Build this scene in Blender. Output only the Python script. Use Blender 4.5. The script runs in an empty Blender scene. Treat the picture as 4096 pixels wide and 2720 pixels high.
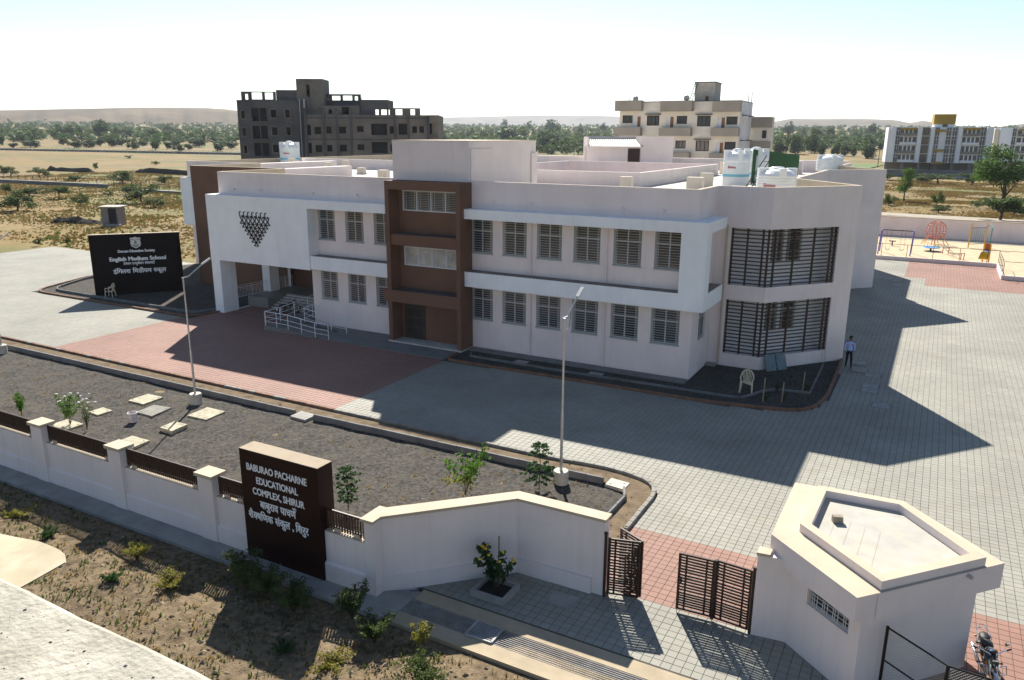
import bpy, bmesh, math, random
import numpy as np
from mathutils import Vector, Matrix
R = math.radians
sc = bpy.context.scene
COL = sc.collection
rnd = random.Random(7)

# ---------------------------------------------------------------- camera
YAW, PITCH, ROLL, CAMH = -0.4995, 0.2588, 0.0056, 13.1
FW = Vector((math.sin(YAW), math.cos(YAW), 0)); RT = Vector((math.cos(YAW), -math.sin(YAW), 0)); UPV = Vector((0, 0, 1))
FD = FW*math.cos(PITCH) - UPV*math.sin(PITCH); UD = UPV*math.cos(PITCH) + FW*math.sin(PITCH)
RX = RT*math.cos(ROLL) + UD*math.sin(ROLL); UX = -RT*math.sin(ROLL) + UD*math.cos(ROLL)
cam = bpy.data.cameras.new('camera'); camo = bpy.data.objects.new('camera', cam); COL.objects.link(camo)
cam.sensor_width = 36; cam.lens = 3090.72*36/4096; cam.clip_start = .05; cam.clip_end = 30000
camo.matrix_world = Matrix(((RX.x, UX.x, -FD.x, 0), (RX.y, UX.y, -FD.y, 0), (RX.z, UX.z, -FD.z, CAMH), (0, 0, 0, 1)))
sc.camera = camo

# ---------------------------------------------------------------- sky, sun, exposure
SUN_DIR = Vector((-.437, .66, .612)).normalized()          # towards the sun
SUN_EL = math.asin(SUN_DIR.z); SUN_AZ = math.atan2(SUN_DIR.x, SUN_DIR.y)
w = bpy.data.worlds.new('World'); sc.world = w; w.use_nodes = True
nt = w.node_tree; bg = nt.nodes['Background']
sky = nt.nodes.new('ShaderNodeTexSky'); sky.sky_type = 'NISHITA'; sky.sun_disc = False
sky.sun_elevation = SUN_EL; sky.sun_rotation = SUN_AZ
sky.altitude = 600; sky.air_density = 1.0; sky.dust_density = .35; sky.ozone_density = 1.0
nt.links.new(sky.outputs[0], bg.inputs[0]); bg.inputs[1].default_value = .063
sl = bpy.data.lights.new('sun', 'SUN'); slo = bpy.data.objects.new('sun', sl); COL.objects.link(slo)
sl.energy = 5.0; sl.angle = R(.53); sl.color = (1, .95, .86)
slo.rotation_euler = (-SUN_DIR).to_track_quat('-Z', 'Y').to_euler()
slo.location = (0, 0, 60)
vs = sc.view_settings; vs.view_transform = 'Standard'; vs.look = 'None'; vs.gamma = 1; vs.exposure = 1.12
sc.cycles.max_bounces = 6; sc.cycles.diffuse_bounces = 4; sc.cycles.volume_bounces = 0
sc.cycles.transparent_max_bounces = 8

# ---------------------------------------------------------------- helpers
ORG = {}
def tag(o, label=None, cat=None, group=None, kind=None):
    if label: o['label'] = label
    if cat: o['category'] = cat
    if group: o['group'] = group
    if kind: o['kind'] = kind
    return o
def thing(name, label, cat, loc=(0, 0, 0), group=None, local=False, rz=0):
    o = bpy.data.objects.new(name, None); COL.objects.link(o); o.location = loc; o.rotation_euler[2] = rz
    o.empty_display_size = .2
    ORG[o.name] = (0, 0, 0) if local else tuple(loc)
    return tag(o, label, cat, group)
def link(name, me, mat, parent=None, org=None, smooth=False):
    o = bpy.data.objects.new(name, me); COL.objects.link(o)
    if mat is not None and not me.materials: me.materials.append(mat)
    if parent is not None:
        o.parent = parent; ORG[o.name] = ORG.get(parent.name, (0, 0, 0))
    else:
        ORG[o.name] = tuple(org) if org else (0, 0, 0); o.location = ORG[o.name]
    if smooth: me.polygons.foreach_set('use_smooth', [True]*len(me.polygons))
    return o
def copy_tree(o, parent=None, loc=None, rz=None, scale=None, label=None, group=None):
    c = o.copy(); COL.objects.link(c); c.parent = parent; ORG[c.name] = ORG.get(o.name, (0, 0, 0))
    if loc is not None: c.location = loc
    if rz is not None: c.rotation_euler[2] = rz
    if scale is not None: c.scale = scale if not isinstance(scale, (int, float)) else (scale,)*3
    if label: c['label'] = label
    if group: c['group'] = group
    for ch in list(o.children): copy_tree(ch, c)
    return c
class MB:
    def __init__(s): s.v = []; s.f = []
    def add(s, vs, fs):
        n = len(s.v); s.v += [tuple(p) for p in vs]; s.f += [tuple(i+n for i in f) for f in fs]; return s
    def box(s, x0, x1, y0, y1, z0, z1):
        return s.add([(x0,y0,z0),(x1,y0,z0),(x1,y1,z0),(x0,y1,z0),(x0,y0,z1),(x1,y0,z1),(x1,y1,z1),(x0,y1,z1)],
                     [(0,3,2,1),(4,5,6,7),(0,1,5,4),(1,2,6,5),(2,3,7,6),(3,0,4,7)])
    def obox(s, c, sx, sy, sz, rz=0, tilt=0):
        m = Matrix.Translation(c) @ Matrix.Rotation(rz, 4, 'Z') @ Matrix.Rotation(tilt, 4, 'X')
        b = MB().box(-sx/2, sx/2, -sy/2, sy/2, -sz/2, sz/2)
        return s.add([m @ Vector(p) for p in b.v], b.f)
    def bar(s, a, b, wd, ht=None):                            # box beam from a to b
        a, b = Vector(a), Vector(b); d = b-a; L = d.length; ht = ht or wd
        q = d.to_track_quat('X', 'Z').to_matrix().to_4x4(); m = Matrix.Translation((a+b)/2) @ q
        k = MB().box(-L/2, L/2, -wd/2, wd/2, -ht/2, ht/2)
        return s.add([m @ Vector(p) for p in k.v], k.f)
    def prism(s, poly, z0, z1, cap=True):
        n = len(poly); z1s = z1 if isinstance(z1, (list, tuple)) else [z1]*n
        v = [(x, y, z0) for x, y in poly] + [(x, y, z) for (x, y), z in zip(poly, z1s)]
        f = [(i, (i+1) % n, n+(i+1) % n, n+i) for i in range(n)]
        if cap: f += [tuple(range(n-1, -1, -1)), tuple(range(n, 2*n))]
        return s.add(v, f)
    def quad(s, *p): return s.add(p, [tuple(range(len(p)))])
    def cyl(s, cx, cy, z0, z1, r0, r1=None, n=12, cap=True):
        r1 = r0 if r1 is None else r1
        v = [(cx+r*math.cos(2*math.pi*i/n), cy+r*math.sin(2*math.pi*i/n), z) for r, z in ((r0, z0), (r1, z1)) for i in range(n)]
        f = [(i, (i+1) % n, n+(i+1) % n, n+i) for i in range(n)]
        if cap: f += [tuple(range(n-1, -1, -1)), tuple(range(n, 2*n))]
        return s.add(v, f)
    def lathe(s, prof, n=20, c=(0, 0, 0)):
        v = [(c[0]+r*math.cos(2*math.pi*i/n), c[1]+r*math.sin(2*math.pi*i/n), c[2]+z) for r, z in prof for i in range(n)]
        f = [(k*n+i, k*n+(i+1) % n, (k+1)*n+(i+1) % n, (k+1)*n+i) for k in range(len(prof)-1) for i in range(n)]
        f += [tuple(range(n-1, -1, -1)), tuple((len(prof)-1)*n+i for i in range(n))]
        return s.add(v, f)
    def tube(s, pts, r, n=6, closed=False):
        pts = [Vector(p) for p in pts]; m = len(pts); rs = r if isinstance(r, (list, tuple)) else [r]*m; base = len(s.v)
        prev = None
        for i, p in enumerate(pts):
            a = pts[(i-1) % m] if (closed or i > 0) else p; b = pts[(i+1) % m] if (closed or i < m-1) else p
            t = (b-a).normalized()
            if prev is None:
                u = t.cross(Vector((0, 0, 1)))
                if u.length < 1e-3: u = t.cross(Vector((0, 1, 0)))
            else: u = prev - t*prev.dot(t)
            u.normalize(); prev = u; q = t.cross(u)
            for k in range(n):
                an = 2*math.pi*k/n; s.v.append(tuple(p + (u*math.cos(an)+q*math.sin(an))*rs[i]))
        for i in range(m if closed else m-1):
            j = (i+1) % m
            for k in range(n): s.f.append((base+i*n+k, base+i*n+(k+1) % n, base+j*n+(k+1) % n, base+j*n+k))
        if not closed:
            s.f.append(tuple(base+k for k in range(n-1, -1, -1))); s.f.append(tuple(base+(m-1)*n+k for k in range(n)))
        return s
    def ell(s, c, rx, ry, rz, nu=10, nv=6):
        v = []; f = []
        for j in range(nv+1):
            ph = math.pi*j/nv-math.pi/2
            for i in range(nu):
                th = 2*math.pi*i/nu; v.append((c[0]+rx*math.cos(ph)*math.cos(th), c[1]+ry*math.cos(ph)*math.sin(th), c[2]+rz*math.sin(ph)))
        for j in range(nv):
            for i in range(nu): f.append((j*nu+i, j*nu+(i+1) % nu, (j+1)*nu+(i+1) % nu, (j+1)*nu+i))
        return s.add(v, f)
    def xf(s, m): s.v = [tuple(m @ Vector(p)) for p in s.v]; return s
    def mesh(s, name, o=(0, 0, 0)):
        me = bpy.data.meshes.new(name)
        me.from_pydata([(x-o[0], y-o[1], z-o[2]) for x, y, z in s.v] if any(o) else s.v, [], s.f); me.update(); return me
    def build(s, name, mat, parent=None, org=None, smooth=False):
        o = ORG.get(parent.name, (0, 0, 0)) if parent is not None else (org or (0, 0, 0))
        return link(name, s.mesh(name, o), mat, parent, org, smooth)

def offset_poly(poly, d):                                     # inward for counter-clockwise
    n = len(poly); out = []
    for i in range(n):
        p0, p1, p2 = Vector(poly[i-1]), Vector(poly[i]), Vector(poly[(i+1) % n])
        e1 = (p1-p0).normalized(); e2 = (p2-p1).normalized()
        n1 = Vector((-e1.y, e1.x)); n2 = Vector((-e2.y, e2.x)); b = n1+n2
        if b.length < 1e-4: b = n1
        b = b.normalized(); out.append(tuple(p1 + b*(d/max(.3, b.dot(n1)))))
    return out
def wallholes(mb, P0, P1, z0, z1, holes=(), depth=.15):
    """front skin of a wall from P0 to P1 (inside on the left) with openings (s0, s1, za, zb) and their reveals"""
    P0, P1 = Vector(P0), Vector(P1); L = (P1-P0).length; e = (P1-P0)/L; n = Vector((-e.y, e.x))
    us = sorted({0, L, *[round(max(0, min(L, h[i])), 4) for h in holes for i in (0, 1)]})
    zs = sorted({z0, z1, *[round(max(z0, min(z1, h[i])), 4) for h in holes for i in (2, 3)]})
    pt = lambda s_, z, d=0: (P0.x+e.x*s_+n.x*d, P0.y+e.y*s_+n.y*d, z)
    for a, b in zip(us, us[1:]):
        run = None
        for c, d in zip(zs, zs[1:]):
            m = ((a+b)/2, (c+d)/2)
            if not any(h[0] < m[0] < h[1] and h[2] < m[1] < h[3] for h in holes): mb.quad(pt(a, c), pt(b, c), pt(b, d), pt(a, d))
    for h in holes:
        a, b, c, d = max(0, h[0]), min(L, h[1]), max(z0, h[2]), min(z1, h[3])
        mb.quad(pt(a, c), pt(a, c, depth), pt(b, c, depth), pt(b, c)); mb.quad(pt(a, d), pt(b, d), pt(b, d, depth), pt(a, d, depth))
        mb.quad(pt(a, c), pt(a, d), pt(a, d, depth), pt(a, c, depth)); mb.quad(pt(b, c), pt(b, c, depth), pt(b, d, depth), pt(b, d))
    return mb

# ---------------------------------------------------------------- materials
def mat(name, col, rough=.85, var=.1, scale=2.0, bump=0.0, bscale=60, metal=0.0, spec=.3, stain=0.0, sscale=.35, scol=None, detail=5, stretch=None, coat=0, streak=0):
    m = bpy.data.materials.new(name); m.use_nodes = True; t = m.node_tree; N, Lk = t.nodes, t.links; b = N['Principled BSDF']
    b.inputs['Roughness'].default_value = rough; b.inputs['Metallic'].default_value = metal; b.inputs['Specular IOR Level'].default_value = spec
    b.inputs['Coat Weight'].default_value = coat
    geo = N.new('ShaderNodeNewGeometry'); src = geo.outputs['Position']
    if stretch:
        mp = N.new('ShaderNodeMapping'); mp.inputs['Scale'].default_value = stretch; Lk.new(src, mp.inputs[0]); src2 = mp.outputs[0]
    else: src2 = src
    out = None
    if var:
        nz = N.new('ShaderNodeTexNoise'); nz.inputs['Scale'].default_value = scale; nz.inputs['Detail'].default_value = detail; Lk.new(src2, nz.inputs['Vector'])
        mr = N.new('ShaderNodeMapRange'); mr.inputs[1].default_value = .3; mr.inputs[2].default_value = .7; mr.inputs[3].default_value = 1-var; mr.inputs[4].default_value = 1+var
        Lk.new(nz.outputs['Fac'], mr.inputs[0])
        vm = N.new('ShaderNodeVectorMath'); vm.operation = 'SCALE'; vm.inputs[0].default_value = col[:3]; Lk.new(mr.outputs[0], vm.inputs['Scale']); out = vm.outputs[0]
    if stain:
        nz = N.new('ShaderNodeTexNoise'); nz.inputs['Scale'].default_value = sscale; nz.inputs['Detail'].default_value = 8; nz.inputs['Roughness'].default_value = .65; Lk.new(src2, nz.inputs['Vector'])
        cr = N.new('ShaderNodeMapRange'); cr.inputs[1].default_value = .48; cr.inputs[2].default_value = .72; cr.inputs[3].default_value = 0; cr.inputs[4].default_value = stain; Lk.new(nz.outputs['Fac'], cr.inputs[0])
        mx = N.new('ShaderNodeMix'); mx.data_type = 'RGBA'; Lk.new(cr.outputs[0], mx.inputs[0])
        if out is not None: Lk.new(out, mx.inputs[6])
        else: mx.inputs[6].default_value = (*col[:3], 1)
        mx.inputs[7].default_value = (*(scol or tuple(c*.45 for c in col[:3])), 1); out = mx.outputs[2]
    if streak:                                                # faint rain streaks running down the paint
        mp2 = N.new('ShaderNodeMapping'); mp2.inputs['Scale'].default_value = (2.6, 2.6, .10); Lk.new(src, mp2.inputs[0])
        n2 = N.new('ShaderNodeTexNoise'); n2.inputs['Scale'].default_value = 1.3; n2.inputs['Detail'].default_value = 7; n2.inputs['Roughness'].default_value = .7; Lk.new(mp2.outputs[0], n2.inputs['Vector'])
        r2 = N.new('ShaderNodeMapRange'); r2.inputs[1].default_value = .5; r2.inputs[2].default_value = .78; r2.inputs[3].default_value = 1; r2.inputs[4].default_value = 1-streak*2; Lk.new(n2.outputs['Fac'], r2.inputs[0])
        v2 = N.new('ShaderNodeVectorMath'); v2.operation = 'SCALE'; Lk.new(out, v2.inputs[0]); Lk.new(r2.outputs[0], v2.inputs['Scale']); out = v2.outputs[0]
    if out is not None: Lk.new(out, b.inputs['Base Color'])
    else: b.inputs['Base Color'].default_value = (*col[:3], 1)
    if bump:
        nb = N.new('ShaderNodeTexNoise'); nb.inputs['Scale'].default_value = bscale; nb.inputs['Detail'].default_value = 6; Lk.new(src2, nb.inputs['Vector'])
        bp = N.new('ShaderNodeBump'); bp.inputs['Strength'].default_value = min(1, bump); bp.inputs['Distance'].default_value = .02*max(1, bump); Lk.new(nb.outputs['Fac'], bp.inputs['Height']); Lk.new(bp.outputs[0], b.inputs['Normal'])
    return m
def tilemat(name, col, size, var=.05):
    """per-tile tint from the tile's own cell, plus dust and wear"""
    m = bpy.data.materials.new(name); m.use_nodes = True; t = m.node_tree; N, Lk = t.nodes, t.links; b = N['Principled BSDF']
    b.inputs['Roughness'].default_value = .75; b.inputs['Specular IOR Level'].default_value = .25
    geo = N.new('ShaderNodeNewGeometry')
    sn = N.new('ShaderNodeVectorMath'); sn.operation = 'SNAP'; sn.inputs[1].default_value = (size, size, 50); Lk.new(geo.outputs['Position'], sn.inputs[0])
    wn = N.new('ShaderNodeTexWhiteNoise'); Lk.new(sn.outputs[0], wn.inputs['Vector'])
    mr = N.new('ShaderNodeMapRange'); mr.inputs[3].default_value = 1-var; mr.inputs[4].default_value = 1+var; Lk.new(wn.outputs['Value'], mr.inputs[0])
    nz = N.new('ShaderNodeTexNoise'); nz.inputs['Scale'].default_value = .22; nz.inputs['Detail'].default_value = 9; nz.inputs['Roughness'].default_value = .62; Lk.new(geo.outputs['Position'], nz.inputs['Vector'])
    m2 = N.new('ShaderNodeMapRange'); m2.inputs[1].default_value = .3; m2.inputs[2].default_value = .7; m2.inputs[3].default_value = .80; m2.inputs[4].default_value = 1.12; Lk.new(nz.outputs['Fac'], m2.inputs[0])
    mu = N.new('ShaderNodeMath'); mu.operation = 'MULTIPLY'; Lk.new(mr.outputs[0], mu.inputs[0]); Lk.new(m2.outputs[0], mu.inputs[1])
    vm = N.new('ShaderNodeVectorMath'); vm.operation = 'SCALE'; vm.inputs[0].default_value = col; Lk.new(mu.outputs[0], vm.inputs['Scale'])
    n3 = N.new('ShaderNodeTexNoise'); n3.inputs['Scale'].default_value = 1.1; n3.inputs['Detail'].default_value = 7; Lk.new(geo.outputs['Position'], n3.inputs['Vector'])
    r3 = N.new('ShaderNodeMapRange'); r3.inputs[1].default_value = .55; r3.inputs[2].default_value = .8; r3.inputs[3].default_value = 0; r3.inputs[4].default_value = .5; Lk.new(n3.outputs['Fac'], r3.inputs[0])
    mx = N.new('ShaderNodeMix'); mx.data_type = 'RGBA'; Lk.new(r3.outputs[0], mx.inputs[0]); Lk.new(vm.outputs[0], mx.inputs[6]); mx.inputs[7].default_value = (col[0]*.86, col[1]*.76, col[2]*.6, 1)
    Lk.new(mx.outputs[2], b.inputs['Base Color'])
    return m
PINK = mat('pink_wall_paint', (.80, .695, .66), var=.05, scale=.6, bump=.25, bscale=90, streak=.045, stain=.22, sscale=.22, scol=(.45, .39, .36))
WHITE = mat('white_wall_paint', (.85, .85, .85), var=.04, scale=.8, bump=.2, bscale=90, streak=.04, stain=.15, sscale=.3, scol=(.52, .51, .48))
BROWN = mat('brown_wall_paint', (.165, .088, .058), var=.10, scale=.8, bump=.3, bscale=70, stain=.3, sscale=.4, scol=(.12, .07, .05))
ROOFW = mat('roof_screed', (.5, .47, .41), var=.1, scale=.7, bump=.2, stain=.35, sscale=.3, scol=(.5, .46, .4))
CREAM = mat('cream_cap_paint', (.49, .41, .305), var=.08, scale=1.2, bump=.2, stain=.4, sscale=.8, scol=(.46, .36, .24))
FRAMEG = mat('window_frame_grey', (.42, .42, .40), rough=.5, var=.06)
BARW = mat('grille_bar_white', (.62, .62, .62), rough=.5, var=.05)
GLASS = mat('window_glass_dark', (.035, .04, .045), rough=.12, var=.5, scale=.45, spec=.6)
CURTAIN = mat('window_curtain_pale', (.5, .46, .4), rough=.9, var=.35, scale=1.5)
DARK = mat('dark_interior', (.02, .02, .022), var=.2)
SLATB = mat('slat_brown_metal', (.055, .03, .024), rough=.5, var=.12)
BLACKM = mat('black_iron', (.012, .010, .010), rough=.5, var=.2)
GATEB = mat('gate_brown_iron', (.045, .024, .016), rough=.5, var=.2, scale=6)
CONC = mat('concrete_grey', (.30, .29, .265), var=.18, scale=1.5, bump=.4, stain=.4, sscale=1.2, scol=(.17, .16, .14))
CONCL = mat('concrete_light', (.5, .47, .4), var=.15, scale=2.5, bump=.4, stain=.45, sscale=1.6, scol=(.3, .27, .2))
KERB = mat('kerb_concrete', (.25, .235, .205), var=.2, scale=2.2, bump=.4, stain=.4, sscale=2)
KERBB = mat('kerb_brown_paint', (.2, .11, .07), var=.2, scale=2.2, bump=.3, stain=.3, sscale=2)
KERBG = mat('kerb_grey', (.17, .17, .165), var=.25, scale=1.2, bump=.4, stain=.3)
STEELW = mat('white_painted_steel', (.7, .71, .73), rough=.4, var=.05)
GALV = mat('galvanised_steel', (.45, .45, .43), rough=.45, var=.15, scale=5, metal=.6)
CHROME = mat('chrome', (.8, .8, .8), rough=.12, var=0, metal=1)
PLASTW = mat('white_tank_plastic', (.78, .8, .8), rough=.4, var=.05, scale=2, stain=.2, sscale=1, scol=(.6, .6, .55))
REDT = mat('red_print', (.45, .06, .09), var=.1)
BLUET = mat('blue_print', (.2, .5, .6), var=.1)
TILE = .265
TB = tilemat('paver_beige', (.282, .272, .23), TILE)
TR_ = tilemat('paver_red', (.28, .158, .122), TILE)
# ================================================================ THE GROUND
def groundmat(name, far=False):
    m = bpy.data.materials.new(name); m.use_nodes = True; t = m.node_tree; N, Lk = t.nodes, t.links; b = N['Principled BSDF']
    b.inputs['Roughness'].default_value = .95; b.inputs['Specular IOR Level'].default_value = .1
    geo = N.new('ShaderNodeNewGeometry')
    def noise(s, d=6, r=.6, st=(1, 1, 1)):
        mp = N.new('ShaderNodeMapping'); mp.inputs['Scale'].default_value = st; Lk.new(geo.outputs['Position'], mp.inputs[0])
        n = N.new('ShaderNodeTexNoise'); n.inputs['Scale'].default_value = s; n.inputs['Detail'].default_value = d; n.inputs['Roughness'].default_value = r; Lk.new(mp.outputs[0], n.inputs['Vector']); return n.outputs['Fac']
    def ramp(f, a, b_):
        r = N.new('ShaderNodeMapRange'); r.inputs[1].default_value = a; r.inputs[2].default_value = b_; Lk.new(f, r.inputs[0]); return r.outputs[0]
    def mix(f, c1, c2):
        x = N.new('ShaderNodeMix'); x.data_type = 'RGBA'; Lk.new(f, x.inputs[0])
        for i, c in ((6, c1), (7, c2)):
            if isinstance(c, tuple): x.inputs[i].default_value = (*c, 1)
            else: Lk.new(c, x.inputs[i])
        return x.outputs[2]
    c = mix(ramp(noise(.07, 8), .38, .62), (.215, .14, .055), (.25, .185, .09))
    c = mix(ramp(noise(.6, 8, .65), .48, .72), c, (.17, .12, .06))
    c = mix(ramp(noise(.045, 8, .62, (1, 1.6, 1)), .50, .64), c, (.15, .145, .055))
    c = mix(ramp(noise(.02, 8, .65, (1, 2.2, 1)), .52, .62), c, (.17, .13, .08))
    c = mix(ramp(noise(.008, 8, .65, (1, 2.5, 1)), .5, .6), c, (.12, .13, .05))
    c = mix(ramp(noise(.11, 8, .7, (1.6, .8, 1)), .58, .70), c, (.21, .17, .12))
    bp = N.new('ShaderNodeBump'); bp.inputs['Strength'].default_value = .8; bp.inputs['Distance'].default_value = .12; Lk.new(noise(2.2, 8, .7), bp.inputs['Height']); Lk.new(bp.outputs[0], b.inputs['Normal'])
    c = mix(ramp(noise(5, 6), .52, .8), c, (.28, .21, .105))
    Lk.new(c, b.inputs['Base Color'])
    return m
FIELD = groundmat('dry_grass_field')
def gridmesh(name, xs, ys, zf):
    X, Y = np.meshgrid(xs, ys); Z = zf(X, Y); nx, ny = len(xs), len(ys)
    v = np.stack([X, Y, Z], -1).reshape(-1, 3); i = np.arange(nx*ny).reshape(ny, nx)
    f = np.stack([i[:-1, :-1], i[:-1, 1:], i[1:, 1:], i[1:, :-1]], -1).reshape(-1, 4)
    me = bpy.data.meshes.new(name); me.from_pydata(v.tolist(), [], f.tolist()); me.update(); return me
def vnoise(X, Y, s, seed=0):
    r = np.random.RandomState(seed); g = r.rand(64, 64); x = X/s; y = Y/s; x0 = np.floor(x).astype(int); y0 = np.floor(y).astype(int); fx = x-x0; fy = y-y0
    fx = fx*fx*(3-2*fx); fy = fy*fy*(3-2*fy); G = lambda a, b: g[a % 64, b % 64]
    return (G(x0, y0)*(1-fx)+G(x0+1, y0)*fx)*(1-fy)+(G(x0, y0+1)*(1-fx)+G(x0+1, y0+1)*fx)*fy
# one sheet to the horizon: cells widen with distance
def spread(a, n): t = np.linspace(-1, 1, n); return np.sign(t)*a*np.abs(t)**3.2
gx = np.sort(np.concatenate([spread(9000, 90)-60, [12, -95, 13]])); gy = np.sort(np.concatenate([spread(9500, 90)+60, []]))
def gz(X, Y):
    d = np.hypot(X, Y)
    z = -.12 + 0*X
    out = (X < -96) | (Y > 122) | (X > 14)
    z = z + np.where(out & (d < 1500), (vnoise(X, Y, 9, 1)-.5)*.35, 0)
    return z + np.clip(d-450, 0, 2200)*.02
go = link('ground', gridmesh('ground', gx, gy, gz), FIELD); tag(go, 'dry golden grass field stretching away to the hills', kind='structure')

# front strip of bare stony earth outside the boundary wall
EARTH = mat('stony_earth', (.15, .112, .070), var=.5, scale=5, bump=1.5, bscale=18, stain=.7, sscale=1.3, scol=(.24, .185, .12), detail=9, rough=1, spec=.05)
def dz(X, Y):
    e = np.clip((15.0-Y)/2.5, 0, 1)
    return -.10 + e*.22 + (vnoise(X, Y, 1.7, 3)-.5)*.16*e + (vnoise(X, Y, .5, 4)-.5)*.07*e + (vnoise(X, Y, .17, 5)-.5)*.03*e
dirt = link('dirt_ground', gridmesh('dirt_ground', np.arange(-44, 10, .13), np.arange(2, 15.2, .13), dz), EARTH, smooth=True)
tag(dirt, 'bare brown stony earth outside the boundary wall', kind='structure')
def stones(name, n, area, zf, smin, smax, m, seed, parent=None, shape=None):
    r = np.random.RandomState(seed); V = []; F = []
    base = np.array([(1, 0, 0), (-1, 0, 0), (0, 1, 0), (0, -1, 0), (0, 0, 1), (0, 0, -1.)]); bf = [(0, 2, 4), (2, 1, 4), (1, 3, 4), (3, 0, 4), (2, 0, 5), (1, 2, 5), (3, 1, 5), (0, 3, 5)]
    XS = area[0]+(area[1]-area[0])*r.rand(n); YS = area[2]+(area[3]-area[2])*r.rand(n); ZS = zf(XS, YS)
    for x, y, z in zip(XS.tolist(), YS.tolist(), ZS.tolist()):
        if shape and not shape(x, y): continue
        s = smin+(smax-smin)*r.rand()**4; a = r.rand()*6.28; k = len(V)
        b = base*(s*np.array([1, .5+.5*r.rand(), .3+.35*r.rand()])*(.8+.4*r.rand(6, 3)))
        ca, sa = math.cos(a), math.sin(a)
        V += [(x+p[0]*ca-p[1]*sa, y+p[0]*sa+p[1]*ca, z+s*.1+p[2]) for p in b]; F += [tuple(i+k for i in f) for f in bf]
    me = bpy.data.meshes.new(name); me.from_pydata(V, [], F); me.update(); return link(name, me, m, parent)
STONE = mat('pale_stone', (.36, .27, .17), var=.35, scale=3, rough=.95); STONE2 = mat('brown_stone', (.21, .16, .105), var=.5, scale=2.3, rough=.95)
tag(stones('loose_stones', 11000, (-42, 3, 5, 14.6), dz, .012, .11, STONE2, 11), 'small loose stones scattered over the bare earth', kind='stuff')

# garden soil, planter soil, sand, strip of gravel between the two kerbs
SOIL = mat('dark_gravel_soil', (.072, .066, .058), var=.55, scale=7, bump=1.8, bscale=16, stain=.7, sscale=.9, scol=(.115, .10, .078), detail=9, rough=1, spec=.1)
SOILB = mat('brown_garden_soil', (.16, .12, .08), var=.3, scale=2.2, bump=1.5, bscale=20, stain=.5, sscale=1.2, scol=(.24, .19, .13), detail=8, rough=1, spec=.05)
SANDM = mat('playground_sand', (.50, .40, .27), var=.12, scale=1.2, bump=1.2, bscale=5, stain=.35, sscale=.9, scol=(.62, .5, .34), rough=1, spec=.05)
sz = lambda a, s1: (lambda X, Y: a + (vnoise(X, Y, .9, 8)-.5)*.07*s1 + (vnoise(X, Y, .25, 9)-.5)*.04*s1)
g1 = link('garden_soil', gridmesh('garden_soil', np.arange(-62, -7.9, .16), np.arange(16.05, 27.1, .16), sz(-.085, .9)), SOIL, smooth=True); tag(g1, 'dark gravelly soil of the front garden', kind='structure')
tag(stones('garden_pebbles', 9000, (-50, -9, 16.2, 26), sz(-.085, .9), .01, .05, mat('grey_pebble', (.22, .2, .17), var=.4, scale=4), 12), 'fine pebbles strewn over the dark garden soil', kind='stuff')
def polysheet(name, poly, z, m, label):
    o = MB().quad(*[(x, y, z) for x, y in poly]).build(name, m); return tag(o, label, kind='structure')
def curve_pts(pts, r, n=6):                                    # round the corners of a polyline
    out = [pts[0]]
    for a, b, c in zip(pts, pts[1:], pts[2:]):
        a, b, c = Vector(a), Vector(b), Vector(c); r1 = min(r, (a-b).length*.49, (c-b).length*.49)
        p = b+(a-b).normalized()*r1; q = b+(c-b).normalized()*r1
        for i in range(n+1):
            t = i/n; out.append(tuple(p*(1-t)**2+b*2*t*(1-t)+q*t*t))
    out.append(pts[-1]); return out
# ---- kerbs as rows of stones
KST = {}
def kerb(name, label, pts, wdt, h, L, mats, z0=-.1, seed=0):
    root = bpy.data.objects.new(name, None); COL.objects.link(root); tag(root, label, kind='structure')
    root.location = (pts[0][0], pts[0][1], 0); ox, oy = pts[0]
    r = random.Random(seed); P = [Vector(p) for p in pts]; i = 0; pos = P[0].copy(); nxt = 1; carry = []
    # resample at stone length
    samples = [P[0].copy()]; need = L; cur = P[0].copy(); k = 1
    while k < len(P):
        d = (P[k]-cur).length
        if d >= need: cur = cur+(P[k]-cur).normalized()*need; samples.append(cur.copy()); need = L
        else: need -= d; cur = P[k].copy(); k += 1
    samples.append(P[-1])
    for a, b in zip(samples, samples[1:]):
        ln = (b-a).length
        if ln < .03: continue
        key = (wdt, h, round(ln, 2), id(mats[0])); m = r.choice(mats)
        key = (wdt, h, round(ln, 2), m.name)
        if key not in KST:
            bv = .012; lx = ln/2-.006; wy = wdt/2; mb = MB()
            mb.add([(-lx, -wy, z0), (lx, -wy, z0), (lx, wy, z0), (-lx, wy, z0), (-lx, -wy, h-bv), (lx, -wy, h-bv), (lx, wy, h-bv), (-lx, wy, h-bv), (-lx+bv, -wy+bv, h), (lx-bv, -wy+bv, h), (lx-bv, wy-bv, h), (-lx+bv, wy-bv, h)],
                   [(0, 1, 5, 4), (1, 2, 6, 5), (2, 3, 7, 6), (3, 0, 4, 7), (4, 5, 9, 8), (5, 6, 10, 9), (6, 7, 11, 10), (7, 4, 8, 11), (8, 9, 10, 11)])
            me = mb.mesh('kerb_stone'); me.materials.append(m); KST[key] = me
        o = bpy.data.objects.new('kerb_stone', KST[key]); COL.objects.link(o); o.parent = root
        c = (a+b)/2; dx, dy = r.uniform(-.006, .006), r.uniform(-.004, .004)
        o.location = (c.x-ox+dx, c.y-oy+dy, r.uniform(-.008, .006)); o.rotation_euler[2] = math.atan2(b.y-a.y, b.x-a.x)
    return root
gk = curve_pts([(-24.6, 27.15), (-12.6, 27.15), (-10.4, 27.45), (-7.95, 26.9), (-7.95, 22.9)], 1.7, 7)
kerb('garden_kerb', 'tan concrete kerb rounding the garden end at the grey paving', [(x-.08, y) for x, y in gk], .16, .13, .44, [KERB], seed=2)
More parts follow.
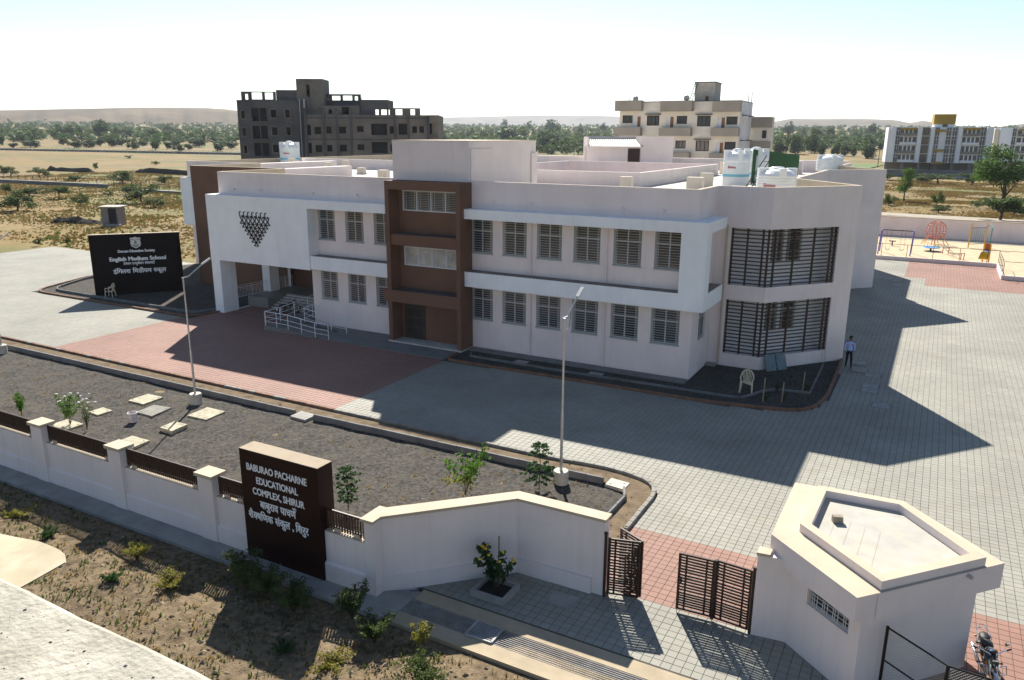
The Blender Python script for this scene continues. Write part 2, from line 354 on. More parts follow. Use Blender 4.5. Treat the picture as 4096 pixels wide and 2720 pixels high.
kerb('garden_kerb', 'brown topped kerb between the garden and the red paving', [(-60, 27.15), (-24.68, 27.15)], .16, .13, .44, [KERBB, KERBB, KERBB, KERB], seed=22)
kerb('garden_inner_kerb', 'low grey kerb inside the garden before the slab gap', [(-60, 25.95), (-26.1, 25.95)], .11, .2, 1.0, [KERBG], seed=3)
kerb('garden_inner_kerb', 'low grey kerb inside the garden ending near the lamp post', [(-24.9, 25.95), (-10.15, 26.15)], .11, .2, 1.0, [KERBG], seed=4)
kerb('garden_end_kerb', 'short whitish kerb bending round the garden end near the gate', [(-9.2, 25.85), (-8.9, 25.4), (-8.95, 22.2), (-8.95, 19.6)], .09, .18, .8, [KERBG], seed=5)
# brown soil strips beside the kerbs
polysheet('soil_strip', [(-60, 26.0), (-10, 26.15), (-9, 25.6), (-8.95, 19.3), (-7.95, 19.3), (-8.0, 26.0), (-8.6, 26.8), (-10.4, 27.35), (-12.6, 27.1), (-60, 27.1)], .012, SOILB, 'strip of brown soil between the two garden kerbs')
tag(stones('strip_clods', 1500, (-45, -7.9, 19.4, 27.2), lambda X, Y: X*0+.02, .015, .07, SOILB, 21, shape=lambda x, y: (y > 26.05 and y < 27.05 and x < -9.5) or (-8.9 < x < -8.0 and y < 26)), 'earth clods on the soil strip by the kerb', kind='stuff')
# island by the school sign
isl = curve_pts([(-46.9, 40.0), (-47.3, 37.3), (-66.8, 37.25), (-69.4, 43.7), (-69.4, 46.7)], 1.6, 6)
kerb('island_kerb', 'brown kerb round the planted island with the school sign', isl, .16, .14, .5, [KERBB], seed=6)
isl2 = curve_pts([(-47.7, 40.0), (-47.9, 38.2), (-66.0, 38.3), (-68.6, 43.3), (-68.6, 46.7)], 1.5, 6)
kerb('island_inner_kerb', 'grey inner kerb of the island with the school sign', isl2, .1, .22, .9, [KERBG], seed=7)
polysheet('island_soil', [(-46.9, 47.), (-46.95, 40.1), (-47.3, 37.35), (-66.8, 37.3), (-69.35, 43.7), (-69.3, 47.), (-67, 54.5), (-57.6, 54.5), (-57.6, 47.)], .02, SOIL, 'dark soil of the island under the school sign')
# planter bed along the classroom front and round the bay
bed = curve_pts([(-25.0, 38.8), (-25.0, 37.28), (-9.0, 37.45), (-4.4, 38.3), (-3.85, 41.2), (-4.0, 49.2)], 1.4, 6)
kerb('bed_kerb', 'brown kerb of the dark bed along the classroom wing and bay', bed, .15, .14, .5, [KERBB], seed=8)
bed2 = curve_pts([(-24.3, 39.3), (-24.2, 38.55), (-17.5, 38.5), (-10.9, 38.7), (-7.6, 38.75), (-7.1, 40.4), (-6.4, 41.25), (-4.95, 41.35), (-4.72, 41.3), (-4.85, 47.6)], .5, 4)
kerb('bed_inner_kerb', 'thin grey inner kerb curving through the dark bed by the bay', bed2, .08, .16, .9, [KERBG], seed=9)
polysheet('bed_soil', [(-24.95, 40.5), (-24.95, 37.35), (-9.0, 37.5), (-6, 38.3), (-4.5, 39.4), (-3.95, 41.2), (-4.05, 49.2), (-8, 44.45), (-11, 44.45), (-11, 40.5)], .024, SOIL, 'dark soil bed along the classroom wing')
# concrete walks
WALK = mat('walkway_concrete', (.2, .19, .175), var=.15, scale=1, bump=.3, stain=.3, sscale=.6)
o = MB().box(-24.9, -11.0, 39.75, 40.5, -.1, .10).build('walkway', WALK); tag(o, 'concrete walkway at the foot of the classroom wall', kind='structure')
o = MB().prism([(-35.1, 37.32), (-25.1, 37.3), (-25.1, 40.5), (-38.4, 40.5), (-38.4, 39.9), (-35.1, 39.6)], -.1, .03).build('walkway', WALK); tag(o, 'grey walkway between the ramp and the brown tower', kind='structure')
o = MB().prism([(-47, 15.55), (-13.02, 15.55), (-13.0, 15.98), (-12.0, 16.45), (-12.0, 14.9), (-12.9, 14.85), (-47, 14.7)][::-1], -.3, .045).build('wall_apron', CONC); tag(o, 'grey concrete apron along the foot of the boundary wall', kind='structure')
APR = mat('gate_apron_cement', (.38, .31, .21), var=.12, scale=1.5, bump=.4, stain=.4, sscale=.9, scol=(.28, .22, .15))
o = MB().box(-11.99, 6, 16.06, 16.6, -.3, .03).box(-11.99, 6, 14.87, 15.38, -.3, .03).build('gate_apron', APR); tag(o, 'sandy cement strips either side of the gate drain', kind='structure')
# playground floor
polysheet('sand', [(-30, 94.9), (6.3, 95.1), (6.4, 86.8), (30, 86.5), (30, 116.4), (-30, 115.6)], -.02, SANDM, 'pale yellow sand of the playground')
polysheet('playground_verge', [(-30, 115.7), (30, 116.3), (30, 119.8), (-30, 119.8)], .02, CONCL, 'pale concrete strip at the foot of the far boundary wall')

# ---------------------------------------------------------------- paving
pav = bpy.data.objects.new('pavement', None); COL.objects.link(pav); tag(pav, 'paved forecourt of small square pavers', kind='structure')
BED = mat('paving_joint_sand', (.075, .068, .055), var=.2, scale=3)
def in_poly(X, Y, poly):
    c = np.zeros(X.shape, bool); n = len(poly)
    for i in range(n):
        x1, y1 = poly[i]; x2, y2 = poly[(i+1) % n]
        cond = ((y1 > Y) != (y2 > Y)); xi = (x2-x1)*(Y-y1)/((y2-y1) if y2 != y1 else 1e-9)+x1
        c ^= cond & (X < xi)
    return c
PAVE = [(-92, 27.3), (-12.6, 27.3), (-10.4, 27.6), (-8.6, 27.05), (-7.85, 26.0), (-7.85, 19.35), (-7.3, 18.95), (-10.1, 18.95), (-13, 16.6), (14, 16.6), (14, 86.6), (6.2, 86.7), (6.1, 94.8), (-9, 94.8), (-9, 40.5), (-38.25, 40.5), (-38.25, 44.4), (-46.6, 44.4), (-46.6, 40.5), (-57, 40.5), (-57.5, 54.4), (-67, 54.4), (-92, 54.3)]
HOLES = [[(-47.0, 41), (-47.2, 37.2), (-66.9, 37.15), (-69.5, 43.7), (-69.5, 47), (-67, 54.5), (-46, 54.5)],
         [(-25.1, 41), (-25.1, 37.2), (-9, 37.35), (-6, 37.8), (-4.2, 39.2), (-3.75, 41.2), (-3.9, 49.3), (-8.5, 55.5), (-8.5, 71.4), (-4.3, 76.1), (-8.8, 82), (-8.8, 96), (-12, 96), (-12, 41)],
         [(-39.9, 37.25), (-25, 37.25), (-25, 41), (-38.1, 41), (-38.1, 43.2), (-39.9, 43.2)],
         [(-2.1, 19.6), (-.35, 18.2), (1.7, 20.5), (.05, 22.4), (-2.1, 22.3)]]
xs = (np.arange(-347, 53)+.5)*TILE; ys = (np.arange(63, 358)+.5)*TILE
X, Y = np.meshgrid(xs, ys); X = X.ravel(); Y = Y.ravel()
k = in_poly(X, Y, PAVE)
for h in HOLES: k &= ~in_poly(X, Y, h)
def project(X, Y, Z):
    d = np.stack([X, Y, Z-CAMH], -1); f = np.array(FD); r = np.array(RX); u = np.array(UX)
    dep = d@f; return .5+(d@r)/dep*3090.72/4096, .5-(d@u)/dep*3090.72/2720, dep
px, py, dep = project(X, Y, X*0)
k &= (px > -.04) & (px < 1.05) & (py < 1.06) & (dep > 1)
X, Y, px, py, dep = X[k], Y[k], px[k], py[k], dep[k]
red = ((X > -47.85) & (X < -24.9) & (Y < 37.4) & (Y > 27)) | ((X > -47.85) & (X < -38) & (Y < 45) & (Y > 37)) | ((Y > 19.3) & (Y < 23.4)) | ((X > -2.1) & (Y > 83.6)) | ((X > -.3) & (Y > 79.3)) | ((Y > 83.4) & (Y < 83.7))
rr = np.random.RandomState(5); H = .003*rr.rand(len(X)); gap = .014
big = np.argsort(dep + 60*((px < .0) | (px > 1) | (py > 1)) + 60*in_poly(X, Y, [(-3, 19.2), (-.3, 17.4), (3, 21), (.2, 24), (-3, 23.6)]))[:300]
near = np.zeros(len(X), bool); near[big] = True
TM = {}
for nm, m in ((0, TB), (1, TR_)):
    a = TILE/2-gap/2; b_ = a-.002
    mb = MB().add([(-a, -a, -.04), (a, -a, -.04), (a, a, -.04), (-a, a, -.04), (-a, -a, -.002), (a, -a, -.002), (a, a, -.002), (-a, a, -.002), (-b_, -b_, 0), (b_, -b_, 0), (b_, b_, 0), (-b_, b_, 0)],
                  [(0, 1, 5, 4), (1, 2, 6, 5), (2, 3, 7, 6), (3, 0, 4, 7), (4, 5, 9, 8), (5, 6, 10, 9), (6, 7, 11, 10), (7, 4, 8, 11), (8, 9, 10, 11)])
    me = mb.mesh('paving_tile'); me.materials.append(m); TM[nm] = me
for i in big:
    o = bpy.data.objects.new('paving_tile', TM[int(red[i])]); COL.objects.link(o); o.parent = pav; o.location = (X[i], Y[i], H[i])
for nm, m in ((0, TB), (1, TR_)):
    s = (~near) & (red == bool(nm)); n = int(s.sum()); x, y, h = X[s], Y[s], H[s]; a = TILE/2-gap/2; b_ = a-.002
    cs = [(-1, -1), (1, -1), (1, 1), (-1, 1)]
    V = np.stack([np.stack([x+q*sx, y+q*sy, h+zz], -1) for q, zz in ((a, -.010), (b_, 0)) for sx, sy in cs], 1).reshape(-1, 3)
    fb = np.array([(0, 1, 5, 4), (1, 2, 6, 5), (2, 3, 7, 6), (3, 0, 4, 7), (4, 5, 6, 7)]); Fc = (np.arange(n)[:, None, None]*8+fb).reshape(-1)
    me = bpy.data.meshes.new('paving_tiles'); me.vertices.add(len(V)); me.vertices.foreach_set('co', V.ravel()); me.loops.add(len(Fc)); me.loops.foreach_set('vertex_index', Fc.astype(np.int32))
    me.polygons.add(n*5); me.polygons.foreach_set('loop_start', np.arange(0, n*20, 4, dtype=np.int32)); me.polygons.foreach_set('loop_total', np.full(n*5, 4, np.int32)); me.polygons.foreach_set('use_smooth', np.zeros(n*5, bool)); me.update(calc_edges=True)
    o = link('paving_tiles', me, m, pav); o['kind'] = 'stuff'
o = MB().quad(*[(x, y, -.007) for x, y in PAVE]).build('joint_bed', BED, pav)
# ================================================================ THE SCHOOL
ZP, ZR = 10.43, 9.35
sch = thing('school_building', 'two storey pale pink school with white bands, brown tower and roof terrace', 'school', (-30, 60, 0))
FP = [(-46.9, 40.53), (-11.0, 40.53), (-11.0, 44.5), (-8.0, 44.5), (-4.0, 49.3), (-8.6, 55.5), (-8.6, 71.4), (-4.4, 76.0), (-8.9, 82.), (-8.9, 93.), (-67.5, 93.), (-67.5, 54.6), (-57.6, 54.6), (-57.6, 46.9), (-46.9, 46.9)]
WZ = ((1.93, 3.9), (6.11, 8.18))
WR = [(-25.06+.03, -23.49), (-22.81, -21.17), (-20.49, -18.87), (-18.13, -16.48), (-15.70, -14.04), (-13.30, -11.66)]
WL = [(-37.40, -35.88), (-34.97, -33.43), (-32.55, -31.0)]
wm = MB(); bm = MB()
fh = [(-46.9+46.9-.01, 8.7, 0, 4.05)] + [(a+46.9, b+46.9, z0, z1) for a, b in WL+WR for z0, z1 in WZ]
SB = math.hypot(4.0, 4.8)
scr = ((.78, 3.99), (4.87, 8.13))
for i in range(len(FP)):
    a, b = FP[i], FP[(i+1) % len(FP)]
    h = []; d = .15
    if i == 0: h = fh
    if i == 1: h = [(42.0-40.53, 43.45-40.53, 1.93, 3.85)]
    if i == 2: h = [(.85, 3.01, z0, z1) for z0, z1 in scr]; d = .9
    if i == 3: h = [(-.01, 4.86, z0, z1) for z0, z1 in scr]; d = .9
    if i == 14: h = [(-.1, 6.5, 0, 4.05)]; d = .3
    (bm if i == 13 else wm).__class__
    tgt = bm if i == 13 else wm
    if i in (2, 3):                                            # wrap-round openings: no reveals at the shared corner
        P0, P1 = Vector(a), Vector(b); e = (P1-P0).normalized(); n = Vector((-e.y, e.x)); L = (P1-P0).length
        s0, s1 = h[0][0], min(L, h[0][1])
        q = lambda s_, z, dd=0: (P0.x+e.x*s_+n.x*dd, P0.y+e.y*s_+n.y*dd, z)
        zs = [0, scr[0][0], scr[0][1], scr[1][0], scr[1][1], ZP]
        for j, (c, dd) in enumerate(zip(zs, zs[1:])):
            if j in (1, 3):
                if s0 > .1: tgt.quad(q(0, c), q(s0, c), q(s0, dd), q(0, dd)); tgt.quad(q(s0, c), q(s0, c, .35), q(s0, dd, .35), q(s0, dd))
                if s1 < L-.1: tgt.quad(q(s1, c), q(L, c), q(L, dd), q(s1, dd)); tgt.quad(q(s1, c), q(s1, dd), q(s1, dd, .35), q(s1, c, .35))
            else: tgt.quad(q(0, c), q(L, c), q(L, dd), q(0, dd))
    else: wallholes(tgt, a, b, 0, ZP, h, d)
# parapet tops and inner faces
def parapet(mb, poly, z, t=.23, zr=ZR, skip=()):
    inn = offset_poly(poly, t); n = len(poly)
    for i in range(n):
        j = (i+1) % n
        if i in skip: continue
        mb.quad((*poly[i], z), (*poly[j], z), (*inn[j], z), (*inn[i], z)); mb.quad((*inn[i], z), (*inn[j], z), (*inn[j], zr), (*inn[i], zr))
    return inn
cap = MB(); parapet(cap, FP, ZP)
wm.build('wall', PINK, sch); bm.build('brown_wall', BROWN, sch); cap.build('parapet', CREAM, sch)
# roof with the courtyard opening
CT = [(-36.5, 57.2), (-20.3, 57.2), (-20.3, 80), (-36.5, 80)]
rf = MB(); inn = offset_poly(FP, .2)
X0, X1, Y0, Y1 = -36.5, -20.3, 57.2, 80
rf.quad(*[(x, y, ZR) for x, y in [(-46.9, 40.6), (-11.1, 40.6), (-11.1, 44.6), (-8., 44.6), (-4.1, 49.3), (-8.7, 55.5), (-8.7, Y0), (-57.5, Y0), (-57.5, 47), (-46.9, 47)]])
rf.quad(*[(x, y, ZR) for x, y in [(-57.5, Y0-2.5), (-57.5, Y0), (X0, Y0), (X0, Y1), (X1, Y1), (X1, Y0), (-8.7, Y0), (-8.7, 71.4), (-4.5, 76), (-9, 82), (-9, 92.9), (-67.4, 92.9), (-67.4, 54.7)]])
rf.build('roof', ROOFW, sch)
cw = MB()
for p0, p1, p2, p3 in (((X0, Y0), (X1, Y0), 0, 0), ((X1, Y0), (X1, Y1), 0, 0), ((X1, Y1), (X0, Y1), 0, 0), ((X0, Y1), (X0, Y0), 0, 0)):
    a, b = Vector(p0), Vector(p1); e = (b-a).normalized(); n = Vector((e.y, -e.x))*.23
    a2, b2 = a-e*.23, b+e*.23
    cw.quad((a.x, a.y, 0), (a.x, a.y, ZP), (b.x, b.y, ZP), (b.x, b.y, 0))
    cw.quad((*a2+n, ZR), (*b2+n, ZR), (*b2+n, ZP), (*a2+n, ZP)); cw.quad((a.x, a.y, ZP), (*a2+n, ZP), (*b2+n, ZP), (b.x, b.y, ZP))
cw.build('courtyard_parapet', PINK, sch)
cy = MB().quad((X0, Y0, .05), (X1, Y0, .05), (X1, Y1, .05), (X0, Y1, .05)).build('courtyard_floor', CONCL, sch)
# inner parapet walls on the left wing and back

for bx in ((-48.0, -47.2, 47.0, 56.0, ZR, 10.36), (-58.6, -57.7, 54.9, 66, ZR, 10.36), (-66, -42, 69.5, 69.8, ZR, 10.42), (-67.2, -9.2, 92.2, 92.95, ZR, 10.62), (-14.6, -13.0, 86.5, 87.2, ZR, 10.7), (-14.6, -14.2, 80.5, 86.49, ZR, 10.5)):
    MB().box(*bx).build('inner_parapet', PINK, sch)
# white bands
bd = MB()
VF, ZT, ZTb, ZLt, ZLb = 39.61, 8.82, 8.24, 5.03, 4.12
o = MB().prism([(-25.06, VF), (-10.2, VF), (-10.2, 43.5), (-10.99, 43.5), (-10.99, 40.52), (-25.06, 40.52)], ZTb, ZT).build('upper_band', WHITE, sch)
o = MB().prism([(-25.06, VF), (-10.2, VF), (-10.2, 43.5), (-10.99, 43.5), (-10.99, 40.52), (-25.06, 40.52)], ZLb, ZLt).build('lower_band', WHITE, sch)
MB().box(-11.6, -10.22, VF+.003, 40.5, ZLt, ZTb).build('band_column', WHITE, sch)
MB().box(-37.5, -30.45, VF, 40.52, ZTb, ZT).build('upper_band', WHITE, sch); MB().box(-37.44, -30.45, VF, 40.52, ZLb, ZLt).build('lower_band', WHITE, sch)
DUST = mat('ledge_dust', (.22, .185, .155), var=.2, scale=1.5, stain=.3, sscale=1)
MB().box(-25.04, -11.62, VF+.04, 40.51, ZLt, ZLt+.006).box(-37.4, -30.5, VF+.04, 40.51, ZLt, ZLt+.006).box(-10.97, -10.24, 40.6, 43.45, ZLt, ZLt+.006).build('ledge_top', DUST, sch)
# white box over the porch, pillars, porch
wb = MB().prism([(-47.3, VF-.003), (-37.5, VF-.003), (-37.5, 40.52), (-46.88, 40.52), (-46.88, 46.88), (-47.3, 46.88)], 4.03, ZT+.002)
wb.build('white_box', WHITE, sch)
MB().box(-47.28, -46.4, VF, 41.05, 0, 4.03).build('pillar', WHITE, sch); MB().box(-47.3, -46.5, 44.5, 45.5, .8, 4.03).build('pillar', WHITE, sch)
pw = MB().quad((-38.2, 40.53, 0), (-38.2, 47.4, 0), (-38.2, 47.4, 4.1), (-38.2, 40.53, 4.1)).build('porch_wall', PINK, sch)
MB().quad((-46.9, 47.4, 0), (-46.9, 47.4, 4.1), (-38.2, 47.4, 4.1), (-38.2, 47.4, 0)).build('porch_back_wall', BROWN, sch)
MB().quad((-47.2, 39.7, 4.06), (-38.0, 39.7, 4.06), (-38.0, 47.5, 4.06), (-47.2, 47.5, 4.06)).build('porch_ceiling', WHITE, sch)
MB().box(-46.9, -44.75, 42.45, 47.38, 0, .8).box(-44.74, -38.22, 44.7, 47.38, 0, .79).build('porch_floor', mat('porch_stone', (.24, .23, .21), var=.12, scale=1, rough=.5), sch)
STEPM = mat('step_stone', (.45, .43, .40), var=.1)
for i in range(6):
    MB().box(-44.7, -38.3, 42.7+.33*i, 44.72, .133*i, .133*(i+1)-.002).build('step', STEPM, sch)
rl = MB()
def railing(mb, a, b, h=.95, base=(0, 0), gap=.14, r=.02, top2=False):
    a, b = Vector(a), Vector(b); L = (b-a).length; n = max(2, int(L/gap))
    for i in range(n+1):
        p = a+(b-a)*i/n; mb.tube([p+Vector((0, 0, .08)), p+Vector((0, 0, h-.14))], r*.7, 4)
    for z in (.08, h-.14, h): mb.tube([a+Vector((0, 0, z)), b+Vector((0, 0, z))], r, 5)
    for q in (a, a+(b-a)*.5, b): mb.tube([q, q+Vector((0, 0, h))], r*1.1, 5)
railing(rl, (-46.75, 41.2, .8), (-46.75, 44.4, .8)); railing(rl, (-46.75, 45.6, .8), (-46.75, 47.2, .8))
rl.build('porch_railing', STEELW, sch)
# ramp and its railings
rp = MB()
rp.add([(-39.9, 37.3, 0), (-35.2, 37.3, 0), (-35.2, 39.2, 0.001), (-39.9, 39.2, 0), (-39.9, 37.3, .3), (-37.9, 37.3, .29), (-35.2, 37.3, .02), (-35.2, 39.2, .02), (-37.9, 39.2, .29), (-39.9, 39.2, .3)],
       [(0, 1, 6, 5, 4), (4, 5, 8, 9), (5, 6, 7, 8), (3, 9, 8, 7, 2), (0, 4, 9, 3)])
rp.add([(-39.9, 39.2, 0), (-38.3, 39.2, 0), (-38.3, 43.2, 0), (-39.9, 43.2, 0), (-39.9, 39.2, .3), (-38.3, 39.2, .3), (-38.3, 43.2, .75), (-39.9, 43.2, .75)], [(0, 1, 5, 4), (1, 2, 6, 5), (2, 3, 7, 6), (3, 0, 4, 7), (4, 5, 6, 7)])
rp.build('ramp', WALK, sch)
def rail3(pts, h=1.0, name='ramp_railing'):
    mb = MB(); P = [Vector(p) for p in pts]
    for z in (h, h*.62, h*.3): mb.tube([p+Vector((0, 0, z)) for p in P], .028 if z == h else .018, 6)
    for p in P: mb.tube([p, p+Vector((0, 0, h))], .026, 6)
    return mb.build(name, STEELW, sch)
rail3([(-34.15, 37.38, .02), (-35.3, 37.38, .04), (-36.5, 37.38, .16), (-37.7, 37.38, .28), (-38.75, 37.38, .3), (-39.82, 37.38, .3)])
rail3([(-39.82, 37.42, .3), (-39.82, 38.8, .3), (-39.82, 40.2, .42), (-39.82, 41.6, .57), (-39.82, 43.0, .72)])
rail3([(-34.25, 39.3, .02), (-35.6, 39.3, .06), (-37.0, 39.35, .2), (-38.2, 39.5, .3), (-38.3, 40.45, .36)])
# ---- windows: frame > grille, pane
def window(parent, P0, e, w_, z0, z1, kind='two', inset=.13, rows=14, pane=None, fm=None, bm_=None):
    """P0 lower-left (x, y) on the wall plane seen from outside, e unit vector to the right, inward normal left of e"""
    e = Vector(e); n = Vector((-e.y, e.x)); P0 = Vector(P0)
    m4 = Matrix(((e.x, n.x, 0, P0.x+n.x*inset), (e.y, n.y, 0, P0.y+n.y*inset), (0, 0, 1, z0), (0, 0, 0, 1)))
    H = z1-z0; t = .06; f = MB()
    f.box(0, t, -.03, .03, 0, H).box(w_-t, w_, -.03, .03, 0, H).box(t, w_-t, -.03, .03, 0, t).box(t, w_-t, -.03, .03, H-t, H)
    if kind == 'two': f.box(w_/2-.035, w_/2+.035, -.03, .03, t, H-t).box(t, w_-t, -.032, .028, H*.635, H*.635+.08)
    if kind == 'four':
        for q in (.25, .5, .75): f.box(w_*q-.035, w_*q+.035, -.03, .03, t, H-t)
    wo = f.xf(m4).build('window', fm or FRAMEG, parent)
    g = MB()
    for i in range(1, rows): g.box(t, w_-t, -.052, -.040, H*i/rows-.007, H*i/rows+.007)
    for x in ((.11, .18, w_-.18, w_-.11) if kind == 'two' else [w_*(.25*q)+d for q in range(4) for d in (.14, .3, w_*.25-.14)]): g.box(x-.008, x+.008, -.064, -.052, t, H-t)
    g.xf(m4).build('grille', bm_ or BARW, wo)
    MB().quad((t, .01, t), (w_-t, .01, t), (w_-t, .01, H-t), (t, .01, H-t)).xf(m4).build('pane', pane or GLASS, wo)
    return wo
for a, b in WL+WR:
    for z0, z1 in WZ: window(sch, (a+.01, 40.53), (1, 0), b-a-.02, z0+.01, z1-.01)
    for z0, z1 in WZ:
        MB().box(a-.03, b+.03, 40.47, 40.66, z0-.07, z0+.004).build('window_sill', FRAMEG, sch)
window(sch, (-11.0, 42.02), (0, 1), 1.41, 1.95, 3.83)
# rooms behind stay dark
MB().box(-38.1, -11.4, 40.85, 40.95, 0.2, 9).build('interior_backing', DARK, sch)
# ---- brown tower
tw = MB(); TF = 39.15
tw.box(-30.5, -30.2, TF, 40.52, 0.12, 10.35).box(-25.24, -24.95, TF, 40.52, 0.12, 10.35).box(-30.2, -25.24, TF, 40.52, 9.83, 10.35)
tw.box(-30.2, -25.24, 40.2, 40.5, 6.4, 8.45).box(-30.2, -25.24, 40.2, 40.5, .12, 4.95).box(-30.2, -29.9, 40.2, 40.5, 4.951, 6.2).box(-25.6, -25.24, 40.2, 40.5, 4.951, 6.2).box(-30.2, -29.9, 40.2, 40.5, 8.451, 9.83).box(-25.6, -25.24, 40.2, 40.5, 8.451, 9.83).box(-30.2, -25.24, 40.2, 40.5, 6.201, 6.399).box(-29.9, -25.6, 40.2, 40.5, 9.74, 9.83)
tw.build('tower', BROWN, sch)
LEDG = mat('ledge_brown_dust', (.125, .10, .09), var=.2, scale=1.2)
l1 = MB().box(-30.19, -25.25, TF+.12, 40.19, 6.37, 7.05).build('tower_ledge', BROWN, sch); MB().box(-30.18, -25.26, TF+.14, 40.18, 7.05, 7.056).build('ledge_dust', LEDG, l1)
l2 = MB().box(-30.8, -25.0, TF-.05, 40.19, 2.71, 3.48).build('tower_ledge', BROWN, sch); MB().box(-30.77, -25.03, TF-.02, 40.18, 3.48, 3.486).build('ledge_dust', LEDG, l2)
MB().box(-30.55, -24.9, TF-.06, 40.5, -.05, .12).build('tower_plinth', CONCL, sch)
window(sch, (-29.9, 40.2), (1, 0), 4.3, 8.46, 9.73, 'four', .05, 12, fm=STEELW); window(sch, (-29.9, 40.2), (1, 0), 4.3, 4.96, 6.19, 'four', .05, 12, pane=CURTAIN, fm=STEELW)
dr = MB().box(-29.95, -28.35, 40.15, 40.21, .14, 2.4).build('door', mat('door_dark_brown', (.05, .04, .035), rough=.6, var=.2), sch)
pm = MB()
for x in (-29.75, -29.15):
    for z in (.35, 1.0, 1.65): pm.box(x, x+.5, 40.13, 40.155, z, z+.5)
pm.build('door_panel', mat('door_panel_dark', (.03, .025, .022), rough=.5), dr)
# ---- stair head on the roof
sh = MB(); A = [(-30.8, 40.49), (-25.1, 40.49), (-25.1, 49.3), (-30.8, 49.3)]
sh.prism(A, ZR, 12.76)
sh.box(-25.1, -25.02, 40.6, 43.1, 10.0, 12.3).box(-25.1, -24.98, 48.5, 49.3, ZR, 11.95)
sh.build('stair_head', PINK, sch)
MB().box(-30.83, -25.06, 40.47, 49.33, 12.76, 12.79).build('stair_head_cap', CREAM, sch)
STUBM = mat('stub_cream', (.66, .58, .48), var=.06)
# spouts under the parapet, downpipes, roof stubs
for u, z in ((-45.2, 9.25), (-42.6, 9.25), (-37.6, 9.25), (-33.8, 9.25), (-23.4, 9.3), (-20.9, 9.3), (-15.2, 9.28), (-12.9, 9.28)):
    MB().tube([(u, 40.6, z), (u, 40.38, z-.02)], .06, 8).tube([(u+.02, 40.4, z-.03), (u+.03, 40.38, z-.14)], .05, 8).build('rain_spout', PINK, sch)
for u in (-20.85, -16.06):
    MB().tube([(u, 40.46, .1), (u, 40.46, 4.1)], .055, 8).tube([(u, 40.46, 5.05), (u, 40.46, 8.25)], .055, 8).build('downpipe', PINK, sch)
MB().tube([(-10.35, 44.35, .1), (-10.35, 44.35, 8.3)], .06, 8).build('downpipe', CREAM, sch)
MB().tube([(-5.0, 48.02, .05), (-5.0, 48.02, .75)], .025, 6).tube([(-4.85, 48.2, .05), (-4.85, 48.2, .75)], .025, 6).build('downpipe', PINK, sch)
for x, y, s, h in ((-51.6, 57.2, .75, 10.55), (-54.0, 62.6, .7, 10.55), (-61.9, 63.0, .75, 10.6), (-40.3, 50.9, .9, 10.35), (-19.2, 50.3, .8, 10.45), (-15.6, 53.7, 1.1, 10.38), (-16.1, 59.0, .9, 10.45), (-20.4, 81.9, .8, 10.6), (-50.4, 60.5, .8, 10.0), (-12.3, 52.3, 1.3, 9.95)):
    MB().prism([(x, y), (x+s, y), (x+s, y+s*.55), (x, y+s*.55)], ZR, h).prism([(x-.06, y-.06), (x+s+.06, y-.06), (x+s+.06, y+s*.55+.06), (x-.06, y+s*.55+.06)], ZR-.02, ZR+.12).build('roof_stub', STUBM, sch)
# bay screens: back wall, windows, slats
P3, P4 = Vector((-8., 44.5)), Vector((-4., 49.3)); eB = (P4-P3).normalized(); nB = Vector((-eB.y, eB.x))
bw = MB()
for z0, z1 in scr:
    q = lambda s_, d, z: (P3.x+eB.x*s_+nB.x*d, P3.y+eB.y*s_+nB.y*d, z)
    hl = [(.75+.2, 1.85, z0+1.25, z1-.05), (2.05, 3.15, z0+1.25, z1-.05)]
    a, b = q(.5, 1.0, 0)[:2], q(5.0, 1.0, 0)[:2]
    wallholes(bw, a, b, z0-.05, z1+.02, [(h[0]-.5, h[1]-.5, h[2], h[3]) for h in hl], .1)
    bw.quad((-10.3, 45.55, z0-.05), (a[0], a[1], z0-.05), (a[0], a[1], z1+.02), (-10.3, 45.55, z1+.02))
    bw.quad((-10.3, 44.52, z0), (-10.3, 45.6, z0), (-10.3, 45.6, z1), (-10.3, 44.52, z1))
    bw.quad(q(4.95, 0, z0), q(4.95, 0, z1), q(4.95, 1.1, z1), q(4.95, 1.1, z0))
    fl = [(-10.2, 44.55), (-8.05, 44.55), q(4.9, .05, 0)[:2], q(4.9, 1.1, 0)[:2], q(.3, 1.1, 0)[:2], (-10.2, 45.6)]
    bw.quad(*[(x, y, z0-.02) for x, y in fl]); bw.quad(*[(x, y, z1+.02) for x, y in fl[::-1]])
    for h in hl: window(sch, (Vector(a)+eB*(h[0]-.5)), eB, h[1]-h[0], h[2], h[3], 'two', .05, 7, fm=FRAMEG)
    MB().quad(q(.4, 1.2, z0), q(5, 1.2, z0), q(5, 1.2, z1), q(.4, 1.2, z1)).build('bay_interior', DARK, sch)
bw.build('bay_inner_wall', WHITE, sch)
scn = 0
for z0, z1 in scr:
    n = 15
    for i in range(n):
        z = z0+.13+(z1-z0-.26)*i/(n-1)
        MB().box(-10.14, -8.04, 44.56, 44.60, z-.034, z+.034).build('slat', SLATB, sch)
        MB().bar((P3.x+eB.x*.03+nB.x*.08, P3.y+eB.y*.03+nB.y*.08, z), (P3.x+eB.x*4.85+nB.x*.08, P3.y+eB.y*4.85+nB.y*.08, z), .04, .068).build('slat', SLATB, sch)
    for x in (-10.08, -9.24, -8.39): MB().box(x-.05, x+.05, 44.6, 44.68, z0, z1).build('screen_post', SLATB, sch)
    for s_ in (.04, .5, 1.84, 3.26, 4.5, 4.8):
        c = P3+eB*s_+nB*.15; MB().obox((c.x, c.y, (z0+z1)/2), .1, .08, z1-z0, math.atan2(eB.y, eB.x)).build('screen_post', SLATB, sch)
# second white box on the far left front
MB().box(-67.6, -57.62, 53.7, 54.58, 4.12, 8.85).build('white_box', WHITE, sch)
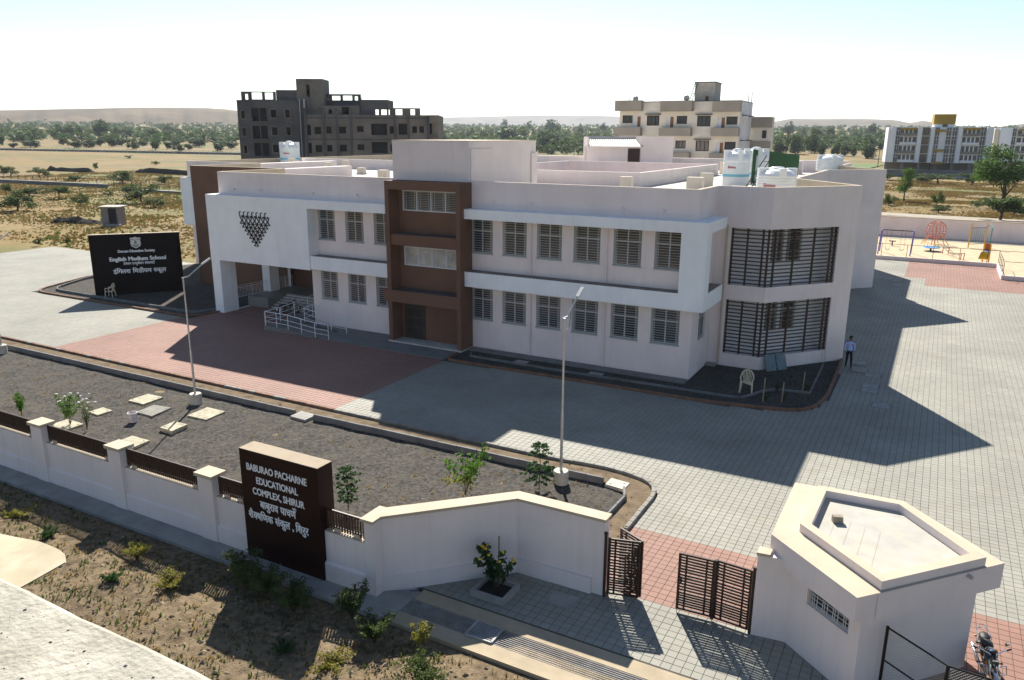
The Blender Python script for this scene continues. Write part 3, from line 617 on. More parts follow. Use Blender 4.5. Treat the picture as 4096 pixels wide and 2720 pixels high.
# emblem on the white box: rows of triangles with curls on top
em = MB(); EY = VF-.035; dxu = .415; hz = .2555; ln = .026
def seg(p, q, r=ln): em.bar((p[0], EY, p[1]), (q[0], EY, q[1]), .05, r*2)
for row in range(7):
    nT = 7-row; zt = 7.14-row*hz; x0 = -43.68+row*dxu/2
    for i in range(nT):
        c = x0+i*dxu; h = .25
        seg((c, zt), (c-.205, zt-h)); seg((c, zt), (c+.205, zt-h)); seg((c-.215, zt-h), (c+.215, zt-h))
for i in range(7):
    c = -43.68+i*dxu
    pts = [(c+.01, 7.12), (c-.10, 7.24), (c-.19, 7.42), (c-.235, 7.60), (c-.215, 7.71), (c-.13, 7.745), (c-.06, 7.72)]
    for a, b in zip(pts, pts[1:]): seg(a, b, .022)
    pts = [(c-.01, 7.12), (c+.09, 7.22), (c+.14, 7.34), (c+.11, 7.45), (c+.03, 7.47), (c-.02, 7.41), (c+.02, 7.35), (c+.07, 7.37)]
    for a, b in zip(pts, pts[1:]): seg(a, b, .022)
em.build('wall_emblem', BLACKM, sch)
# ================================================================ LETTERING
def glyphs(s, size=1.0, xs=1.0, bold=0.0):
    """flat lettering as vertices and faces in the xy plane, base line at 0"""
    V = []; F = []
    c = bpy.data.curves.new('lettering', 'FONT'); c.body = s; c.size = size; c.extrude = .004
    o = bpy.data.objects.new('lettering', c); COL.objects.link(o)
    me = bpy.data.meshes.new_from_object(o.evaluated_get(bpy.context.evaluated_depsgraph_get()))
    vv = [tuple(v.co) for v in me.vertices]; ff = [tuple(p.vertices) for p in me.polygons]
    bpy.data.objects.remove(o); bpy.data.curves.remove(c); bpy.data.meshes.remove(me)
    n = 4 if bold else 1
    for k in range(n):
        off = len(V); dx = bold*(k/(n-1)-.5)*2 if n > 1 else 0; dyy = bold*.5*(-1)**k if n > 1 else 0
        V += [((x+dx)*xs, y+dyy, z+.0011*k) for x, y, z in vv]; F += [tuple(i+off for i in f) for f in ff]
    return V, F
def pieces(parts, size, xs=1.0, bold=0.0):
    """parts: plain strings, or ('h', letter) for a half letter without its upright, or ('reph',) for the hook over the last letter"""
    V = []; F = []; x = 0.0
    for p in parts:
        if p == ' ': x += size*.3*xs; continue
        if isinstance(p, tuple) and p[0] == 'reph':
            mb = MB(); r = size*.12
            pts = [(x-size*.06+r*math.cos(a), size*.80+r*math.sin(a)) for a in [R(q) for q in range(200, -61, -26)]]
            for a, b in zip(pts, pts[1:]): mb.bar((a[0], a[1], .004), (b[0], b[1], .004), size*.08, .01)
            k = len(V); V += mb.v; F += [tuple(i+k for i in f) for f in mb.f]; continue
        half = isinstance(p, tuple)
        v, f = glyphs(p[1] if half else p, size, xs, bold)
        if not v: continue
        mx = max(q[0] for q in v)
        if half:                                               # keep the letter's left part only
            mx *= p[2] if len(p) > 2 else .66; bm2 = bmesh.new(); mt = bpy.data.meshes.new('t'); mt.from_pydata(v, [], f); bm2.from_mesh(mt)
            bmesh.ops.bisect_plane(bm2, geom=bm2.verts[:]+bm2.edges[:]+bm2.faces[:], plane_co=(mx, 0, 0), plane_no=(1, 0, 0), clear_outer=True)
            bm2.verts.index_update(); v = [tuple(q.co) for q in bm2.verts]; f = [tuple(q.index for q in g_.verts) for g_ in bm2.faces]; bm2.free(); bpy.data.meshes.remove(mt)
        k = len(V); V += [(a+x, b, c) for a, b, c in v]; F += [tuple(i+k for i in q) for q in f]; x += mx-.01*size
    return V, F, x
def put_text(parent, origin, e, parts, size, width, zc, xc, m, bold=.0, xs=1.0, depth=.012, name='lettering'):
    """centre a line of writing at local (xc, zc) on a vertical face; e runs to the reader's right"""
    V, F, W = pieces(parts if isinstance(parts, (list, tuple)) else [parts], size, xs, bold)
    mn = min(v[0] for v in V); mx = max(v[0] for v in V); k = width/(mx-mn)
    e = Vector(e); n = Vector((e.y, -e.x)); o = Vector(origin)
    VV = []
    for a, b, c in V:
        s_ = xc+((a-mn)*k-width/2); p = o.xy+e*s_+n*(depth+c); VV.append((p.x, p.y, o.z+zc+b))
    mb = MB(); mb.v = VV; mb.f = F
    return mb.build(name, m, parent)
LETW = mat('lettering_white', (.80, .80, .82), rough=.4, var=.04)

# ================================================================ BOUNDARY WALL AND SIGN
SIGNB = mat('sign_brown_paint', (.024, .009, .006), rough=.6, var=.25, scale=1.5, spec=.15)
SIGNT = mat('sign_top_plaster', (.34, .27, .19), var=.2, scale=1.5, stain=.4, sscale=1.5)
bwall = thing('boundary_wall', 'low pink boundary wall with cream capped pillars and dark railings', 'wall', (-30, 15.8, 0))
PX = [(-47.6+4.66*0, 0)]
pil = [-43.25, -38.6, -33.85, -29.15, -24.5, -19.85]
for i, u in enumerate(pil):
    MB().box(u-.34, u+.34, 15.52, 16.02, -.15, 2.3).build('pillar', PINK, bwall)
    MB().box(u-.41, u+.41, 15.45, 16.07, 2.3, 2.42).build('pillar_cap', CREAM, bwall)
def panel(u0, u1):
    m = MB(); m.box(u0, u1, 15.64, 15.92, -.15, 1.66); m.box(u0, u1, 15.56, 15.638, -.15, .62)
    m.add([(u0, 15.56, .62), (u1, 15.56, .62), (u1, 15.638, .68), (u0, 15.638, .68)], [(0, 1, 2, 3)])
    m.build('wall_panel', PINK, bwall)
    MB().box(u0, u1, 15.63, 15.93, 1.66, 1.672).build('panel_top', CREAM, bwall)
    rr_ = MB(); n = int((u1-u0)/.105)
    r_ = MB().box(u0+.02, u1-.02, 15.745, 15.80, 2.30, 2.345).box(u0+.02, u1-.02, 15.75, 15.79, 1.79, 1.82)
    ro = r_.build('railing', GATEB, bwall)
    for j in range(n+1):
        x = u0+.06+(u1-u0-.12)*j/n
        rr_.box(x-.019, x+.019, 15.745, 15.80, 1.70, 2.30)
    rr_.build('railing_bars', GATEB, ro)
    MB().box(u0+.3, u0+.5, 15.72, 15.82, 1.672, 1.79).box(u1-.5, u1-.3, 15.72, 15.82, 1.672, 1.79).build('railing_feet', CREAM, ro)
ed = [(-47.0, -43.59)] + [(a+.34, b-.34) for a, b in zip(pil, pil[1:])] + [(-19.51, -18.1), (-14.87, -13.32)]
for a, b in ed: panel(a, b)
# angled wing beside the gate
TKN = .34
wing = thing('gate_wing_wall', 'folded pink wing wall with cream coping beside the gate', 'wall', (-10.1, 19, 0))
fr = [(-13.32, 15.96), (-13.0, 15.97), (-10.08, 18.9), (-7.25, 18.93)]; bk = [(-13.32, 16.34), (-13.12, 16.36), (-10.25, 19.26), (-7.25, 19.27)]
wp = MB()
for i in range(3): wp.prism([fr[i], fr[i+1], bk[i+1], bk[i]], -.15, 2.4)
wp.box(-13.33, -12.97, 15.60, 15.96, -.15, 2.4)
wp.build('wing', PINK, wing)
pl = MB(); fo = [(-13.02, 15.87), (-10.05, 18.81), (-7.6, 18.84)]
pl.prism([fo[0], fo[1], fr[2], fr[1]], -.1, .50).prism([fo[1], fo[2], (-7.6, 18.925), fr[2]], -.1, .50); pl.build('plinth', PINK, wing)
cp = MB(); f2 = [(-13.1, 15.88), (-12.94, 15.9), (-10.06, 18.84), (-7.2, 18.87)]; b2 = [(-13.38, 16.42), (-13.16, 16.44), (-10.27, 19.32), (-7.2, 19.33)]
for i in range(1, 3): cp.prism([f2[i], f2[i+1], b2[i+1], b2[i]], 2.4, 2.49)
cp.prism([(-13.4, 15.52), (-12.94, 15.52), f2[1], b2[1], (-13.4, 16.44)], 2.4, 2.49).build('coping', CREAM, wing)
# big sign block
sg = thing('entrance_sign', 'tall dark brown sign block with white lettering set in the boundary wall', 'sign', (-16.5, 15.8, 0))
SX0, SX1, SZ = -18.08, -14.88, 3.7
MB().box(SX0, SX1, 15.5, 16.12, -.15, SZ).build('sign_block', SIGNB, sg)
MB().box(SX0, SX1, 15.5, 16.12, SZ, SZ+.012).build('sign_top', SIGNT, sg)
Lo = (SX0, 15.5, 0); E1 = (1, 0)
put_text(sg, Lo, E1, 'BABURAO PACHARNE', .32, 2.47, 3.06, 1.52, LETW, .012)
put_text(sg, Lo, E1, 'EDUCATIONAL', .32, 1.72, 2.66, 1.52, LETW, .012)
put_text(sg, Lo, E1, 'COMPLEX, SHIRUR', .32, 2.14, 2.28, 1.54, LETW, .012)
put_text(sg, Lo, E1, ['बाबुराव', ' ', 'पाचणे', ('reph',)], .36, 1.52, 1.86, 1.50, LETW, .012)
put_text(sg, Lo, E1, ['शै', ('h', 'क'), 'षिणक', ' ', 'संकुल', ' ,', ' ', 'िशरुर'], .36, 2.5, 1.42, 1.46, LETW, .012)

# ================================================================ GUARDHOUSE
gh = thing('guardhouse', 'small pink flat roofed guardhouse with wide cream canopy beside the gate', 'guardhouse', (0, 20, 0))
GW = [(-2.17, 19.31), (-.36, 17.84), (2.04, 20.48), (.05, 22.7), (-2.3, 22.6)]
g = MB()
L1 = math.hypot(1.81, 1.47)
wallholes(g, GW[0], GW[1], -.1, 2.21, [(.62, 2.0, 1.55, 2.0)], .14)
for i in (1, 2, 3, 4): wallholes(g, GW[i], GW[(i+1) % 5], -.1, 2.21)
g.prism([(-3.03, 19.2), (-2.17, 19.31), (-2.3, 19.55), (-3.03, 19.5)], -.1, 2.42)
g.build('wall', PINK, gh)
MB().prism([(-3.06, 19.16), (-2.72, 19.2), (-2.72, 19.54), (-3.06, 19.54)], 2.42, 2.5).build('pillar_cap', CREAM, gh)
eG = (Vector(GW[1])-Vector(GW[0])).normalized()
gw_ = window(gh, Vector(GW[0])+eG*.62, eG, 1.38, 1.55, 2.0, 'plain', .1, 4, fm=FRAMEG)
CN = [(-2.81, 19.65), (-.51, 17.57), (-.34, 17.86), (2.08, 20.46), (2.18, 20.57), (2.56, 21.0), (.22, 23.5), (-2.8, 23.3)]
CN = [(-2.81, 19.65), (-.51, 17.57), (-.10, 18.02), (2.56, 21.0), (.22, 23.5), (-2.8, 23.3)]
MB().prism(CN, 2.2, 2.86).build('canopy', PINK, gh)
inn_ = offset_poly(CN, .06)
MB().quad(*[(x, y, 2.864) for x, y in CN]).build('canopy_top', CREAM, gh)
PR = [(-2.19, 20.18), (-.055, 18.17), (2.13, 20.62), (.2, 23.0), (-2.1, 22.9)]; PI = offset_poly(PR, .27)
p = MB()
for i in range(5):
    j = (i+1) % 5
    p.quad((*PR[i], 2.866), (*PR[j], 2.866), (*PR[j], 3.1), (*PR[i], 3.1)); p.quad((*PI[i], 2.87), (*PI[i], 3.1), (*PI[j], 3.1), (*PI[j], 2.87))
p.build('parapet', PINK, gh)
p = MB()
for i in range(5):
    j = (i+1) % 5; p.quad((*PR[i], 3.1), (*PR[j], 3.1), (*PI[j], 3.1), (*PI[i], 3.1))
p.build('parapet_top', CREAM, gh)
wallholes(MB(), (0, 0), (1, 0), 0, 1)
# right-hand wall runs flush up past the canopy
fl = MB(); d = .004
a, b = Vector((-.36+d, 17.84-d)), Vector((2.04+d, 20.48-d))
fl.quad((-.10+.01, 18.02-.012, 2.18), (2.56, 21.0-.012, 2.18), (2.56, 21.0-.012, 2.86), (-.09, 18.008, 2.86)); fl.build('canopy_side', PINK, gh)
MB().quad(*[(x, y, 2.88) for x, y in PI]).build('roof', mat('guardhouse_roof', (.40, .385, .34), var=.1, scale=2, stain=.5, sscale=1.2, scol=(.5, .42, .3)), gh)
jt = MB()
for t in (.25, .45, .65, .85):
    q0 = Vector(PI[0])*(1-t)+Vector(PI[1])*t; q1 = Vector(PI[4])*(1-t)+Vector(PI[3])*t; jt.bar((*q0, 2.881), (*q0.lerp(q1, .6), 2.881), .008, .004)
jt.build('roof_joint', mat('joint_dark', (.25, .23, .2)), gh)
MB().tube([(1.75, 20.1, 2.78), (1.86, 20.02, 2.76)], .05, 8).build('rain_spout', GALV, gh)
bs = MB().obox((-1.35, 21.2, 2.98), .26, .16, .18, .4); bs.v = [(x+rnd.uniform(-.015, .015), y+rnd.uniform(-.015, .015), z) for x, y, z in bs.v]
tag(bs.build('concrete_block', mat('old_brick', (.3, .25, .19), var=.3, scale=9, bump=1), org=(-1.35, 21.2, 2.88)), 'lone rough block lying on the guardhouse roof', 'block')

# ================================================================ GATES
def leaf(a, b, z0, z1, posts=(.18, .72), groups=((.08, .30), (.36, .62), (.68, .93)), name='gate_panel', parent=None, n=(6, 6, 6)):
    a, b = Vector((a[0], a[1], 0)), Vector((b[0], b[1], 0)); e = (b-a); L = e.length; e.normalize(); H = z1-z0
    f = MB(); P = lambda s_, z: (a.x+e.x*s_, a.y+e.y*s_, z)
    for s_ in (.03, L-.03): f.bar(P(s_, z0), P(s_, z1), .06, .06)
    for z in (z0+.03, z1-.03): f.bar(P(.06, z), P(L-.06, z), .05, .06)
    fo_ = f.build(name, GATEB, parent)
    for s_ in posts: MB().bar(P(L*s_, z0+.06), P(L*s_, z1-.06), .045, .045).build('gate_upright', GATEB, fo_)
    for (g0, g1), k in zip(groups, n):
        for i in range(k):
            z = z0+H*(g0+(g1-g0)*i/(k-1)); MB().bar(P(.06, z), P(L-.06, z), .025, .055).build('gate_slat', GATEB, fo_)
    return fo_
gt = thing('entrance_gate', 'dark brown slatted iron gate standing closed beside the guardhouse', 'gate', (-4.1, 19.28, 0))
leaf((-5.14, 19.26), (-4.14, 19.32), .09, 1.86, (.22, .78), parent=gt); leaf((-4.10, 19.32), (-3.12, 19.24), .09, 1.9, (.22, .78), parent=gt)
MB().bar((-4.12, 19.30, .06), (-4.12, 19.30, 1.9), .09).build('gate_upright', GATEB, gt)
MB().tube([(-3.07, 19.23, 0), (-3.07, 19.23, 1.98)], .045, 8).build('gate_post', GATEB, gt); MB().cyl(-3.07, 19.23, 1.98, 2.02, .07, .05, 8).build('post_cap', GATEB, gt)
MB().bar((-5.1, 19.19, 1.15), (-4.72, 19.22, 1.15), .03).tube([(-5.02, 19.18, 1.12), (-5.02, 19.18, .95)], .025, 6).build('bolt', BLACKM, gt)
MB().tube([(-5.1, 19.2, .1), (-5.07, 19.15, .01)], .012, 5).tube([(-4.12, 19.24, .1), (-4.09, 19.2, .01)], .012, 5).build('drop_rod', GALV, gt)
g2 = thing('entrance_gate', 'dark brown slatted iron gate folded open against the wing wall', 'gate', (-7.2, 18.97, 0))
leaf((-7.14, 18.98), (-6.25, 19.22), .09, 1.9, (.22, .75), parent=g2); leaf((-6.2, 19.28), (-7.05, 19.72), .09, 1.9, (.22, .75), parent=g2)
MB().tube([(-7.2, 18.97-.05, 0), (-7.2, 18.92, 2.05)], .045, 8).build('gate_post', GATEB, g2); MB().cyl(-7.2, 18.92, 2.05, 2.09, .07, .05, 8).build('post_cap', GATEB, g2)

# mesh fence at the right
fn = thing('mesh_fence', 'black framed wire mesh fence running from the guardhouse corner', 'fence', (.2, 18.1, 0))
FPp = [(.2, 18.15), (1.45, 17.28), (2.75, 17.2)]
for x, y in FPp: MB().tube([(x, y, -.1), (x, y, 2.0)], .038, 8).build('fence_post', BLACKM, fn)
for (x0, y0), (x1, y1) in zip(FPp, FPp[1:]):
    for z in (1.97, 1.1, .12): MB().tube([(x0, y0, z), (x1, y1, z)], .022, 6).build('fence_rail', BLACKM, fn)
    m = MB(); L = math.hypot(x1-x0, y1-y0); st = .075; nn = int((L+1.85)/st)
    for k_ in range(-int(1.85/st), int(L/st)+1):
        for sgn in (1, -1):
            pts = []
            for z in (.12, 1.97):
                s_ = k_*st+(z-.12 if sgn > 0 else 1.97-z); pts.append((s_, z))
            (sa, za), (sb, zb) = pts
            def clip(sa, za, sb, zb):
                t0, t1 = 0, 1
                for lim, sg_ in ((0, 1), (L, -1)):
                    da = sg_*(sa-lim); db = sg_*(sb-lim)
                    if da < 0 and db < 0: return None
                    if da < 0: t0 = max(t0, da/(da-db))
                    elif db < 0: t1 = min(t1, da/(da-db))
                return None if t0 >= t1 else (sa+(sb-sa)*t0, za+(zb-za)*t0, sa+(sb-sa)*t1, za+(zb-za)*t1)
            c_ = clip(sa, za, sb, zb)
            if c_: m.bar((x0+(x1-x0)*c_[0]/L, y0+(y1-y0)*c_[0]/L, c_[1]), (x0+(x1-x0)*c_[2]/L, y0+(y1-y0)*c_[2]/L, c_[3]), .006)
    m.build('wire_mesh', GALV, fn)

# drain grating in front of the gate
dg = thing('drain_grating', 'long steel bar grating over the drain before the gate', 'grating', (-8, 15.7, 0))
MB().box(-13.0, 6, 15.385, 16.055, -.6, -.29).build('drain_channel', DARK, dg)
STL = mat('worn_steel_bar', (.34, .33, .32), rough=.6, var=.3, scale=3, stain=.4, sscale=.9, scol=(.2, .12, .08))
for i in range(9):
    y = 15.42+.6*i/8
    MB().tube([(-12.95, y, .012), (6, y, .012)], .015, 6).build('grating_bar', STL, dg)
gl = thing('grating_panel', 'loose steel frame laid across the drain grating', 'grating', (-9.4, 15.7, .05))
f = MB(); f.bar((-9.77, 15.34, .06), (-9.77, 16.05, .06), .05).bar((-8.97, 15.38, .06), (-8.97, 16.06, .06), .05).bar((-9.77, 15.36, .06), (-8.97, 15.38, .06), .05); f.build('frame', STL, gl)
for i in range(8): y = 15.45+.56*i/7; MB().tube([(-9.75, y, .07), (-8.98, y, .07)], .018, 6).build('grating_bar', STL, gl)
# ================================================================ SCHOOL SIGN
ss = thing('school_sign', 'large black sign wall with white lettering and shield on the planted island', 'sign', (-58.3, 41.4, 0))
A, B = Vector((-60.6, 38.74)), Vector((-56.2, 44.0)); eS = (B-A).normalized(); nS = Vector((-eS.y, eS.x)); LS = (B-A).length
SGB = mat('sign_black_paint', (.007, .004, .004), rough=.65, var=.3, spec=.12)
q = [A, B, B+nS*.35, A+nS*.35]
MB().prism([tuple(p) for p in q], -.1, 5.03).build('sign_wall', SGB, ss)
MB().prism([tuple(p) for p in q], 5.03, 5.06).build('sign_top', CREAM, ss)
So = (A.x, A.y, 0)
put_text(ss, So, eS, 'Deccan Education Society', .30, 2.82, 3.52, 3.45, LETW, .014)
put_text(ss, So, eS, 'English Medium School', .46, 4.3, 2.82, 3.5, LETW, .022)
put_text(ss, So, eS, ['डे', ('h', 'क'), 'कन', ' ', 'ए', ('h', 'ज'), 'युकेशन', ' ', 'सोसायटी'], .30, 2.4, 2.48, 3.55, LETW, .006)
put_text(ss, So, eS, [('h', 'इंिग', .90), 'लश', ' ', 'िमडीयम', ' ', ('h', 'स'), 'कूल'], .50, 4.05, 1.78, 3.55, LETW, .014)
def on_face(mb, m, name, parent, d0, o=So, e=eS):
    n = Vector((e.y, -e.x)); mb.v = [(o[0]+e.x*x+n.x*(d0+y), o[1]+e.y*x+n.y*(d0+y), z) for x, y, z in mb.v]; return mb.build(name, m, parent)
sh_ = [(-.42, .35), (-.30, .42), (-.2, .38), (0, .46), (.2, .38), (.30, .42), (.42, .35), (.36, .18), (.40, -.1), (.33, -.32), (.15, -.42), (0, -.5), (-.15, -.42), (-.33, -.32), (-.40, -.1), (-.36, .18)]
m = MB(); n_ = len(sh_); m.add([(3.45+x, d, 4.32+z) for d in (0, .03) for x, z in sh_], [tuple(range(n_, 2*n_))]+[(i, (i+1) % n_, n_+(i+1) % n_, n_+i) for i in range(n_)])
em2 = on_face(m, mat('emblem_silver', (.62, .6, .56), var=.15, scale=8), 'shield_emblem', ss, .002)
m = MB()
for x0, z0, x1, z1 in ((-.36, .30, -.08, .19), (-.08, .19, .08, .19), (.08, .19, .36, .30), (-.24, -.25, 0, -.36), (0, -.36, .24, -.25), (-.24, -.19, 0, -.30), (0, -.30, .24, -.19)): m.bar((3.45+x0, .04, 4.32+z0), (3.45+x1, .04, 4.32+z1), .02, .035)
m.tube([(3.45+.10*math.cos(a)*.8, .04, 4.32-.03+.13*math.sin(a)) for a in np.arange(0, 6.3, .7)], .02, 4).bar((3.45-.02, .04, 4.27), (3.45+.08, .04, 4.17), .02, .04).ell((3.45, .035, 4.35), .05, .02, .05, 6, 4)
on_face(m, mat('emblem_dark', (.06, .06, .06)), 'emblem_mark', em2, .003)

# ================================================================ STREET LAMPS
def lamp(x, y, h, label, arm):
    t = thing('lamp_post', label, 'lamp post', (x, y, 0), 'galvanised lamp posts in the front garden')
    MB().lathe([(.30, -.1), (.30, .42), (.28, .46)], 18, (x, y, 0)).build('concrete_base', CONCL, t)
    MB().tube([(x, y, .45), (x, y, h*.42), (x, y, h*.43), (x, y, h)], [.06, .056, .045, .04], 10).build('pole', GALV, t)
    ax, ay, az = arm
    MB().tube([(x-.08, y-.02, h-.02), (x+ax*.2, y+ay*.2, h+.03), (x+ax*.85, y+ay*.85, h+az*.85)], .033, 8).build('arm', GALV, t)
    d = Vector((ax, ay, az)).normalized(); c = Vector((x, y, h))+Vector((ax, ay, az))
    MB().bar(c-d*.32, c+d*.18, .14, .07).build('lamp_head', mat('lamp_head_grey', (.55, .56, .55), rough=.35, metal=.3), t)
    MB().tube([(x+.03, y, h-.5), (x+ax*.3, y+ay*.3, h-.42), (x+ax*.42, y+ay*.42, h+az*.3)], .01, 5).build('cable', BLACKM, t)
    return t
lamp(-31.66, 24.75, 6.36, 'lamp post standing in the garden before the red paving', (.55, 1.05, .75))
lamp(-11.65, 25.41, 6.56, 'lamp post beside the leafy sapling near the wing wall', (.12, 1.15, .85))
lamp(-49.6, 25.2, 6.4, 'lamp post base at the edge of the garden by the grey paving', (.55, 1.05, .75))

# ================================================================ SLABS AND BITS IN THE GARDEN
SLAB = mat('slab_cream', (.42, .38, .27), var=.2, scale=2.5, bump=.5, stain=.7, sscale=3.0, scol=(.12, .11, .09))
SLABG = mat('slab_grey', (.22, .21, .18), var=.2, scale=2.5, bump=.5, stain=.6, sscale=2.0, scol=(.1, .1, .09))
def slab(poly, z, label, m=SLAB, name='cover_slab', group='cover slabs in the garden'):
    c = (sum(p[0] for p in poly)/4, sum(p[1] for p in poly)/4, 0); t = thing(name, label, 'slab', c, group)
    MB().prism(poly, -.12, z).build('slab', m, t)
    i = offset_poly(poly, .16); hd = MB()
    for p in (i[0], i[2]): hd.tube([(p[0]-.05, p[1], z+.012), (p[0]+.05, p[1], z+.012)], .014, 6)
    hd.build('lifting_handle', GALV, t); return t
slab([(-34.86, 23.24), (-33.69, 23.25), (-33.76, 24.45), (-34.88, 24.41)], .0, 'cream square slab farthest from the boundary wall')
slab([(-32.99, 22.34), (-31.84, 22.34), (-32.05, 23.6), (-33.15, 23.45)], .0, 'darker grey square slab in the garden behind the bucket', SLABG)
slab([(-30.45, 23.24), (-29.2, 23.28), (-29.32, 24.53), (-30.56, 24.51)], .0, 'stained cream slab nearest the lamp post')
slab([(-30.03, 21.4), (-29.16, 21.36), (-29.25, 22.28), (-30.12, 22.26)], .09, 'small thick slab crossed by the lamp post shadow')
slab([(-35.02, 21.23), (-34.22, 21.16), (-34.19, 21.91), (-35.01, 21.98)], .0, 'small pale slab behind the flowering bush')
slab([(-30.34, 19.4), (-29.14, 19.35), (-29.23, 20.25), (-30.39, 20.24)], .02, 'pale slab with litter on it close to the boundary wall')
slab([(-34.96, 19.2), (-33.7, 19.15), (-33.7, 20.1), (-34.9, 20.15)], .0, 'pale slab under the flowering bush')
slab([(-26.0, 25.5), (-25.0, 25.45), (-25.05, 26.25), (-26.05, 26.3)], .05, 'grey slab in the gap of the inner kerb', CONC)
slab([(-10.0, 25.95), (-9.2, 25.85), (-9.2, 26.5), (-10.0, 26.6)], .04, 'slab set in the soil strip at the rounded kerb', CONCL)
slab([(-21.1, 38.6), (-20.3, 38.6), (-20.3, 39.4), (-21.1, 39.4)], .05, 'shaded slab in the bed under the first classroom windows', CONC)
slab([(-16.3, 38.6), (-15.5, 38.6), (-15.5, 39.35), (-16.3, 39.35)], .05, 'shaded slab in the bed under the last classroom windows', CONC)
slab([(-11.3, 43.9), (-10.4, 43.9), (-10.4, 44.45), (-11.3, 44.45)], .12, 'grey slab in the corner by the downpipe', CONC)
slab([(-8.6, 17.85), (-7.8, 17.85), (-7.8, 18.5), (-8.6, 18.5)], .012, 'square cover in the paving before the open gate', CONC, 'manhole_cover')
for (x, y, l) in ((-3.45, 81.6, 'cover slab farthest up the side yard'), (-2.6, 80.9, 'cover slab beside the farthest one in the side yard'), (-2.5, 78.4, 'cover slab in sun in the side yard, third from the sand'), (-2.5, 75.8, 'thin cover slab at the tip of the far bay shadow'), (-3.0, 48.9, 'cover slab at the feet of the guard'), (-2.88, 47.4, 'cover slab just this side of the guard'), (-2.1, 46.8, 'flat cover in shade right of the guard'), (-2.05, 44.6, 'upper of two touching covers in the shaded paving'), (-2.03, 43.7, 'lower of two touching covers in the shaded paving'), (-1.3, 41.4, 'lone dark rimmed cover in the shaded paving')):
    h = .07 if y in (48.9, 47.4) else .012
    t = slab([(x-.4, y-.38), (x+.4, y-.38), (x+.4, y+.38), (x-.4, y+.38)], h, l, CONC, 'manhole_cover', 'manhole covers in the side yard')
    MB().prism([(x-.46, y-.44), (x+.46, y-.44), (x+.46, y+.44), (x-.46, y+.44)], -.05, .006).build('rim', KERBG, t)
# bucket, hose, pipe, stones, litter
bk_ = thing('bucket', 'white plastic bucket standing among the garden slabs', 'bucket', (-32.05, 21.5, 0))
MB().lathe([(.17, 0), (.21, .42), (.23, .42), (.23, .46), (.19, .46), (.15, .05)], 16, (-32.05, 21.5, -.05)).build('pail', mat('bucket_plastic', (.55, .5, .52), var=.3, scale=5), bk_)
MB().tube([(-32.05+.22*math.cos(a), 21.5, .38+.1*math.sin(a)-.02) for a in np.arange(0, 3.2, .3)], .008, 4).build('handle', GALV, bk_)
HOSE = mat('grey_hose', (.2, .2, .19), rough=.5)
hp = [(-32.2+.75*math.cos(a)*1.0, 20.75+.42*math.sin(a)-.1*math.cos(2*a), .03) for a in np.arange(.3, 6.0, .25)] + [(-31.3, 20.3, .03), (-31.0, 19.9, .03), (-30.6, 19.6, .05)]
tag(MB().tube([(x+32.2, y-20.7, z) for x, y, z in hp], .028, 6).build('hose', HOSE, org=(-32.2, 20.7, 0)), 'grey hose looped on the dark soil', 'hose')
tag(MB().tube([(0, 0, .25), (0.0, 0.02, -.02)], .03, 6).tube([(-.01, .0, .22), (.24, -2.0, .1), (.48, -4.03, .03)], .035, 7).build('pipe', GALV, org=(-31.55, 25.58, 0)), 'long grey pipe leaning from the inner kerb onto the soil', 'pipe')
tag(MB().tube([(0, 0, 0), (1.2, .2, .06), (2.6, 1.0, .05), (4.2, 1.5, .04)], .03, 6).build('pipe', mat('black_pipe', (.02, .02, .02), rough=.4), org=(-16.6, 18.6, 0)), 'thin black pipe lying behind the wing wall', 'pipe')
def rock(x, y, s, label, m, z=0):
    b = MB().ell((0, 0, s*.35), s, s*.75, s*.5, 8, 5); r_ = random.Random(int(x*100)); b.v = [(a*(1+r_.uniform(-.18, .18)), c*(1+r_.uniform(-.18, .18)), d*(1+r_.uniform(-.2, .2))) for a, c, d in b.v]
    return tag(b.build('rock', m, org=(x, y, z)), label, 'rock')
WROCK = mat('white_rock', (.6, .56, .5), var=.2, scale=6)
rock(-35.75, 26.15, .2, 'white stone on the inner kerb far from the lamp post', WROCK, .15); rock(-34.0, 26.45, .22, 'white stone beside the lamp post between the kerbs', WROCK, .02)
rock(-11.3, 12.9, .2, 'large tan rock on the earth near the green weeds', STONE, .12); rock(-17.6, 13.2, .12, 'angular stone in the sign shadow', STONE, .1)
rock(-26.2, 10.3, .17, 'flat tan stone in the open earth', STONE, .1); rock(-22.6, 13.3, .16, 'pale flat stone near the railing shadow', STONE, .1)
def litter(x, y, z, s, label, m, name='plastic_bag', cat='litter'):
    r_ = random.Random(int(x*37)); b = MB().ell((0, 0, s*.25), s, s*.6, s*.35, 9, 5); b.v = [(a*(1+r_.uniform(-.4, .4)), c*(1+r_.uniform(-.4, .4)), max(0, d*(1+r_.uniform(-.5, .5)))) for a, c, d in b.v]
    return tag(b.build(name, m, org=(x, y, z)), label, cat)
BAGW = mat('white_plastic_bag', (.6, .62, .66), rough=.5, var=.2, scale=8)
litter(-19.15, 13.5, .1, .3, 'crumpled white plastic bag at the edge of the sign shadow', BAGW)
litter(-17.3, 13.7, .08, .16, 'torn white plastic among the shaded weeds', BAGW)
litter(-22.0, 14.5, .05, .11, 'clear plastic scrap on the concrete apron', BAGW)
litter(-30.1, 20.0, .1, .16, 'heap of white wrappers on the pale slab', BAGW)
litter(-31.9, 21.2, 0, .1, 'clear plastic bottle beside the hose', BAGW)
# loose cable hanging from the school sign to the kerb
tag(MB().tube([(8, -.9, 2.6), (6, -.5, 1.1), (3.5, -.2, .35), (1, 0, .08), (0, 0, .02), (-.1, -.6, .02)], .018, 5).build('cable', mat('black_cable', (.03, .03, .03)), org=(-68.6, 39.6, .1)), 'thin black cable trailing from the school sign to the kerb', 'cable')
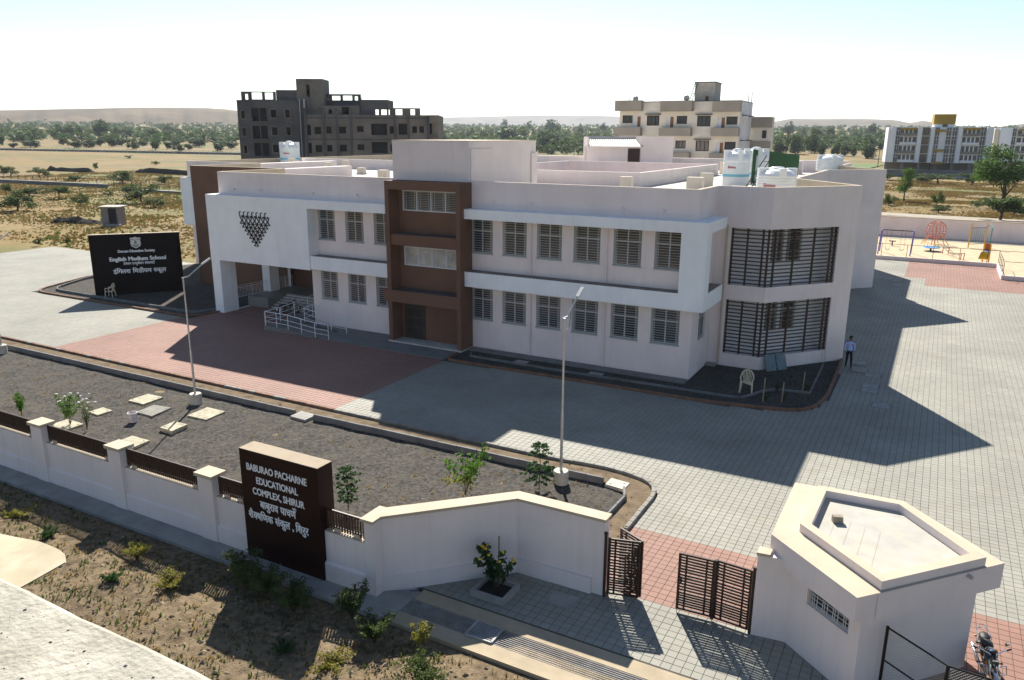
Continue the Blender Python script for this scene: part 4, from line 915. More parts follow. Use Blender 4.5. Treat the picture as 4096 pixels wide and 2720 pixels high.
# leaning grey boards by the bay
def boardx(s0, s1, label):
    e = eB; a = P3+e*s0-nB*.45; b = P3+e*s1-nB*.45; m = MB(); h = .95; t = nB*.35
    p = [(a.x, a.y, .03), (b.x, b.y, .03), (b.x+t.x, b.y+t.y, h), (a.x+t.x, a.y+t.y, h)]; o_ = nB*.05
    m.add([*p, *[(x+o_.x, y+o_.y, z-.02) for x, y, z in p]], [(0, 1, 2, 3), (7, 6, 5, 4), (0, 4, 5, 1), (1, 5, 6, 2), (2, 6, 7, 3), (3, 7, 4, 0)])
    c = (a+b)/2; return tag(m.build('slab_board', mat('board_grey', (.16, .2, .21), var=.15, scale=3), org=(c.x, c.y, 0)), label, 'board')
boardx(.25, .95, 'grey panel leaning on the bay, the one nearer the chair'); boardx(1.05, 1.7, 'grey panel leaning on the bay, the one nearer the guard')
tag(MB().obox((0, 0, .04), 1.1, .35, .05, .9).build('slab_board', mat('board_pale', (.3, .3, .29), var=.2), org=(-6.9, 44.75, .02)), 'pale plank lying at the foot of the leaning panels', 'board')
for x, y, h, l in ((-6.64, 38.9, 1.3, 'thin stake in the dark bed nearest the plastic chair'), (-5.78, 39.3, 1.1, 'short stake in the middle of the dark bed'), (-5.12, 41.6, 1.15, 'stake in the dark bed nearest the bay')):
    t = thing('sapling', l, 'sapling', (x, y, 0), 'staked saplings in the dark bed')
    MB().tube([(x, y, -.05), (x+.03, y, h)], .03, 6).build('stake', mat('stake_wood', (.34, .27, .19), var=.2), t)
# plastic chairs
CHM = mat('chair_plastic', (.62, .55, .40), rough=.45, var=.06)
def chair(loc, rz, label, s=1.0):
    t = thing('plastic_chair', label, 'chair', loc, 'cream plastic garden chairs', local=True, rz=rz); t.scale = (s, s, s)
    MB().prism(curve_pts([(-.24, -.22), (.24, -.22), (.22, .22), (-.22, .22), (-.24, -.22)], .08, 3)[1:-1], .40, .43).build('seat', CHM, t)
    for sx in (-1, 1):
        MB().tube([(sx*.27, -.25, 0), (sx*.25, -.22, .42), (sx*.26, -.2, .64)], [.035, .04, .03], 6).build('leg', CHM, t); MB().tube([(sx*.26, .27, 0), (sx*.23, .22, .42)], [.03, .04], 6).build('leg', CHM, t)
        MB().tube([(sx*.26, -.22, .65), (sx*.29, 0, .66), (sx*.27, .2, .70)], .032, 6).build('armrest', CHM, t)
    MB().tube([(.27*math.cos(a), .22+.06*math.sin(a), .68+.30*math.sin(a)) for a in np.linspace(0, math.pi, 11)], .032, 6).build('back_frame', CHM, t)
    for i in range(-3, 4): MB().bar((i*.05, .23, .42), (i*.07, .28, .68+.29*math.sqrt(max(.05, 1-(i*.07/.27)**2))), .032, .012).build('back_slat', CHM, t)
    return t
chair((-7.75, 40.15, .02), R(8), 'cream plastic chair in the dark bed in front of the bay', 1.15)
chair((-59.1, 39.05, .04), R(-60), 'cream plastic chair at the foot of the school sign', 1.15)
# square planter box
pb = thing('planter_box', 'square concrete planter box in the paving before the wing wall', 'planter', (-10.07, 17.55, 0))
for bx in ((-10.64, -9.52, 17.03, 17.13), (-10.64, -9.52, 17.93, 18.03), (-10.64, -10.54, 17.132, 17.928), (-9.62, -9.52, 17.132, 17.928)): MB().box(*bx, -.05, .2).build('side', CONC, pb)
MB().box(-10.53, -9.63, 17.14, 17.92, -.05, .07).build('soil', mat('planter_soil', (.03, .025, .02), var=.3, bump=1), pb)
tag(MB().box(-.5, .4, -.2, .15, -.02, .22).build('flower_trough', WHITE, org=(-25.9, 38.95, .03)), 'white trough at the foot of the brown tower', 'trough')
# cream sheet awning and the roof ledge we look over
ledge = MB(); LP = [(-3.6, 1.30), (-2.78, 1.29), (-2.1, 1.262), (-1.61, 1.25), (-.9, 1.235), (1.2, 1.2), (1.2, -1.5), (-3.6, -1.5)]
n_ = 60; top = []
for i in range(n_+1):
    x = -4.5+4.6*i/n_; top.append((x, 1.262+.003*math.sin(x*9)+.002*math.sin(x*31)+rnd.uniform(-.0015, .0015)))
lv = MB(); 
for (xa, ya), (xb, yb) in zip(top, top[1:]):
    lv.quad((xa, -1.2, 11.6), (xb, -1.2, 11.6), (xb, yb-.03, 11.6), (xa, ya-.03, 11.6)); lv.quad((xa, ya-.03, 11.6), (xb, yb-.03, 11.6), (xb, yb, 11.575), (xa, ya, 11.575)); lv.quad((xa, ya, 11.575), (xb, yb, 11.575), (xb, yb-.02, 11.2), (xa, ya-.02, 11.2))
LEDGE = mat('ledge_plaster', (.37, .345, .285), var=.25, scale=5, bump=.5, bscale=40, stain=.7, sscale=3.5, scol=(.25, .22, .17), detail=9)
tag(lv.build('roof_ledge', LEDGE), 'rough whitewashed parapet top of the roof in the corner', kind='structure')
tag(stones('ledge_grit', 900, (-3.4, -.9, .5, 1.2), lambda X, Y: X*0+11.6, .0015, .007, mat('black_grit', (.05, .05, .06)), 31), 'black grit scattered on the parapet top', kind='stuff')
aw = MB(); a0 = []; fx = [-17.5, -16, -14.4, -13.46, -12.75, -12.42, -12.27]; fy = [6.45, 6.6, 6.77, 6.89, 6.86, 6.79, 6.68]
for j in range(7):
    v_ = j/6
    for i in range(25):
        x = -17.5+5.23*i/24; yf = float(np.interp(x, fx, fy)); x2 = x-.10*(1-v_)*(i/24); a0.append((x2, 5.2+(yf-5.2)*v_, 6.0+.05*math.sin(i*.35)*v_*v_-.12*(1-v_)))
aw.add(a0, [(j*25+i, j*25+i+1, (j+1)*25+i+1, (j+1)*25+i) for j in range(6) for i in range(24)])
aw.add([(x, y, z-.02) for x, y, z in a0], [(j*25+i, (j+1)*25+i, (j+1)*25+i+1, j*25+i+1) for j in range(6) for i in range(24)])
tag(aw.build('awning_sheet', mat('awning_cream', (.48, .40, .26), rough=.45, var=.12, scale=2, stain=.5, sscale=1.5, scol=(.6, .55, .42)), smooth=True), 'curved cream sheet jutting out below the roof ledge', 'awning')
tag(MB().box(0, .12, 0, .1, -.3, .14).box(.15, .24, .0, .08, -.3, .02).build('bracket', GATEB, org=(-2.02, 1.31, 11.42)), 'small rusty bracket just beyond the roof ledge', 'bracket')

# ================================================================ TANKS AND OTHER ROOF THINGS
def tank(x, y, r, h, z, label, band=True, txt=True, sx=1):
    t = thing('water_tank', label, 'water tank', (x, y, z), 'white plastic water tanks on the school roof', local=True)
    prof = [(r*.97, 0), (r, .05)]; k = int(h*.62/.16)
    for i in range(k):
        z0 = .08+i*h*.62/k; prof += [(r, z0), (r, z0+h*.62/k*.72), (r*.972, z0+h*.62/k*.8), (r*.972, z0+h*.62/k*.95)]
    prof += [(r, h*.70), (r*.99, h*.74)]
    MB().lathe(prof, 28).build('tank_body', PLASTW, t, smooth=False)
    top = MB(); 
    top.lathe([(r*.98, h*.74), (r*.93, h*.8), (r*.75, h*.9), (r*.5, h*.95), (r*.3, h*.97)], 28)
    for kq in range(4):
        a = kq*math.pi/2+.5; c_, s_ = math.cos(a), math.sin(a)
        top.obox((r*.74*c_, r*.74*s_, h*.85), r*.5, r*.34, h*.29, a)
    top.build('tank_shoulder', PLASTW, t)
    MB().lathe([(r*.34, h*.96), (r*.36, h*1.0), (r*.3, h*1.03), (r*.1, h*1.04)], 18).build('lid', PLASTW, t)
    if band: MB().lathe([(r*1.006, h*.27), (r*1.006, h*.34)], 28).build('stripe', BLUET, t)
    if txt:
        V, F = glyphs('Sintex', r*.26, 1, .008); mx = max(v[0] for v in V); a0 = math.atan2(-y, -x)-.35
        m = MB(); m.v = [((r*1.012+c)*math.cos(a0+(a-mx/2)/r*1), (r*1.012+c)*math.sin(a0+(a-mx/2)/r*1), h*(.5 if band else .33)+b) for a, b, c in V]; m.f = F; m.build('lettering', REDT, t)
    return t
tank(-14.35, 62.9, 1.02, 2.75, ZR, 'tall white water tank beside the green sheet, the nearer of the two')
tank(-13.6, 66.3, 1.0, 2.85, ZR, 'tall white water tank behind the green sheet edge', txt=False)
tank(-8.75, 49.0, 1.15, 1.62, ZR+.35, 'squat white water tank on the bay roof', band=False)
tank(-9.9, 82.5, 1.22, 1.5, ZR+.6, 'squat white water tank far back beyond the second bay', band=False, txt=False)
tank(-66.0, 67.6, 1.12, 2.65, ZR+.25, 'white water tank far left on the school roof')
GREEN = mat('green_sheet', (.02, .10, .03), rough=.5, var=.15, scale=1)
gsx = thing('green_sheet_screen', 'dark green corrugated sheet screen behind the water tanks', 'screen', (-13, 66, ZR))
P0, P1 = Vector((-13.5, 64.4)), Vector((-12.0, 77.5)); m = MB(); n_ = 150; d = (P1-P0)/n_; nn = Vector((d.y, -d.x)).normalized()
for i in range(n_):
    f0 = .05 if i % 4 in (0, 1) else -.05; f1 = .05 if (i+1) % 4 in (0, 1) else -.05
    a, b = P0+d*i+nn*f0, P0+d*(i+1)+nn*f1; m.quad((*a, ZR+.1), (*b, ZR+.1), (*b, 12.15-.0045*i), (*a, 12.15-.0045*i))
m.build('corrugated_sheet', GREEN, gsx)
MB().bar((*P0, ZR), (*P0, 12.1), .06).build('post', GALV, gsx); MB().bar((*P1, ZR), (*P1, 11.4), .06).build('post', GALV, gsx)
ld = thing('ladder', 'dark iron ladder leaning beside the squat tank on the bay roof', 'ladder', (-10.2, 49, ZR))
for k_ in (0, .38): MB().tube([(-11.0+k_, 49.4-k_*.3, ZR+.1), (-9.6+k_, 49.8-k_*.3, 12.0)], .03, 6).build('rail', BLACKM, ld)
for k_ in range(6): MB().tube([(-10.9+k_*.22, 49.43+k_*.06, ZR+.3+k_*.4), (-10.52+k_*.22, 49.32+k_*.06, ZR+.3+k_*.4)], .015, 5).build('rung', BLACKM, ld)
def stick(x, y, z0, z1, r, label, m=STEELW, name='vent_pipe', cat='pipe'): return tag(MB().tube([(0, 0, 0), (0, 0, z1-z0)], r, 7).build(name, m, org=(x, y, z0)), label, cat)
stick(-7.0, 52.6, 9.4, 11.0, .05, 'white vent pipe on the bay roof, the nearer of the pair'); stick(-6.7, 52.9, 9.4, 11.1, .05, 'white vent pipe on the bay roof, the farther of the pair')
stick(-5.9, 51.4, 9.4, 10.85, .06, 'short white vent pipe at the bay parapet')
stick(-6.8, 72.9, 9.4, 12.3, .08, 'white pipe above the second bay, nearer the tank'); stick(-5.3, 75.1, 9.4, 12.2, .08, 'white pipe at the end of the second bay')
tag(MB().tube([(0, 0, 0), (2.9, 2.2, 0), (2.95, 2.2, -1.1)], .03, 6).build('pipe', STEELW, org=(-7.6, 49.6, 11.2)), 'thin white water pipe running from the squat tank across the bay roof', 'pipe')
stick(-12.8, 87.0, 10.5, 13.3, .07, 'white pole beside the far squat tank')
# roof shed with corrugated cover
Lc = lambda a_, L_, z: (RT*a_+FW*L_)+Vector((0, 0, z))
rs = thing('roof_shed', 'pink roof shed with a sloping corrugated cover and dark door', 'shed', tuple(Lc(12, 90, ZR)))
def lpoly(pts, L_): return [tuple(Lc(a_, L_, z)) for a_, z in pts]
def lbox(mb, a0, a1, l0, l1, z0, z1):
    v = [Lc(a_, l_, z) for z in (z0, z1) for a_, l_ in ((a0, l0), (a1, l0), (a1, l1), (a0, l1))]
    return mb.add([tuple(p) for p in v], [(0, 3, 2, 1), (4, 5, 6, 7), (0, 1, 5, 4), (1, 2, 6, 5), (2, 3, 7, 6), (3, 0, 4, 7)])
lbox(MB(), 8.4, 14.4, 90, 94, ZR, 11.95).build('wall', PINK, rs); lbox(MB(), 8.4, 8.6, 90.2, 95, ZR, 12.98).build('side_wall', PINK, rs); lbox(MB(), 8.4, 14.5, 94.1, 94.4, ZR, 13.05).build('back_wall', PINK, rs)
lbox(MB(), 14.42, 18.1, 90, 96, ZR, 13.05).build('stair_block', PINK, rs)
m = MB(); n_ = 48
for i in range(n_):
    a0, a1 = 8.7+6.0*i/n_, 8.7+6.0*(i+1)/n_; z0, z1 = (.05 if i % 2 else -.02), (-.02 if i % 2 else .05)
    m.quad(tuple(Lc(a0, 89.6, 11.95+z0)), tuple(Lc(a1, 89.6, 11.95+z1)), tuple(Lc(a1, 94.1, 12.8+z1)), tuple(Lc(a0, 94.1, 12.8+z0)))
m.build('corrugated_roof', mat('grey_green_sheet', (.13, .145, .115), rough=.6, var=.3, scale=.8), rs)
lbox(MB(), 13.0, 14.35, 89.93, 89.99, ZR+.1, 11.75).build('door', mat('shed_door', (.05, .03, .025)), rs)
# ================================================================ FAR BUILDINGS
class Front:
    """a facade standing on the line from A (across, away) along e; pictures of it were measured on the plane at distance L"""
    def __init__(s, A, e, L): s.A = Vector(A); s.e = Vector(e).normalized(); s.L = L; s.n = Vector((-s.e.y, s.e.x))
    def S(s, a): r = a/s.L; return (s.A.x-r*s.A.y)/(r*s.e.y-s.e.x)
    def Z(s, z, a): return CAMH+(z-CAMH)*(s.A.y+s.e.y*s.S(a))/s.L
    def W(s, q, d, z): p = s.A+s.e*q+s.n*d; v = RT*p.x+FW*p.y; return (v.x, v.y, z)
    def box(s, mb, q0, q1, d0, d1, z0, z1):
        v = [s.W(q, d, z) for z in (z0, z1) for q, d in ((q0, d0), (q1, d0), (q1, d1), (q0, d1))]
        return mb.add(v, [(0, 3, 2, 1), (4, 5, 6, 7), (0, 1, 5, 4), (1, 2, 6, 5), (2, 3, 7, 6), (3, 0, 4, 7)])
    def vol(s, name, m, parent, q0, q1, z0, z1, depth, holes=(), d0=0, rev=.35):
        mb = MB(); a, b = s.W(q0, d0, 0)[:2], s.W(q1, d0, 0)[:2]
        wallholes(mb, a, b, z0, z1, [(h[0]-q0, h[1]-q0, h[2], h[3]) for h in holes], rev)
        c, d = s.W(q1, d0+depth, 0)[:2], s.W(q0, d0+depth, 0)[:2]
        for p, q in ((b, c), (c, d), (d, a)): wallholes(mb, p, q, z0, z1)
        mb.quad((*a, z1), (*b, z1), (*c, z1), (*d, z1))
        return mb.build(name, m, parent)
GCON = mat('raw_concrete_dark', (.085, .085, .088), var=.25, scale=.35, stain=.5, sscale=.25, scol=(.05, .05, .055))
GCON2 = mat('raw_concrete_brown', (.155, .14, .122), var=.22, scale=.35, stain=.5, sscale=.25, scol=(.09, .085, .08))
F = Front((-48, 140), (1, 0), 140); AQ = lambda a: a+48
gb = thing('unfinished_building', 'dark grey unfinished concrete apartment block behind the school', 'building', F.W(15, 5, 0))
wl = []
for fl_ in range(5):
    dz_ = -2.95*fl_
    for a0, a1, z0, z1 in ((-47.34, -46.75, 15.73, 16.99), (-45.57, -42.92, 15.2, 17.46), (-42.2, -41.2, 15.89, 17.2), (-39.65, -38.9, 15.9, 17.22)): wl.append((AQ(a0), AQ(a1), z0+dz_, z1+dz_))
F.vol('wall', GCON, gb, 0, 11.9, -2, 18.8, 12, [h for h in wl if h[2] > 0]); F.box(MB(), .2, 11.5, .6, .7, 0, 18.3).build('interior', DARK, gb)
for h in wl:
    if h[2] < 8: continue
    w_ = h[1]-h[0]
    if w_ > 2: F.box(MB(), h[0]-.1, h[1]+.1, -.5, .3, h[2]-.25, h[2]+.05).build('balcony', GCON, gb); F.box(MB(), (h[0]+h[1])/2-.08, (h[0]+h[1])/2+.08, .05, .3, h[2], h[3]).build('balcony_post', GCON, gb)
    else:
        m = MB(); F.box(m, h[0]-.15, h[1]+.15, -.12, 0, h[2]-.2, h[2]-.02); F.box(m, h[0]-.15, h[1]+.15, -.12, 0, h[3]+.02, h[3]+.16); F.box(m, h[0]-.15, h[0]-.01, -.12, 0, h[2]-.02, h[3]+.02); F.box(m, h[1]+.01, h[1]+.15, -.12, 0, h[2]-.02, h[3]+.02); m.build('window', GCON2, gb)
# open frames on the roof
def frame(q0, q1, z0, z1, ops, d=.4, d0=1.0, m=GCON):
    mb = MB(); a, b = F.W(q0, d0, 0)[:2], F.W(q1, d0, 0)[:2]; hs = [(o[0]-q0, o[1]-q0, o[2], o[3]) for o in ops]
    wallholes(mb, a, b, z0, z1, hs, d)
    c, e_ = F.W(q1, d0+d, 0)[:2], F.W(q0, d0+d, 0)[:2]
    wallholes(mb, c, e_, z0, z1, [(q1-q0-h[1], q1-q0-h[0], h[2], h[3]) for h in hs], 0.01)
    wallholes(mb, b, c, z0, z1); wallholes(mb, e_, a, z0, z1); mb.quad((*a, z1), (*b, z1), (*c, z1), (*e_, z1)); return mb.build('roof_frame', m, gb)
frame(.55, 6.5, 18.7, 20.25, [(1.15, 1.75, 18.9, 19.85), (2.3, 4.2, 18.95, 20.1), (4.6, 6.1, 18.95, 20.1)])
F.vol('wall', GCON, gb, 6.6, 10.3, 18.7, 20.55, 6, (), 1.2); F.vol('stair_tower', GCON2, gb, 10.3, 14.9, 15, 22.4, 5, [(12.0, 12.6, 19.4, 21.4)], .8)
frame(14.9, 21.0, 18.7, 20.0, [(15.0, 15.4, 18.95, 19.3), (15.9, 17.4, 18.95, 19.7), (17.8, 19.5, 18.95, 19.75), (19.9, 20.5, 18.95, 19.65)], .4, 3)
F.vol('wall', GCON, gb, 11.9, 21.2, 10, 18.9, 8, [(12.4, 13.0, 16.3, 17.3)], 3.0)
# lighter right wing
wr = []
for a0, a1, z0, z1 in ((-35.76, -35.01, 12.96, 14.7), (-34.36, -33.23, 13.15, 14.34), (-32.37, -31.44, 13.26, 14.4), (-30.13, -28.92, 13.27, 14.42), (-27.06, -25.87, 13.56, 14.51), (-24.58, -21.81, 13.03, 14.94), (-21.37, -20.56, 13.31, 14.54), (-19.85, -18.29, 13.14, 14.96), (-17.49, -16.63, 13.43, 14.56), (-16.26, -15.43, 13.47, 14.56), (-14.45, -14.01, 13.26, 14.99)):
    for fl_ in range(4):
        d_ = -3.05*fl_
        if z0+d_ > 1: wr.append((AQ(a0), AQ(a1), z0+d_, z1+d_))
F.vol('wing_wall', GCON2, gb, 12.0, 35.05, -2, 16.4, 10, wr, -1.5); F.box(MB(), 12.3, 34.8, -.9, -.8, 0, 16).build('interior', DARK, gb)
for h in wr:
    if h[2] < 9: continue
    m = MB(); F.box(m, h[0]-.12, h[1]+.12, -1.62, -1.5, h[2]-.16, h[2]-.02); F.box(m, h[0]-.12, h[1]+.12, -1.62, -1.5, h[3]+.02, h[3]+.14); m.build('window', GCON2, gb)
for q in (12.2, 15.3, 17.6, 20.0, 27.6, 29.9, 33.3): F.box(MB(), q-.2, q+.2, -1.75, -1.5, -2, 16.3 if q > 20 else 17.5).build('column', GCON, gb)
for z in (16.0, 12.4, 9.3): F.box(MB(), 12.0, 35.0, -1.62, -1.5, z-.25, z).build('floor_edge', GCON, gb)
F.box(MB(), 33.6, 35.3, -2.4, -1.5, 15.1, 16.4).build('balcony', GCON2, gb); F.box(MB(), 33.6, 35.3, -2.4, -1.5, 11.6, 12.8).build('balcony', GCON2, gb)
F.vol('upper_wall', GCON2, gb, 14.9, 21.3, 16.2, 17.9, 6, [(16.0, 16.6, 16.5, 17.3), (18.3, 19.6, 16.4, 17.7)], -.6); F.vol('upper_wall', GCON, gb, 21.5, 26.3, 17.5, 18.95, 6, (), 0)
frame(21.5, 26.3, 16.3, 17.5, [(24.0, 24.6, 16.4, 17.4), (25.0, 26.0, 16.4, 17.4)], .3, 0); frame(26.5, 31.8, 16.3, 17.6, [(27.5, 28.7, 16.4, 17.4), (30.1, 30.9, 16.4, 17.4)], .3, 0, GCON2)
for q, d in ((10.9, -.25), (11.6, -.2), (11.75, -.2)): MB().tube([F.W(q, d, 4), F.W(q+.1, d, 19)], .08, 5).build('pipe', mat('pale_pipe', (.35, .38, .42)), gb)
MB().tube([F.W(21.0, 3, 18.8), F.W(21.6, 3, 20.6)], .05, 5).build('bamboo_pole', CONCL, gb)

# cream apartment house
CRM = mat('cream_house_paint', (.66, .63, .54), var=.06, scale=.5, stain=.25, sscale=.3, scol=(.5, .47, .4)); TAUPE = mat('taupe_panel_paint', (.30, .275, .235), var=.1, scale=.5)
SIDEW = mat('white_house_paint', (.62, .64, .68), var=.06, scale=.5, stain=.2, sscale=.4)
DFR = mat('dark_window_frame', (.035, .028, .025), rough=.5)
WOODD = mat('wooden_door', (.20, .10, .04), rough=.6, var=.2, scale=2)
F2 = Front((14.9, 115.6), (.899, -.438), 108)
cb = thing('apartment_house', 'cream apartment house with taupe balconies behind the school roof', 'building', F2.W(8, 5, 0))
Q = lambda a: F2.S(a); ZZ = lambda z, a: F2.Z(z, a); QE = Q(30.48)
up = [(14.69, 16.05, 14.78, 15.78, 'w'), (16.22, 17.12, 14.33, 15.69, 'd'), (17.97, 19.64, 14.47, 15.8, 'W'), (20.64, 21.55, 14.24, 15.67, 'd'), (21.97, 23.37, 14.72, 15.76, 'w'), (24.73, 26.53, 14.41, 15.81, 'W'), (27.51, 28.46, 14.18, 15.62, 'd'), (28.64, 30.14, 14.67, 15.71, 'w')]
hs = []; STO = 3.30
for a0, a1, z0, z1, k_ in up:
    for fl_ in range(5):
        q0, q1 = Q(a0), Q(a1); c0, c1 = ZZ(z0, a0)-STO*fl_, ZZ(z1, a0)-STO*fl_
        if c0 > .5: hs.append((q0, q1, c0, c1, k_))
F2.vol('wall', CRM, cb, Q(14.3), QE, -1, ZZ(17.55, 20), 9, [h[:4] for h in hs], 0, .2)
for q0, q1, c0, c1, k_ in hs:
    if k_ == 'd':
        F2.box(MB(), q0, q1, .1, .15, c0, c1).build('door', mat('white_door_leaf', (.6, .6, .6)) if False else SIDEW, cb); F2.box(MB(), q0+.52*(q1-q0), q1, .05, .1, c0, c1-.05).build('door_leaf', WOODD, cb)
    else:
        m = MB(); t = .12
        F2.box(m, q0, q1, .02, .12, c0, c0+t); F2.box(m, q0, q1, .02, .12, c1-t, c1); F2.box(m, q0, q0+t, .02, .12, c0, c1); F2.box(m, q1-t, q1, .02, .12, c0, c1)
        for x in (.33, .66): F2.box(m, q0+(q1-q0)*x-.03, q0+(q1-q0)*x+.03, .05, .1, c0, c1)
        wo = m.build('window', DFR, cb); F2.box(MB(), q0+.02, q1-.02, .13, .16, c0+.02, c1-.02).build('pane', GLASS, wo)
        if k_ == 'W': F2.box(MB(), q0-.2, q1+.2, -.5, 0, c1+.08, c1+.18).build('window_hood', DFR, cb)
for a0, a1 in ((13.95, 17.43), (19.97, 24.18), (26.89, 30.6)):
    q0, q1 = Q(a0), Q(a1)
    F2.box(MB(), q0, q1, -1.2, -.02, ZZ(16.32, a0), ZZ(17.6, a0)+.04).build('parapet_panel', TAUPE, cb)
    for fl_ in range(4): F2.box(MB(), q0, q1, -1.2, -.02, ZZ(13.15, a0)-STO*fl_, ZZ(14.22, a0)-STO*fl_).build('balcony', TAUPE, cb)
F2.box(MB(), Q(14.3)-.05, QE+.05, -.05, 9.05, ZZ(17.55, 20)-.02, ZZ(17.55, 20)+.08).build('roof_edge', DFR, cb)
m = MB(); c = F2.W(QE, 0, 0); d_ = F2.W(QE, 9, 0); wallholes(m, (c[0], c[1]), (d_[0], d_[1]), -1, ZZ(17.55, 20)-.03, [(1.2, 1.9, z, z+1.5) for z in (14.2, 10.9, 7.6)]+[(4.3, 5.0, z+.3, z+1.1) for z in (14.2, 10.9, 7.6)]+[(6.2, 7.2, z, z+1.5) for z in (14.2, 10.9, 7.6)], .2)
m.v = [(x+F2.e.x*RT.x*.02, y+F2.e.x*RT.y*.02, z) for x, y, z in m.v]; m.build('side_wall', SIDEW, cb)
F2.box(MB(), QE-.6, QE-.4, .3, 8.7, 0, 17).build('interior', DARK, cb)
for s0, s1 in ((1.0, 2.2), (6.0, 7.5)):
    for z in (15.85, 12.55, 9.25): F2.box(MB(), QE+.03, QE+.6, s0, s1, z, z+.12).build('window_hood', DFR, cb)
F2.box(MB(), QE-.5, QE+2.6, 9.3, 13.5, 0, 15.9).build('rear_wing', CRM, cb)
for z in (14.5, 11.2): F2.box(MB(), QE-.2, QE+2.9, 9.0, 9.29, z-.1, z+1.3).build('balcony', TAUPE, cb)
F2.box(MB(), QE+1.6, QE+2.2, 9.25, 9.29, 12.9, 14.0).build('window', DFR, cb)
F2.box(MB(), Q(23.6), Q(26.3), 2.5, 6.5, ZZ(17.55, 20)-.5, ZZ(20.15, 24)).build('stair_tower', mat('stained_tower', (.52, .47, .4), var=.15, stain=.6, sscale=.6, scol=(.3, .26, .22)), cb)
F2.box(MB(), Q(23.6)-.1, Q(26.3)+.1, 2.4, 6.6, ZZ(20.15, 24), ZZ(20.15, 24)+.1).build('tower_edge', DFR, cb)
F2.box(MB(), Q(25.1), Q(25.5), 2.44, 2.5, ZZ(17.55, 20), ZZ(18.4, 25)).build('tower_door', WOODD, cb)
ld2 = MB(); zb, zt = ZZ(17.5, 23), ZZ(20.2, 23)
for k_ in (0, .4): ld2.tube([F2.W(Q(23.3)+k_-.25, 1.6, zb), F2.W(Q(23.6)+k_+.05, 2.3, zt)], .04, 5)
for k_ in range(9): u_ = k_/9; ld2.tube([F2.W(Q(23.3)-.25+.6*u_, 1.6+.7*u_, zb+(zt-zb)*u_), F2.W(Q(23.3)+.15+.6*u_, 1.6+.7*u_, zb+(zt-zb)*u_)], .03, 4)
ld2.build('ladder', DFR, cb)
for q, d, h in ((1.5, 1, 1.6), (2.3, 1.5, 1.2), (QE-.3, 7, 1.3), (QE-.2, 9, 1.6)): MB().tube([F2.W(q, d, ZZ(17.5, 20)), F2.W(q, d, ZZ(17.5, 20)+h)], .06, 5).build('antenna_pole', GALV, cb)
for q in (2.4, 9.7): MB().ell(F2.W(q, .9, ZZ(17.55, 20)+.5), .42, .2, .42, 10, 6).build('dish', GALV, cb)

# white and yellow apartment blocks
YEL = mat('ochre_paint', (.36, .23, .03), var=.1); AWH = mat('apartment_white', (.74, .76, .80), var=.05, scale=.2); AGR = mat('apartment_grey', (.22, .2, .18), var=.1, scale=.2); ADK = mat('apartment_glass', (.07, .065, .06), rough=.2, var=.4, scale=.4, spec=.5)
AOL = mat('apartment_olive_glass', (.13, .115, .075), rough=.3, var=.3, scale=.4)
def apartments(F3, a0, a1, label, cols, tower=None):
    t = thing('apartment_block', label, 'building', F3.W(F3.S((a0+a1)/2), 5, 0), 'white and yellow apartment blocks')
    q0, q1 = F3.S(a0), F3.S(a1); zt = F3.Z(16.7, a0); zb = F3.Z(4.4, (a0+a1)/2); H = (zt-zb)/4
    F3.box(MB(), q0, q1, .5, 14, zb, zt).build('wall', AWH, t)
    F3.box(MB(), q0+1, q1-1, 9, 13, -.2, zb-.01).build('core', AGR, t)
    nst = int((q1-q0)/5)
    for i in range(nst+1): x = q0+.4+(q1-q0-.8)*i/nst; F3.box(MB(), x-.4, x+.4, .6, 1.4, -.2, zb-.01).build('stilt', AGR, t)
    for c0, c1, kd in cols:
        x0, x1 = F3.S(c0), F3.S(c1)
        if kd == 'pier': F3.box(MB(), x0, x1, -.6, .49, zb, zt+.1).build('pier', AWH, t)
        for fl_ in range(4):
            z = zb+H*fl_
            if kd == 'tall':
                w1 = F3.box(MB(), x0, x1, .3, .49, z+.15, z+H-.1).build('window', ADK, t)
                for k_ in (1/2,): F3.box(MB(), x0+(x1-x0)*k_-.05, x0+(x1-x0)*k_+.05, .24, .3, z+.15, z+H-.1).build('mullion', AWH, w1)
                F3.box(MB(), x0, x1, .24, .3, z+H*.62, z+H*.62+.1).build('transom', AWH, w1)
            if kd == 'olive':
                w1 = F3.box(MB(), x0, x1, .3, .49, z+.15, z+H-.1).build('window', AOL, t)
                for k_ in (1/3, 2/3): F3.box(MB(), x0+(x1-x0)*k_-.05, x0+(x1-x0)*k_+.05, .24, .3, z+.15, z+H-.1).build('mullion', AGR, w1)
            if kd == 'balc':
                F3.box(MB(), x0, x1, .3, .49, z+.9, z+H-.35).build('window', ADK, t)
                for k_ in (.24, .5, .74): F3.box(MB(), x0+(x1-x0)*k_-.2, x0+(x1-x0)*k_+.2, .2, .3, z+.9, z+H-.35).build('mullion', AWH, t)
                F3.box(MB(), x0, x1, -.5, .29, z+.1, z+.95).build('balcony', (AWH if fl_ in (0, 2) else AGR), t)
        if kd == 'balc': F3.box(MB(), x0, x1, -.7, .45, zt-.9, zt-.25).build('roof_beam', YEL, t)
    if tower:
        x0, x1 = F3.S(tower[0]), F3.S(tower[1]); F3.box(MB(), x0, x1, 2, 8, zt+1.0, zt+4.4).build('roof_tower', YEL, t); F3.box(MB(), x0+.3, x1-.3, 2.2, 7.8, zt-.1, zt+.99).build('tower_base', AWH, t); F3.box(MB(), x0+(x1-x0)*.42, x0+(x1-x0)*.66, 2.1, 2.19, zt-.05, zt+1.0).build('tower_door', ADK, t)
    return t
F3 = Front((134.4, 285), (.93, -.36), 285)
